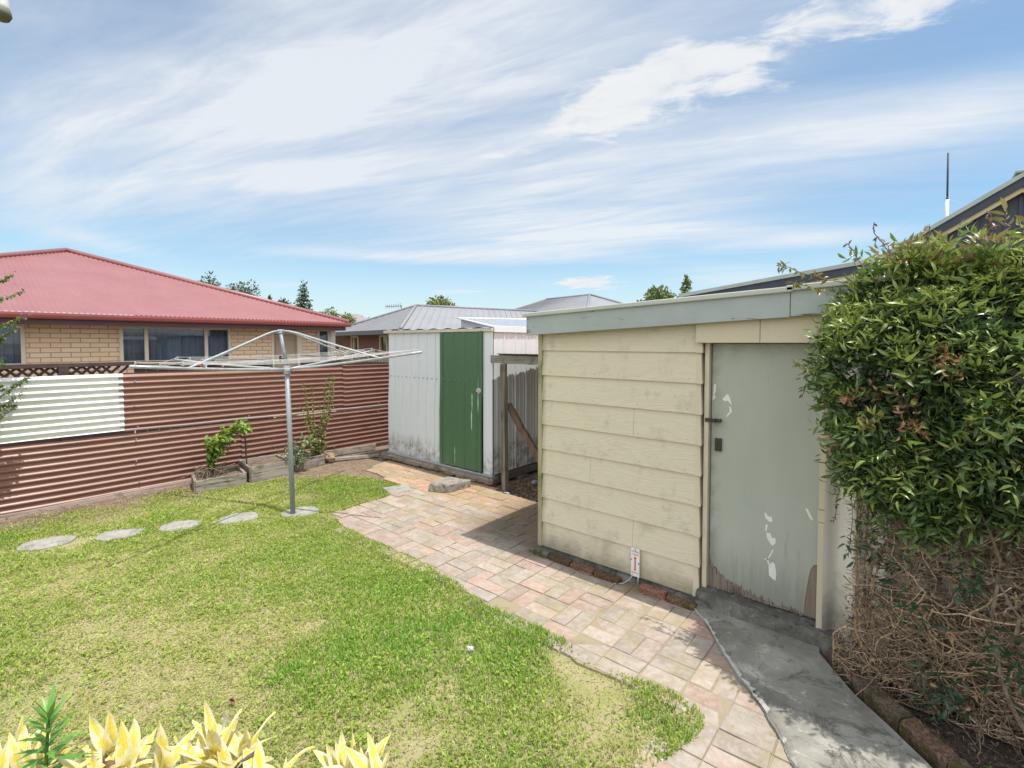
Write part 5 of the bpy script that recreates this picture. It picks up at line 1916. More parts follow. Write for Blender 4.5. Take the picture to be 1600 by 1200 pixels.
# ------------------------------------------------------------------ rotary clothesline
def make_clothesline():
    base = np.array([-5.276, 2.513, 0.0])
    hub = np.array([-5.32, 2.495, 1.603])
    top = np.array([-5.372, 2.455, 2.03])
    t = thing('rotary_clothesline', 'old galvanised rotary clothesline with four arms on a leaning pole', 'clothesline', tuple(base))
    R, rise, th, tx, ty = 1.645, 0.146, math.radians(22.7), 0.022, 0.033
    def arm(k, f):
        a = th + math.pi / 2 * k
        v = np.array([R * math.cos(a), R * math.sin(a), rise]) * f
        v[2] += v[0] * tx + v[1] * ty
        return hub + v
    MB().tube([base - (0, 0, 0.1), base + (hub - base) * 0.5, hub - (0, 0, 0.03)], 0.026, 12).build('pole', 'galv_dark', t, True)
    MB().tube([hub, top], 0.021, 12).build('inner_pole', 'galv_dark', t, True)
    MB().tube([hub - (0, 0, 0.05), hub + (0, 0, 0.04)], 0.036, 12).tube([hub - (0, 0, 0.02), hub + (0, 0, 0.015)], 0.055, 12).build('hub', 'galv', t, False, bevel=0.004)
    MB().tube([top - (0, 0, 0.03), top + (0, 0, 0.012)], 0.030, 12).build('cap', 'galv', t, bevel=0.004)
    h2 = hub + (top - hub) * 0.26
    MB().tube([h2, h2 + (-0.045, -0.035, 0.005)], 0.011, 8).tube([h2 + (-0.045, -0.035, 0.04), h2 + (-0.045, -0.035, -0.035)], 0.013, 8).build('winder', 'black_iron', t)
    for k in range(4):
        P = [arm(k, f) + (0, 0, -0.010 * math.sin(math.pi * f)) for f in np.linspace(0.02, 1, 9)]
        MB().tube(P, 0.0135, 8).build('arm', 'galv', t, True)
        a, b = top + (0, 0, 0.0), arm(k, 0.70)
        d = b - a
        S = [a + d * f + (0, 0, 0.032 * math.sin(min(1, f * 5) * math.pi / 2) * (1 - f) ** 1.6) for f in np.linspace(0, 1, 12)]
        MB().tube(S, 0.0105, 8).build('strut', 'galv', t, True)
        mb = MB()
        for f in (0.50, 0.62, 0.74, 0.86, 0.98):
            c = arm(k, f)
            mb.tube([c + (0.0, 0, 0.014), c + (0.006, 0.004, 0.040), c + (0.015, 0.008, 0.030), c + (0.012, 0.006, 0.012)], 0.0035, 5)
        mb.each('hook', 'wire', t)
    for f in (0.50, 0.62, 0.74, 0.86, 0.98):
        mb = MB()
        for k in range(4):
            a, b = arm(k, f), arm((k + 1) % 4, f)
            mb.tube([a + (b - a) * s + (0, 0, 0.03 - 0.035 * f * math.sin(math.pi * s)) for s in np.linspace(0, 1, 9)], 0.0021, 4, cap=False)
        mb.build('line', 'wire', t)


make_clothesline()


def make_pegs():
    """a few forgotten pegs on the left of the line"""
    hub = np.array([-5.32, 2.495, 1.603])
    labs = ['red plastic peg clipped to the clothesline left of the pole', 'white plastic peg clipped to the clothesline beside the red one', 'pale wooden peg hanging on the clothesline near its left arm']
    mats = [mottled('red_plastic', (0.5, 0.07, 0.05), (0.55, 0.09, 0.06), 20), 'white_paint', 'paling']
    for (px_, py_), lab, m in zip(((314, 572), (322, 571), (300, 569)), labs, mats):
        p = site(px_, py_, 6.0)
        mb = MB().box(p + (-0.004, -0.006, -0.045), p + (0.001, 0.006, 0.022)).box(p + (0.002, -0.006, -0.043), p + (0.007, 0.006, 0.024)).box(p + (-0.005, -0.007, -0.005), p + (0.008, 0.007, 0.003))
        tag(mb.build('clothes_peg', m, bevel=0.001), lab, 'clothes peg', 'pegs left on the clothesline')


make_pegs()


# ------------------------------------------------------------------ planter boxes by the fence
def plank(mb, p, q, z0, z1, th=0.03, seed=0):
    g = np.random.default_rng(seed)
    p, q = np.array([*p, 0.0]), np.array([*q, 0.0])
    d = (q - p) / np.linalg.norm(q - p)
    n = np.array([-d[1], d[0], 0]) * th / 2
    P = []
    m = 14
    for i in range(m + 1):
        c = p + (q - p) * i / m
        a, b = z0 + g.normal(0, 0.002), z1 + g.normal(0, 0.003)
        r = [c - n + (0, 0, a), c + n + (0, 0, a), c + n + (0, 0, b), c - n + (0, 0, b)]
        P.append(r + [r[0]])
    mb.grid(np.array(P))
    mb.add(P[0][:4], [(3, 2, 1, 0)]).add(P[m][:4], [(0, 1, 2, 3)])
    return mb


def make_planters():
    specs = [
        ('weathered low timber planter box holding the leaning bright green plant', (-7.47, 2.20), (-6.98, 2.085), (-6.93, 2.66), (-7.45, 2.75), 0.145, 2),
        ('taller weathered timber planter box in the middle, partly behind the pole', (-7.5, 2.80), (-6.955, 2.74), (-6.955, 3.27), (-7.48, 3.32), 0.20, 2),
        ('half rotten planter box full of weeds under the tall rose stems', (-7.52, 3.42), (-7.05, 3.38), (-7.10, 3.88), (-7.5, 3.94), 0.15, 2),
    ]
    for i, (lab, a, b, c, d, h, nb) in enumerate(specs):
        t = thing('planter_box', lab, 'planter', (*b, 0), 'timber planter boxes along the fence')
        for k, (p, q) in enumerate(((a, b), (b, c), (c, d), (d, a))):
            mb = MB()
            e = h / nb
            for r in range(nb):
                plank(mb, p, q, r * e + 0.002 - 0.01 * (r == 0), (r + 1) * e - 0.003, 0.032, i * 10 + k * 2 + r)
            mb.build('side_board', 'old_timber_y' if k % 2 else 'old_timber_x', t)
        mb = MB()
        mb.box((b[0] - 0.055, b[1] + 0.016, -0.02), (b[0] - 0.017, b[1] + 0.055, h - 0.01)).box((c[0] - 0.055, c[1] - 0.055, -0.02), (c[0] - 0.017, c[1] - 0.016, h - 0.01))
        mb.build('corner_peg', 'old_timber_z', t)
        n = 12
        P = []
        cs = np.array([a, b, c, d])
        for u in np.linspace(0.03, 0.97, n):
            row = []
            for v in np.linspace(0.03, 0.97, n):
                xy = (cs[0] * (1 - u) + cs[1] * u) * (1 - v) + (cs[3] * (1 - u) + cs[2] * u) * v
                row.append((*xy, h - 0.035 + 0.02 * (vnoise(np.array([xy[0]]), np.array([xy[1]]), 9, i, 2)[0] - 0.5)))
            P.append(row)
        MB().grid(np.array(P)).build('soil', 'soil', t, True)
    # loose boards at the end of the row
    mb = plank(MB(), (-7.18, 4.05), (-6.88, 4.72), 0.0, 0.045, 0.07, 50)
    tag(mb.build('loose_board', 'old_timber_y', bevel=0.003), 'grey board lying on bare soil at the end of the planters', 'board')
    mb = plank(MB(), (-7.50, 4.1), (-7.36, 5.0), 0.0, 0.10, 0.035, 51)
    tag(mb.build('loose_board', 'old_timber_y', bevel=0.003), 'pale grey board propped along the fence foot by the white shed', 'board')
    o = MB().blob((-7.16, 4.02, 0.07), (0.10, 0.09, 0.08), 3, 0.3, 9, (0.42, 0.30, 0.20)).build('tree_stump', 'rubble')
    tag(o, 'broken brown lump of stump at the end of the planters', 'stump')


make_planters()
# ------------------------------------------------------------------ plants
def norm(v):
    return v / (np.linalg.norm(v, axis=-1, keepdims=True) + 1e-9)


def leaves(base, direc, up, L, W, droop=0.3, fold=0.25, tint=None, wid=(0.75, 0.85)):
    """many pointed folded leaves at once -> verts, per-vertex tint, faces"""
    base, direc, up = (np.asarray(q, float) for q in (base, direc, up))
    n = len(base)
    L = np.broadcast_to(L, n).astype(float)[:, None]
    W = np.broadcast_to(W, n).astype(float)[:, None] / 2
    droop = np.broadcast_to(droop, n).astype(float)[:, None]
    d = norm(direc)
    s = norm(np.cross(d, up))
    u = np.cross(s, d)
    def mid(t):
        return base + d * L * t * (1 - 0.25 * droop * t) - u * L * droop * t * t
    V = np.zeros((n, 8, 3))
    for i, t in enumerate((0, 0.33, 0.68, 1.0)):
        V[:, i] = mid(t)
    for i, (t, w) in enumerate(((0.30, wid[0]), (0.62, wid[1]))):
        V[:, 4 + 2 * i] = mid(t) - s * W * w + u * W * fold
        V[:, 5 + 2 * i] = mid(t) + s * W * w + u * W * fold
    b = (np.arange(n) * 8)[:, None]
    F = [b + np.array(q) for q in ((0, 5, 1), (0, 1, 4), (2, 7, 3), (2, 3, 6))] + [b + np.array(q) for q in ((1, 5, 7, 2), (4, 1, 2, 6))]
    T = None if tint is None else np.repeat(np.asarray(tint, float), 8, 0)
    return V.reshape(-1, 3), T, F


def join(parts):
    V, T, F, k = [], [], [], 0
    for v, t, f in parts:
        V.append(v)
        T.append(t)
        F += [q + k for q in f]
        k += len(v)
    return np.concatenate(V), np.concatenate(T), F


def rand_dirs(g, n):
    return norm(g.normal(size=(n, 3)))


# ---- the climber over the corrugated wall
def vine_front(x, z):
    """depth of the foliage face at (x, z): bulges towards the yard to the right and near its top"""
    b = 3.17 - 0.36 * np.clip(x + 0.42, 0, 2)
    b = np.maximum(b, 3.02) + 0.42 * np.clip((z - 1.72) / 0.6, 0, 1.2) ** 1.6
    b = b - 0.05 * np.sin(np.clip((z - 0.9) / 1.4, 0, 1) * math.pi)
    return b - 0.28 * (vnoise(x, z, 3.0, 51, 3) - 0.5) - 0.12 * (vnoise(x, z, 9.0, 52, 2) - 0.5)


def vine_left(z):
    return np.interp(z, [0.0, 0.5, 0.9, 1.15, 1.4, 1.62, 1.8, 2.0, 2.15, 2.28, 2.36], [-0.22, -0.22, -0.20, -0.21, -0.28, -0.335, -0.370, -0.345, -0.30, -0.22, -0.04])


def make_vine():
    g = np.random.default_rng(33)
    t = thing('climbing_vine', 'dense glossy green climber smothering the wall to the right of the door', 'climber', (0.3, 3.2, 0))
    parts = []
    # sprays: each a little arching stem with paired leaflets
    def sprays(p, out, n_leaf, L0, tint, spread=1.0):
        n = len(p)
        d = norm(out + 0.55 * spread * rand_dirs(g, n) + np.array([0, 0, -0.25]))
        side = norm(np.cross(d, rand_dirs(g, n)))
        upv = np.cross(side, d)
        slen = g.uniform(0.07, 0.14, n)[:, None]
        for k in range(n_leaf):
            f = (k // 2 + 1) / (n_leaf // 2 + 1)
            sg = 1 if k % 2 else -1
            b = p + d * slen * f + np.array([0, 0, -0.04]) * f * f
            if k == n_leaf - 1:
                dd = d
            else:
                dd = norm(d * 0.65 + side * sg * 0.9 + 0.3 * rand_dirs(g, n))
            L = L0 * g.uniform(0.5, 1.65, n)
            c = tint * g.uniform(0.7, 1.25, (n, 1))
            parts.append(leaves(b, dd, upv + 0.35 * rand_dirs(g, n), L, L * g.uniform(0.22, 0.34, n), g.uniform(0.1, 0.9, n), 0.3, c))
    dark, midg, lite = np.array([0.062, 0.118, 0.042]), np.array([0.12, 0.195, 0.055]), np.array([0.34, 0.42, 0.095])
    # front face and deeper layers, shade painted into the inner leaves' tint
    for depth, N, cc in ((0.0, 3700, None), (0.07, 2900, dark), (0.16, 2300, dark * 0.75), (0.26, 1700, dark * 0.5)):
        z = g.uniform(0.85, 2.31, N)
        x = g.uniform(-0.47, 1.25, N)
        ragged = 1.12 + 0.10 * np.clip((-0.05 - x) / 0.2, 0, 1) + 0.20 * (vnoise(x, x * 0, 4.0, 53, 2) - 0.5) * 2 + 0.04 * np.clip(x, 0, 0.4)
        ok = (x > vine_left(z) + 0.05 * (vnoise(z, x, 6, 54, 2) - 0.5)) & (z > ragged)
        x, z = x[ok], z[ok]
        gap = vnoise(x, z, 5.0, 55, 2)
        ok = (gap > 0.44) | (g.random(len(x)) < 0.22)
        if depth > 0:
            ok[:] = True
        x, z = x[ok], z[ok]
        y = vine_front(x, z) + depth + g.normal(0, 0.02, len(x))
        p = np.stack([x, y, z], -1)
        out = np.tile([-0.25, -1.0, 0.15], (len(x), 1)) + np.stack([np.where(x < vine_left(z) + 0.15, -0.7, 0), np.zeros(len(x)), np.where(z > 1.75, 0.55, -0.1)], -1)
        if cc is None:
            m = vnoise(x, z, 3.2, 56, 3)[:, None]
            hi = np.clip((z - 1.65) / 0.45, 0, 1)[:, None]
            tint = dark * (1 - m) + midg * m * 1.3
            tint = tint * (1 - 0.75 * hi) + lite * 0.75 * hi  # sunlight on the upper leaves is put into their tint
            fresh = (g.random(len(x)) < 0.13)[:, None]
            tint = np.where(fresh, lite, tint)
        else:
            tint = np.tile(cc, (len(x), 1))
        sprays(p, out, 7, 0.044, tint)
    # sunlit top, running back over the roof
    N = 2600
    x, y = g.uniform(-0.30, 1.25, N), g.uniform(2.8, 3.85, N)
    z = 2.265 + 0.05 * np.clip(x + 0.3, 0, 1.0) + 0.08 * (vnoise(x, y, 3.5, 57, 3) - 0.5) * 2 - 0.18 * np.clip(-0.16 - x, 0, 1) * 2
    ok = (y > vine_front(x, np.full(N, 2.2)) - 0.02) & (x > -0.40 + 0.10 * vnoise(x, y, 6, 58, 2))
    p = np.stack([x, y, z], -1)[ok]
    n = len(p)
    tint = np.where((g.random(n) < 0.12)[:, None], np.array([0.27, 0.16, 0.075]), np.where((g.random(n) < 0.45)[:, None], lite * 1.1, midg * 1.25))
    sprays(p, np.tile([-0.2, -0.5, 0.75], (n, 1)), 7, 0.044, tint)
    # loose sprays breaking the outline at the left edge and along the top
    N = 130
    z = g.uniform(1.12, 2.25, N)
    x = vine_left(z) - g.uniform(-0.03, 0.03, N)
    p = np.stack([x, vine_front(x, z) + g.uniform(0.0, 0.2, N), z], -1)
    sprays(p, np.tile([-1.0, -0.3, 0.1], (N, 1)), 7, 0.044, np.array([0.16, 0.25, 0.06]) * g.uniform(0.6, 1.5, (N, 1)))
    N = 110
    x = g.uniform(-0.25, 1.2, N)
    p = np.stack([x, g.uniform(3.15, 3.6, N), 2.33 + 0.05 * np.clip(x + 0.3, 0, 1) + g.uniform(-0.02, 0.06, N)], -1)
    sprays(p, np.tile([-0.3, -0.4, 0.9], (N, 1)), 7, 0.046, np.array([(0.30, 0.38, 0.09), (0.34, 0.27, 0.11), (0.22, 0.32, 0.07)])[g.integers(0, 3, N)])
    # sprays standing proud of the mass, sunlit patches painted into their lighter tint
    N = 420
    x, z = g.uniform(-0.40, 1.2, N), 1.15 + 1.05 * g.random(N) ** 0.8
    ok = (x > vine_left(z) + 0.02) & (vnoise(x, z, 2.6, 71, 2) > 0.46)
    x, z = x[ok], z[ok]
    p = np.stack([x, vine_front(x, z) - g.uniform(0.02, 0.09, len(x)), z], -1)
    tint = np.array([(0.30, 0.40, 0.09), (0.38, 0.42, 0.12), (0.22, 0.34, 0.07)])[g.integers(0, 3, len(x))]
    sprays(p, np.tile([-0.3, -0.9, 0.35], (len(x), 1)), 7, 0.042, tint)
    # dead brown leaves caught in the climber
    N = 240
    cl = np.array([(-0.28, 1.62), (-0.15, 1.66), (-0.05, 1.60), (0.07, 1.84), (0.10, 1.80), (-0.33, 1.37), (0.2, 1.55), (-0.18, 1.50), (0.0, 1.52)])
    i = g.integers(0, len(cl), N)
    x, z = cl[i, 0] + g.normal(0, 0.025, N), cl[i, 1] + g.normal(0, 0.025, N)
    p = np.stack([x, vine_front(x, z) - 0.085 + g.normal(0, 0.02, N), z], -1)
    parts.append(leaves(p, rand_dirs(g, N) + (0, 0, -0.6), rand_dirs(g, N), g.uniform(0.025, 0.05, N), g.uniform(0.012, 0.022, N), 0.6, 0.5, np.array([0.45, 0.25, 0.13]) * g.uniform(0.6, 1.2, (N, 1))))
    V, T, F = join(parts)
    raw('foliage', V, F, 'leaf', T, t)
    # loose runners: over the roof edge, across the door head, down the sheet wall
    parts = []
    mb = MB()
    def runner(pts, n, L, col, r=0.0022):
        pts = np.asarray(pts, float)
        tt = np.linspace(0, 1, len(pts))
        q = np.stack([np.interp(np.linspace(0, 1, 24), tt, pts[:, k]) for k in range(3)], -1)
        q[:, :] += np.cumsum(g.normal(0, 0.0022, q.shape), 0)
        mb.tube(q, r, 4, tuple(np.array(col) * 0.7 + 0.05))
        f = g.uniform(0.08, 1, n)
        b = np.stack([np.interp(f, np.linspace(0, 1, 24), q[:, k]) for k in range(3)], -1)
        d = rand_dirs(g, n) + (0, -0.3, -0.1)
        parts.append(leaves(b, d, rand_dirs(g, n) + (0, 0, 1), L * g.uniform(0.6, 1.2, n), L * 0.33, 0.4, 0.3, np.array(col) * g.uniform(0.7, 1.25, (n, 1))))
    runner([(-0.32, 3.15, 2.22), (-0.50, 3.18, 2.28), (-0.62, 3.2, 2.33), (-0.68, 3.2, 2.335)], 26, 0.05, (0.22, 0.19, 0.06))
    runner([(-0.36, 3.12, 2.16), (-0.48, 3.12, 2.22), (-0.55, 3.13, 2.22)], 26, 0.042, (0.27, 0.25, 0.06))
    runner([(-0.22, 3.1, 2.28), (-0.27, 3.1, 2.36), (-0.30, 3.1, 2.42)], 12, 0.036, (0.20, 0.11, 0.10))
    runner([(-0.12, 3.05, 2.33), (-0.16, 3.05, 2.41), (-0.175, 3.05, 2.48)], 10, 0.034, (0.14, 0.10, 0.13))
    runner([(0.02, 3.0, 2.36), (0.03, 3.0, 2.43)], 10, 0.036, (0.25, 0.14, 0.08))
    runner([(0.22, 2.85, 2.34), (0.20, 2.83, 2.44)], 12, 0.036, (0.25, 0.15, 0.10))
    runner([(0.30, 2.8, 2.34), (0.33, 2.78, 2.42)], 12, 0.04, (0.22, 0.2, 0.06))
    runner([(-0.42, 3.1, 1.74), (-0.50, 3.1, 1.76), (-0.535, 3.1, 1.765)], 34, 0.032, (0.36, 0.36, 0.12))
    runner([(-0.41, 3.1, 1.70), (-0.47, 3.1, 1.66), (-0.49, 3.1, 1.60)], 16, 0.036, (0.12, 0.20, 0.04))
    for x0, z0, z1 in ((-0.345, 1.35, 0.78), (-0.30, 1.30, 0.62), (-0.26, 1.25, 0.55), (-0.375, 1.4, 1.0)):
        runner([(x0, 3.3, z0), (x0 + 0.015, 3.42, (z0 + z1) / 2), (x0 - 0.005, 3.46, z1)], 34, 0.026, (0.045, 0.085, 0.03), 0.0016)
    for k in range(16):
        x, z = g.uniform(-0.3, 0.6), g.uniform(1.0, 2.2)
        y = float(vine_front(np.array([x]), np.array([z]))[0]) - 0.03
        runner([(x, y, z), (x + g.normal(0, 0.06), y - 0.06, z - 0.06), (x + g.normal(0, 0.09), y - 0.05, z - g.uniform(0.1, 0.25))], 14, 0.044, (0.13, 0.21, 0.045), 0.0018)
    V, T, F = join(parts)
    raw('loose_sprays', V, F, 'leaf', T, t)
    mb.each('runner', 'twig', t)
    # bare dry stems below the foliage
    mb = MB()
    for k in range(3000):
        x = g.uniform(-0.30, 1.3)
        lo = g.random() < 0.55
        z = g.uniform(0.04, 0.6) if lo else g.uniform(0.5, 1.2)
        y = float(vine_front(np.array([x]), np.array([0.9]))[0]) + g.uniform(-0.02, 0.40) * (0.3 + 0.7 * g.random())
        p = np.array([x, min(y, 3.5), z])
        back = float(vine_front(np.array([x]), np.array([1.0]))[0])
        lim = lambda zz: back + (3.24 - back) * float(np.clip(1.0 - zz / 0.85, 0, 1)) - 0.03
        p[1] = min(max(p[1], lim(z)), 3.49)
        d = norm(np.array([g.normal(0, 1.0), g.normal(-0.2, 0.35), g.normal(-0.25, 0.7)]))
        L = g.uniform(0.10, 0.42)
        q = [p]
        for s in range(7):
            d = norm(d + g.normal(0, 0.28, 3) + np.array([0, 0, -0.07]))
            nx = q[-1] + d * L / 7
            nx[2] = max(nx[2], 0.012)
            nx[1] = min(max(nx[1], lim(nx[2])), 3.50)
            nx[0] = max(nx[0], -0.33 if nx[2] < 0.35 else -0.23)
            q.append(nx)
        r = g.choice([0.0011, 0.0016, 0.0024, 0.0042], p=[0.4, 0.35, 0.18, 0.07])
        c = np.array([0.58, 0.43, 0.29]) * g.uniform(0.3, 1.3)
        mb.tube(q, np.linspace(r, r * 0.6, 8), 4, tuple(c), cap=False)
    for k in range(17):        # old woody trunks from the ground
        x = g.uniform(-0.22, 1.2)
        y = g.uniform(3.15, 3.42) - 0.25 * max(0, x)
        q = [np.array([x, y, -0.02])]
        d = np.array([g.normal(0, 0.4), g.normal(0, 0.15), 1.0])
        for s in range(10):
            d = norm(d + g.normal(0, 0.22, 3) + np.array([0.04, 0, 0.1]))
            nx = q[-1] + d * 0.13
            nx[0] = max(nx[0], -0.2)
            nx[1] = np.clip(nx[1], 3.0, 3.49)
            q.append(nx)
        mb.tube(q, np.linspace(0.011, 0.005, 11), 6, tuple(np.array([0.26, 0.20, 0.145]) * g.uniform(0.7, 1.2)))
    for k in range(30):        # stems trailing out over the bed
        x = g.uniform(-0.2, 0.9)
        y = 3.2
        q = [np.array([x, y + 0.05, g.uniform(0.02, 0.16)])]
        d = np.array([g.normal(0, 0.5), -1.0, g.normal(0, 0.3)])
        for s in range(9):
            d = norm(d + g.normal(0, 0.3, 3) + np.array([0, 0, -0.12]))
            nx = q[-1] + d * g.uniform(0.03, 0.055)
            nx[2] = max(nx[2], 0.012)
            q.append(nx)
        mb.tube(q, np.linspace(0.0032, 0.0016, 10), 4, tuple(np.array([0.23, 0.18, 0.13]) * g.uniform(0.5, 1.3)), cap=False)
    mb.build('dry_stems', 'twig', t, kind='stuff')
    # dead leaves and dust matted behind the stems
    N = 5200
    x, z = g.uniform(-0.33, 1.3, N), g.uniform(0.0, 1.25, N) 
    y = vine_front(x, np.full(N, 1.0))
    y = np.minimum(y + (3.24 - y) * np.clip(1.0 - z / 0.85, 0, 1) + g.uniform(0.05, 0.35, N), 3.49)
    ok = (x > np.where(z < 0.35, -0.30, -0.19) + 0.09 * (vnoise(z, x, 5, 59, 2) - 0.3)) 
    p = np.stack([x, y, z], -1)[ok]
    n = len(p)
    cc = np.array([(0.36, 0.265, 0.18), (0.24, 0.175, 0.12), (0.46, 0.35, 0.24), (0.20, 0.19, 0.10)])[g.integers(0, 4, n)] * g.uniform(0.6, 1.2, (n, 1))
    V, T, F = leaves(p, rand_dirs(g, n) + (0, 0, -0.5), rand_dirs(g, n), g.uniform(0.03, 0.075, n), g.uniform(0.012, 0.03, n), 0.5, 0.4, cc)
    raw('dead_thatch', V, F, 'twig', T, t, kind='stuff')
    # sparse low sprigs among the dry stems
    parts = []
    N = 70
    cl = np.array([(0.02, 0.66), (0.12, 0.35), (0.16, 0.20), (-0.05, 0.85), (0.3, 0.6), (0.4, 0.3), (-0.16, 0.95), (0.25, 0.85), (0.5, 0.7)])
    i = g.integers(0, len(cl), N)
    x, z = cl[i, 0] + g.normal(0, 0.05, N), cl[i, 1] + g.normal(0, 0.06, N)
    y = vine_front(x, np.full(N, 1.0))
    p = np.stack([x, y + (3.24 - y) * np.clip(1.0 - z / 0.85, 0, 1) - 0.03 + g.normal(0, 0.03, N), z], -1)
    sprays_t = np.array([0.035, 0.085, 0.04]) * g.uniform(0.7, 1.4, (N, 1))
    sprays(p, np.tile([-0.2, -0.8, -0.3], (N, 1)), 5, 0.045, sprays_t)
    N = 60
    x, z = g.uniform(-0.28, 0.6, N), g.uniform(0.1, 0.95, N)
    p = np.stack([x, vine_front(x, np.full(N, 0.9)) - 0.01, z], -1)
    parts.append(leaves(p, rand_dirs(g, N) + (0, 0, -0.5), rand_dirs(g, N), g.uniform(0.02, 0.04, N), g.uniform(0.012, 0.02, N), 0.6, 0.5, np.array([0.40, 0.23, 0.11]) * g.uniform(0.6, 1.2, (N, 1))))
    V, T, F = join(parts)
    raw('undergrowth', V, F, 'leaf', T, t, kind='stuff')


make_vine()


def round_leaf_weed(x, y, label, seed, r=0.035, n=7, name='weed', col=(0.13, 0.30, 0.05)):
    g = np.random.default_rng(seed)
    mb = MB()
    for k in range(n):
        a = TAU * k / n + g.normal(0, 0.4)
        c = np.array([x + math.cos(a) * r * 1.3 * g.uniform(0.4, 1.2), y + math.sin(a) * r * 1.3 * g.uniform(0.4, 1.2), g.uniform(0.03, 0.07)])
        tilt = rand_dirs(g, 1)[0] * 0.35 + np.array([0, 0, 1])
        tilt = tilt / np.linalg.norm(tilt)
        s = np.cross(tilt, (1, 0, 0))
        s /= np.linalg.norm(s)
        u = np.cross(s, tilt)
        ring = [c + (s * math.cos(b) + u * math.sin(b)) * r * (1 + 0.12 * math.sin(5 * b)) for b in np.linspace(0, TAU, 15)[:-1]]
        mb.add([c - tilt * r * 0.15] + ring, [(0, 1 + i, 1 + (i + 1) % 14) for i in range(14)], tuple(np.array(col) * g.uniform(0.75, 1.2)))
        mb.tube([(x, y, 0), c], 0.002, 4, tuple(np.array(col) * 0.8))
    o = mb.build(name, 'leaf')
    return tag(o, label, 'weed')


round_leaf_weed(-0.205, 3.30, 'bright green round-leaved weed in the bed just behind the mossy kerb', 1)
round_leaf_weed(0.28, 2.86, 'small low green weed patch in the bare bed at the lower right', 2, 0.016, 22)


def bush_from_canes(name, label, cat, canes, leafL, leafW, cols, n_per_m, stem_col, seed, r=0.006, extra=None, group=None, droop=0.4):
    g = np.random.default_rng(seed)
    base = canes[0][0]
    t = thing(name, label, cat, (base[0], base[1], 0), group)
    mb, parts = MB(), []
    for pts in canes:
        pts = np.asarray(pts, float)
        tt = np.linspace(0, 1, len(pts))
        m = 18
        q = np.stack([np.interp(np.linspace(0, 1, m), tt, pts[:, k]) for k in range(3)], -1)
        q[1:] += np.cumsum(g.normal(0, 0.003, (m - 1, 3)), 0)
        mb.tube(q, np.linspace(r, r * 0.35, m), 5, stem_col)
        L = np.linalg.norm(np.diff(q, axis=0), axis=1).sum()
        n = int(L * n_per_m)
        f = g.uniform(0.12, 1, n)
        b = np.stack([np.interp(f, np.linspace(0, 1, m), q[:, k]) for k in range(3)], -1)
        d = rand_dirs(g, n) + (0, 0, 0.35)
        c = np.array([cols[i] for i in g.integers(0, len(cols), n)]) * g.uniform(0.75, 1.2, (n, 1))
        parts.append(leaves(b, d, rand_dirs(g, n) * 0.5 + (0, 0, 1), leafL * g.uniform(0.6, 1.25, n), leafW * g.uniform(0.7, 1.2, n), droop, 0.2, c, (0.9, 0.9)))
    mb.build('stems', 'twig', t)
    V, T, F = join(parts + (extra(g) if extra else []))
    raw('foliage', V, F, 'leaf', T, t)
    return t


# purple-flowered shrub poking in at the left edge
def left_bush():
    g = np.random.default_rng(70)
    X = -7.28
    c = []
    tips = [(X, 0.56, 2.60), (X + .02, 0.64, 2.45), (X - .02, 0.66, 2.21), (X + .03, 0.58, 2.06), (X, 0.50, 1.98), (X + .05, 0.66, 1.55), (X, 0.62, 1.50), (X + 0.02, 0.60, 1.38), (X - .03, 0.56, 1.30), (X, 0.52, 1.22), (X + .05, 0.42, 1.10), (X, 0.45, 1.75)]
    for q in tips:
        z0 = max(0.9, q[2] - 0.45)
        c.append([(X, -0.05, 0.0), (X, 0.0, z0 * 0.75), (X, 0.18, z0), ((X + q[0]) / 2, 0.36, (z0 + q[2]) / 2 + 0.03), q])
    for k in range(44):
        a = (X + g.normal(0, 0.12), g.uniform(-0.5, 0.40), g.uniform(0.9, 1.75))
        c.append([(X, -0.1, 0), (X + g.normal(0, 0.05), -0.1, 0.8), a, (a[0] + g.normal(0, .06), a[1] + g.uniform(-0.05, 0.25), a[2] + g.uniform(-0.15, 0.12))])
    def flowers(g):
        n = 90
        i = g.integers(0, len(tips), n)
        b = np.array(tips)[i] + g.normal(0, 0.03, (n, 3)) - np.array([0, 0.05, 0.03]) * g.random((n, 1))
        return [leaves(b, rand_dirs(g, n), rand_dirs(g, n), 0.020, 0.014, 0.3, 0.3, np.array([0.34, 0.14, 0.42]) * g.uniform(0.7, 1.3, (n, 1)))]
    bush_from_canes('flowering_shrub', 'straggly green shrub with small purple flowers at the left edge by the white panel', 'shrub', c, 0.042, 0.026,
                    [(0.17, 0.29, 0.06), (0.23, 0.34, 0.08), (0.30, 0.34, 0.14), (0.12, 0.21, 0.05)], 100, (0.16, 0.13, 0.08), 71, 0.006, flowers)


left_bush()


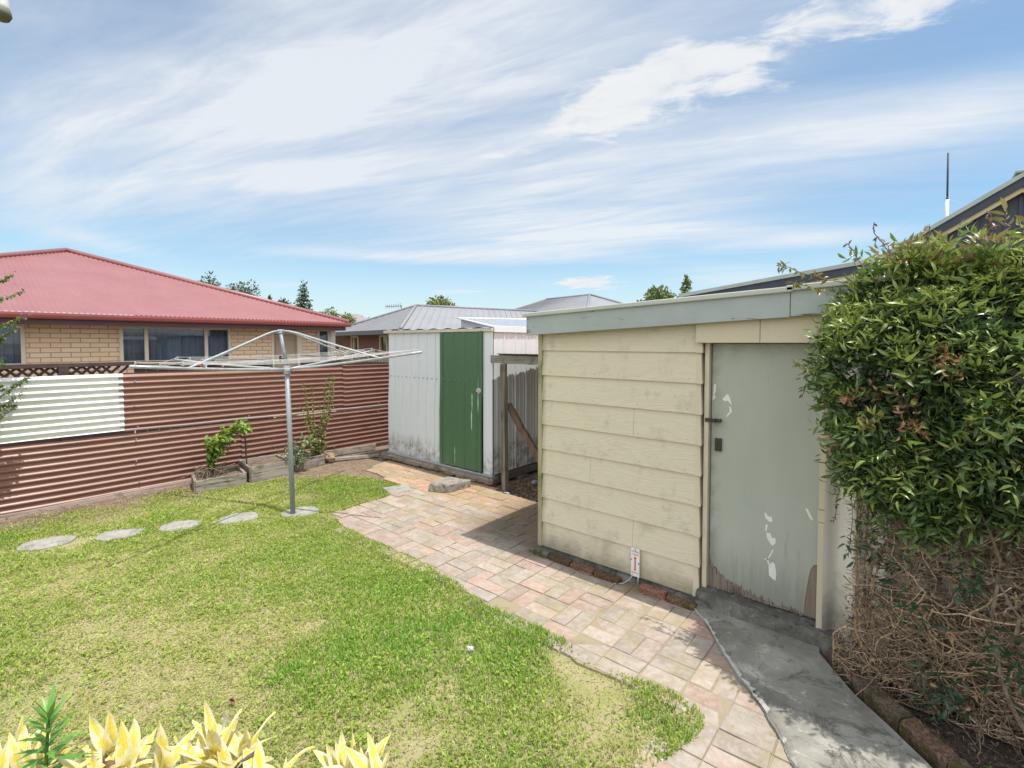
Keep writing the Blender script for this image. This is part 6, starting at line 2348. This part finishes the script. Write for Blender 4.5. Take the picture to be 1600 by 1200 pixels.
def planter_plant():
    b = np.array([-7.22, 2.33, 0.10])
    g = np.random.default_rng(80)
    c = []
    for k in range(13):
        f = k / 12
        top = (-7.2 + g.normal(0, 0.06), 2.28 + 0.48 * f + g.normal(0, 0.03), 0.56 + 0.20 * min(1, f * 1.8) + g.normal(0, 0.03))
        c.append([b + g.normal(0, 0.02, 3) * (1, 1, 0), b + (0, 0.02, 0.25), ((b[0] + top[0]) / 2, b[1] + (top[1] - b[1]) * 0.35, 0.45), top])
    def extra(g):
        n = 210
        f = g.random(n)
        p = np.stack([-7.2 + g.normal(0, 0.06, n), 2.28 + 0.52 * f, 0.58 + 0.16 * np.minimum(1, f * 1.6) + g.normal(0, 0.045, n) - 0.06 * (1 - f)], -1)
        return [leaves(p, rand_dirs(g, n) * 0.7 + (0.2, 0.5, -0.1), rand_dirs(g, n) * 0.4 + (0, 0, 1), g.uniform(0.06, 0.11, n), g.uniform(0.035, 0.055, n), 0.4, 0.2, np.array([0.32, 0.46, 0.075]) * g.uniform(0.6, 1.15, (n, 1)), (0.95, 0.9))]
    t = bush_from_canes('leafy_plant', 'bright green broad-leaved plant leaning to the right over its planter box', 'plant', c, 0.07, 0.042,
                        [(0.20, 0.35, 0.06), (0.28, 0.43, 0.075), (0.12, 0.23, 0.05)], 55, (0.20, 0.15, 0.10), 81, 0.007, extra)
    mb = MB()
    for k in range(26):
        p = b + g.normal(0, 0.07, 3) * (1, 1, 0)
        q = [p, p + (g.normal(0, 0.04), g.normal(0, 0.04), 0.12), p + (g.normal(0, 0.08), g.normal(0, 0.08), 0.15), p + (g.normal(0, 0.12), g.normal(0, 0.12), 0.03)]
        mb.tube(q, 0.0035, 4, tuple(np.array([0.30, 0.23, 0.17]) * g.uniform(0.6, 1.2)), cap=False)
    mb.build('dead_stems', 'twig', t)
    o = MB().tube([(-7.16, 2.775, 0.05), (-7.18, 2.76, 0.66)], 0.010, 6).build('garden_stake', 'black_iron')
    tag(o, 'thin black garden stake beside the leaning green plant', 'stake')


planter_plant()


def rose():
    b = np.array([-7.27, 3.88, 0.08])
    g = np.random.default_rng(90)
    tips = [(3.60, 0.9), (3.75, 0.8), (4.1, 0.85), (3.63, 1.28), (3.68, 1.05), (3.80, 1.22), (4.02, 1.33), (4.10, 1.36), (4.20, 1.37), (4.14, 1.20), (3.92, 0.95), (4.06, 1.10)]
    c = [[b, b + (0.0, (y - b[1]) * 0.35, 0.35), (-7.28 + g.normal(0, 0.03), b[1] + (y - b[1]) * 0.75, z * 0.65), (-7.28 + g.normal(0, 0.03), y, z)] for y, z in tips]
    for k in range(8):
        c.append([b, b + (g.normal(0.05, 0.06), g.normal(-0.05, 0.12), 0.2), b + (g.normal(0.08, 0.08), g.normal(-0.08, 0.16), 0.36)])
    bush_from_canes('rose_bush', 'tall thin upright rose shoots with narrow leaves against the brown iron', 'plant', c, 0.042, 0.019,
                    [(0.27, 0.35, 0.09), (0.34, 0.40, 0.12), (0.18, 0.27, 0.08), (0.38, 0.35, 0.14)], 135, (0.20, 0.18, 0.08), 91, 0.005)
    c = []
    b = np.array([-7.0, 3.34, 0.05])
    for k in range(16):
        c.append([b + g.normal(0, 0.04, 3) * (1, 1, 0), b + (g.normal(0, 0.08), g.normal(0.05, 0.12), g.uniform(0.1, 0.3)), b + (g.normal(0, 0.12), g.normal(0.08, 0.2), g.uniform(0.2, 0.52))])
    bush_from_canes('weedy_plant', 'dusty blue-green weed sprawling behind the clothesline pole', 'plant', c, 0.038, 0.024,
                    [(0.16, 0.28, 0.15), (0.22, 0.33, 0.17), (0.27, 0.33, 0.11)], 70, (0.2, 0.17, 0.1), 92, 0.004)


rose()


# ---- foreground: yellow variegated plants and a lily shoot
def blade_mesh(base, d, up, L, W, droop, seed, cup=0.18, brown=0.0, rows=9):
    """one broad lance-shaped leaf as a small grid; tint R runs from midrib to rim, G marks scorching"""
    g = np.random.default_rng(seed)
    d = np.asarray(d, float) / np.linalg.norm(d)
    s = np.cross(d, up)
    s /= np.linalg.norm(s)
    V, T = [], []
    pos = np.asarray(base, float)
    dirn = d.copy()
    wob = g.uniform(0, TAU)
    twist = g.normal(0, 0.5)
    for i in range(rows):
        t = i / (rows - 1)
        w = W / 2 * (math.sin(math.pi * min(1, t * 0.92 + 0.08) ** 0.85) ** 0.9 if t < 1 else 0.02) * (1 - 0.3 * t)
        u = np.cross(s, dirn)
        ss = s * math.cos(twist * t) + u * math.sin(twist * t)
        uu = np.cross(ss, dirn)
        for j, k in enumerate((-1, -0.55, 0, 0.55, 1)):
            ripple = 0.10 * W * math.sin(7 * t + wob + (2 if k > 0 else 0)) * abs(k)
            V.append(pos + ss * w * k + uu * (cup * w * abs(k) + ripple))
            T.append((abs(k) * 0.9 + 0.1 * g.random(), brown * max(0, (t - 0.45) * 1.8), 0))
        dirn = dirn - uu * droop / (rows - 1)
        dirn /= np.linalg.norm(dirn)
        pos = pos + dirn * L / (rows - 1)
    F = np.array([[i * 5 + j, i * 5 + j + 1, (i + 1) * 5 + j + 1, (i + 1) * 5 + j] for i in range(rows - 1) for j in range(4)])
    return np.array(V), np.array(T), [F]


def yellow_plant(cx, cy, n, h, label, seed, spread=0.16, Lr=(0.10, 0.20)):
    g = np.random.default_rng(seed)
    t = thing('variegated_plant', label, 'plant', (cx, cy, 0), 'yellow leaved plants in the front border')
    parts, mb = [], MB()
    stems = []
    for k in range(5):
        a = TAU * k / 5 + g.random()
        q = np.array([cx + math.cos(a) * spread * 0.55 * g.random(), cy + math.sin(a) * spread * 0.55 * g.random(), h * g.uniform(0.75, 1.0)])
        mb.tube([(cx, cy, -0.02), (cx + (q[0] - cx) * 0.6, cy + (q[1] - cy) * 0.6, h * 0.4), q], [0.007, 0.006, 0.004], 6, (0.30, 0.30, 0.08))
        stems.append(q)
    for k in range(n):
        q = stems[k % 5]
        lvl = g.random()
        base = q * (0.55 + 0.45 * lvl) + np.array([cx, cy, 0.0]) * (0.45 - 0.45 * lvl)
        a = g.uniform(0, TAU)
        el = 0.15 + 1.15 * lvl ** 1.3 + g.normal(0, 0.2)
        d = np.array([math.cos(a) * math.cos(el), math.sin(a) * math.cos(el), math.sin(el)])
        L = g.uniform(*Lr)
        br = 0.9 if g.random() < 0.05 else (0.25 if g.random() < 0.35 else 0.0)
        parts.append(blade_mesh(base, d, (0.01, 0.02, 1) if abs(d[2]) < 0.9 else (1, 0, 0), L, L * g.uniform(0.21, 0.34), g.uniform(-0.1, 1.4), seed * 100 + k, 0.28, br))
    mb.build('stems', 'twig', t)
    V, T, F = join(parts)
    raw('leaves', V, F, 'yellow_leaf', T, t, smooth=True)


def at_z(x, y, z):
    r = FWD + RGT * (x - 800) / FOC - UPV * (y - PPY) / FOC
    return EYE + r * ((z - EYE[2]) / r[2])


# (bearing, height of growth, count)
for (x, y, n, h, lab, sd) in (
        (25, 1190, 26, 0.40, 'yellow and cream variegated plant in the lower left corner, left of the green shoot', 201),
        (175, 1180, 30, 0.42, 'yellow and cream variegated plant just right of the green shoot', 202),
        (350, 1165, 40, 0.44, 'tallest yellow and cream variegated plant, with a curled brown leaf', 203),
        (560, 1184, 36, 0.42, 'rightmost yellow and cream variegated plant, beside a bare patch', 204),
        (450, 1214, 28, 0.38, 'low yellow variegated plant filling the gap between the two bigger ones', 205),
        (265, 1222, 26, 0.38, 'low yellow variegated plant in front, left of the tallest one', 206)):
    p = at_z(x, y, h)
    yellow_plant(p[0], p[1], int(n * 2.2), h, lab, sd, 0.19)

# curled scorched leaves
def scorched():
    for (x, y, z, lab, sd) in ((350, 1112, 0.53, 'pale curled dead leaf tip standing above the tallest yellow plant', 1), (408, 1172, 0.44, 'blackened shrivelled leaf among the yellow leaves', 2), (160, 1192, 0.42, 'curled dark brown dead leaf low among the yellow leaves', 3)):
        p = at_z(x, y, z)
        d = ((0.05, 0.1, -1), (-0.6, -0.5, -0.45), (0.8, 0.4, -0.1))[sd - 1]
        V, T, F = blade_mesh(p, d, (0.3, 0.7, 0.2), (0.085, 0.085, 0.075)[sd - 1], (0.022, 0.02, 0.034)[sd - 1], 0.6, sd, 0.9, 0.0)
        o = raw('dead_leaf', V, F, ('scorch_pale', 'scorch_dark', 'scorch_brown')[sd - 1], None, None, True)
        tag(o, lab, 'dead leaf')


M['scorch_pale'] = mottled('scorch_pale', (0.42, 0.40, 0.38), (0.62, 0.58, 0.52), 60)
M['scorch_dark'] = mottled('scorch_dark', (0.06, 0.05, 0.05), (0.14, 0.11, 0.11), 60)
M['scorch_brown'] = mottled('scorch_brown', (0.10, 0.055, 0.035), (0.20, 0.11, 0.07), 60)
scorched()


def lily():
    g = np.random.default_rng(300)
    top = at_z(76, 1118, 0.60)
    base = at_z(70, 1230, 0.36)
    t = thing('lily_shoot', 'green lily shoot with whorls of narrow leaves at the lower left', 'plant', (base[0], base[1], 0))
    MB().tube([(base[0], base[1], -0.02), base, top], [0.007, 0.006, 0.004], 8, (0.10, 0.20, 0.04)).build('stem', 'twig', t, True)
    parts = []
    for k in range(46):
        f = k / 45
        p = base + (top - base) * (0.05 + 0.95 * f)
        a = k * 2.4
        el = 0.25 + 0.95 * f ** 2.2
        d = np.array([math.cos(a) * math.cos(el), math.sin(a) * math.cos(el), math.sin(el)])
        L = g.uniform(0.10, 0.17) * (1 - 0.25 * f)
        parts.append(leaves([p], [d], [(0.01, 0.01, 1)], L, 0.018, 0.55 * (1 - f), 0.25, [np.array([0.19, 0.40, 0.075]) * g.uniform(0.75, 1.2)], (1.0, 0.8)))
    V, T, F = join(parts)
    raw('leaves', V, F, 'leaf', T, t)


lily()


# ---- trees behind the roofs
def tree(px_, py_, depth, w, h, label, seed, kind='round', cols=None, n=2600, leaf=0.30):
    """crown of width w, height h whose top shows at (px_, py_)"""
    g = np.random.default_rng(seed)
    top = site(px_, py_, depth)
    t = thing('conifer_tree' if kind == 'conifer' else 'leafy_tree', label, 'tree', (top[0], top[1], 0), 'trees beyond the roofs')
    x, y, zt = top
    cols = cols or [(0.045, 0.085, 0.03), (0.07, 0.12, 0.04), (0.10, 0.15, 0.05)]
    mb = MB()
    lean = g.normal(0, 0.2, 2)
    mb.tube([(x, y, 0), (x + lean[0] * 0.4, y + lean[1] * 0.4, zt * 0.5), (x, y, zt - 0.15 * h)], [0.05 * w + 0.08, 0.04 * w + 0.05, 0.03], 7, (0.14, 0.10, 0.075))
    P, D = [], []
    if kind == 'conifer':
        tiers = 13
        for k in range(tiers):
            f = (k + 1) / tiers
            z = zt - h * f * 0.97
            r = w / 2 * f ** 0.85
            for b in range(7):
                a = TAU * b / 7 + g.random()
                rr = r * g.uniform(0.75, 1.12)
                tip = np.array([x + math.cos(a) * rr, y + math.sin(a) * rr, z - 0.10 * rr + g.normal(0, 0.05)])
                root = np.array([x, y, z + 0.12 * rr])
                mb.tube([root, tip], [0.03, 0.01], 4, (0.12, 0.09, 0.07), cap=False)
                m = max(6, int(n / (tiers * 7) * f * 1.9))
                s = g.random(m) ** 0.7
                P.append(root + (tip - root) * s[:, None] + g.normal(0, 0.055 * w, (m, 3)) * np.array([1, 1, 0.45]))
                D.append(np.tile(tip - root + np.array([0, 0, -0.1 * rr]), (m, 1)) + 0.5 * rr * rand_dirs(g, m))
        P.append(np.array([x, y, zt]) + g.normal(0, 0.04 * w, (40, 3)) * (1, 1, 2.5) - (0, 0, 0.05 * h))
        D.append(np.tile([0, 0, 1.0], (40, 1)) + 0.5 * rand_dirs(g, 40))
    else:
        lumps = 15
        for k in range(lumps):
            a, e = g.uniform(0, TAU), g.uniform(-0.5, 1.0)
            rad = g.uniform(0.25, 0.8) if k else 0.0
            c = np.array([x + math.cos(a) * w * 0.52 * rad, y + math.sin(a) * w * 0.52 * rad, zt - h * 0.45 + e * h * 0.30 * (1.15 - rad)])
            if k == 0:
                c[2] = zt - 0.22 * h
            mb.tube([(x, y, zt - h * 0.8), c], [0.05, 0.02], 4, (0.14, 0.10, 0.075), cap=False)
            m = n // lumps
            q = rand_dirs(g, m) * (g.random((m, 1)) ** 0.35) * np.array([w * 0.27, w * 0.27, h * 0.20]) * g.uniform(0.75, 1.2)
            P.append(c + q)
            D.append(q + 0.4 * w * 0.2 * rand_dirs(g, m))
    P, D = np.concatenate(P), np.concatenate(D)
    m = len(P)
    c = np.array([cols[i] for i in g.integers(0, len(cols), m)]) * g.uniform(0.7, 1.25, (m, 1))
    V, T, F = leaves(P, D, rand_dirs(g, m) + (0, 0, 0.8), leaf * g.uniform(0.6, 1.2, m), leaf * g.uniform(0.35, 0.6, m), 0.3, 0.2, c)
    mb.build('trunk', 'twig', t)
    raw('crown', V, F, 'tree_leaf', T, t)


pine = [(0.075, 0.115, 0.065), (0.105, 0.145, 0.08), (0.14, 0.175, 0.10)]
tree(327, 425, 42, 2.1, 4.6, 'dark bushy tree top farthest left, peeping over the red roof hip', 401, 'round', pine, 2200, 0.24)
tree(376, 437, 42, 3.0, 4.6, 'ragged broad dark tree second from the left above the red roof', 402, 'round', pine, 2600, 0.26)
tree(421, 463, 44, 1.0, 3.0, 'tiny spiky tree tip between the ragged tree and the tall conifer', 403, 'conifer', pine, 900, 0.2)
tree(440, 465, 46, 1.9, 2.6, 'low rounded green tree left of the tall conifer', 407, 'round', None, 1500, 0.24)
tree(474, 446, 40, 2.7, 5.2, 'pointed blue-green conifer rising behind the red roof', 404, 'conifer', [(0.10, 0.145, 0.105), (0.13, 0.18, 0.13), (0.165, 0.21, 0.15)], 3600, 0.30)
tree(513, 482, 42, 1.9, 2.6, 'light green tree top just right of the pointed conifer', 405, 'round', [(0.17, 0.23, 0.08), (0.23, 0.29, 0.10)], 1500, 0.24)
tree(542, 488, 44, 1.7, 2.4, 'low light green tree above the tiny far roof', 406, 'round', [(0.17, 0.23, 0.08), (0.23, 0.29, 0.10)], 1200, 0.24)
tree(566, 495, 46, 1.8, 2.2, 'last low green tree top left of the television aerial', 411, 'round', [(0.16, 0.22, 0.09), (0.21, 0.27, 0.11)], 1000, 0.24)
tree(686, 463, 34, 2.3, 3.0, 'rounded golden green tree top above the grey roof ridge', 408, 'round', [(0.20, 0.24, 0.06), (0.28, 0.31, 0.08), (0.13, 0.17, 0.05)], 3000, 0.26)
tree(1030, 446, 24, 2.2, 3.0, 'leafy green tree just above the cream shed roof', 409, 'round', [(0.17, 0.23, 0.06), (0.24, 0.29, 0.08), (0.11, 0.16, 0.05)], 4200, 0.20)
tree(1073, 435, 22, 0.85, 2.6, 'slim upright leafy shoot above the shed roof next to the navy eave', 410, 'conifer', [(0.17, 0.25, 0.07), (0.24, 0.30, 0.10)], 1300, 0.22)


# pale flowering clump seen past the house corner
def pale_clump():
    g = np.random.default_rng(500)
    p = site(531, 552, 11.6)
    t = thing('pale_shrub', 'pale cream flowering clump at the corner of the tan brick house', 'shrub', (p[0], p[1], 0))
    MB().tube([(p[0], p[1], 0), (p[0], p[1], p[2])], 0.015, 5, (0.2, 0.16, 0.1)).build('stem', 'twig', t)
    n = 260
    P = np.array([p[0], p[1], p[2] + 0.02]) + g.normal(0, 1, (n, 3)) * (0.09, 0.09, 0.035)
    V, T, F = leaves(P, rand_dirs(g, n), rand_dirs(g, n), 0.05, 0.03, 0.3, 0.2, np.array([0.55, 0.48, 0.36]) * g.uniform(0.6, 1.2, (n, 1)))
    raw('flowers', V, F, 'leaf', T, t)


pale_clump()


# ------------------------------------------------------------------ loose stuff on the ground
def litter(name, label, cat, n, zone, seed, sizes=(0.01, 0.035), cols=((0.30, 0.20, 0.12), (0.42, 0.32, 0.22), (0.16, 0.11, 0.08), (0.5, 0.42, 0.33)), z0=0.0):
    g = np.random.default_rng(seed)
    p = zone(g, n)
    n = len(p)
    P = np.concatenate([p, np.full((n, 1), z0) + g.uniform(0.002, 0.014, (n, 1))], 1)
    d = rand_dirs(g, n) * (1, 1, 0.35)
    L = g.uniform(*sizes, n)
    thin = g.random(n) < 0.45
    W = np.where(thin, 0.004, L * 0.5)
    c = np.array([cols[i] for i in g.integers(0, len(cols), n)]) * g.uniform(0.7, 1.2, (n, 1))
    V, T, F = leaves(P, d, rand_dirs(g, n) * 0.5 + (0, 0, 1), L, W, 0.3, 0.3, c)
    o = raw(name, V, F, 'twig', T, None, False, 'stuff')
    tag(o, label, cat)


litter('dead_leaf_litter', 'dead leaves and sticks heaped on dark soil between the two sheds', 'leaf litter', 1500, lambda g, n: np.stack([g.uniform(-4.15, -2.68, n), 4.56 + np.abs(g.normal(0, 0.35, n))], -1), 601, (0.015, 0.06), ((0.16, 0.10, 0.075), (0.24, 0.16, 0.11), (0.10, 0.07, 0.055), (0.33, 0.25, 0.19)))
litter('dead_leaf_litter', 'dry brown bits scattered along the foot of the iron fence', 'leaf litter', 2600, lambda g, n: np.stack([-7.53 + np.abs(g.normal(0, 0.28, n)), g.uniform(-1.5, 4.8, n)], -1), 602, (0.008, 0.032))
litter('dead_leaf_litter', 'dark twiggy mulch under the climber in the bed at the right', 'leaf litter', 5200, lambda g, n: (lambda q: q[(q[:, 0] + q[:, 1] * 0.93 > 2.93) & (q[:, 1] < 3.5)])(np.stack([g.uniform(-0.35, 1.3, n), g.uniform(1.7, 3.5, n)], -1)), 603, (0.008, 0.04), ((0.12, 0.09, 0.07), (0.20, 0.155, 0.12), (0.07, 0.05, 0.04), (0.28, 0.20, 0.14)))
litter('dead_leaf_litter', 'fine brown debris on the bare soil in front of the white shed', 'leaf litter', 900, lambda g, n: np.stack([g.uniform(-7.1, -5.2, n), g.uniform(3.9, 4.65, n)], -1), 604, (0.006, 0.022))


def small_things():
    p = at_z(735, 1014, 0.012)
    o = MB().blob(p, (0.026, 0.018, 0.016), 5, 0.25, 8, (0.66, 0.65, 0.62)).build('pebble', 'rubble')
    tag(o, 'single small white stone lying on the middle of the lawn', 'stone')
    p = at_z(1033, 1187, 0.012)
    o = MB().blob(p, (0.014, 0.011, 0.010), 6, 0.25, 8, (0.66, 0.65, 0.62)).build('pebble', 'rubble')
    tag(o, 'tiny white stone at the lawn corner by the nearest bricks', 'stone')
    p = at_z(358, 1093, 0.02)
    V, T, F = leaves([p, p], [(1, 0.3, 0.1), (0.7, 0.7, 0.3)], [(0, 0, 1), (0, .3, 1)], 0.045, 0.028, 0.6, 0.6, [(0.24, 0.14, 0.08), (0.30, 0.18, 0.10)])
    tag(raw('fallen_leaf', V, F, 'twig', T), 'single reddish brown fallen leaf on the lawn', 'leaf')
    p = at_z(795, 771, 0.0)
    o = MB().blob((p[0], p[1] - 0.03, 0.012), (0.05, 0.022, 0.014), 8, 0.3, 8, (0.55, 0.56, 0.60)).build('plastic_scrap', 'rubble')
    tag(o, 'scrap of pale plastic on the ground at the foot of the timber post', 'scrap')
    p = at_z(836, 757, 0.0)
    o = MB().blob((p[0], p[1], 0.03), (0.035, 0.05, 0.03), 9, 0.3, 8, (0.42, 0.46, 0.60)).build('plastic_scrap', 'rubble')
    tag(o, 'bluish plastic scrap half hidden behind the cream shed corner', 'scrap')


small_things()


def gutter_end():
    """white weathered outlet of the viewer's own eaves, top left"""
    t = thing('rain_spout', 'weathered white spout end with a dark rim in the top left corner', 'spout', tuple(site(-20, -10, 1.9)))
    a, b = site(-8, -60, 1.9), site(2, 26, 1.9)
    d = b - a
    MB().tube([a + d * f for f in (0, 0.4, 0.8, 0.93)], [0.026, 0.027, 0.028, 0.029], 16).build('pipe', mottled('chalky_white', (0.5, 0.52, 0.50), (0.68, 0.69, 0.67), 40, c3=(0.2, 0.2, 0.18), c3_at=(0.6, 0.7), c3_scale=30), t, True)
    MB().tube([a + d * f for f in (0.90, 0.97, 1.04)], [0.031, 0.032, 0.024], 16).build('rim', mottled('mossy_rim', (0.07, 0.08, 0.05), (0.13, 0.14, 0.08), 60), t, True)
    MB().tube([a, a + (0, 0, 0.25)], 0.026, 12).tube([a + (0, 0, 0.2), a + (-0.6, -0.5, 0.3)], 0.026, 12).build('elbow', 'white_paint', t, True)


gutter_end()
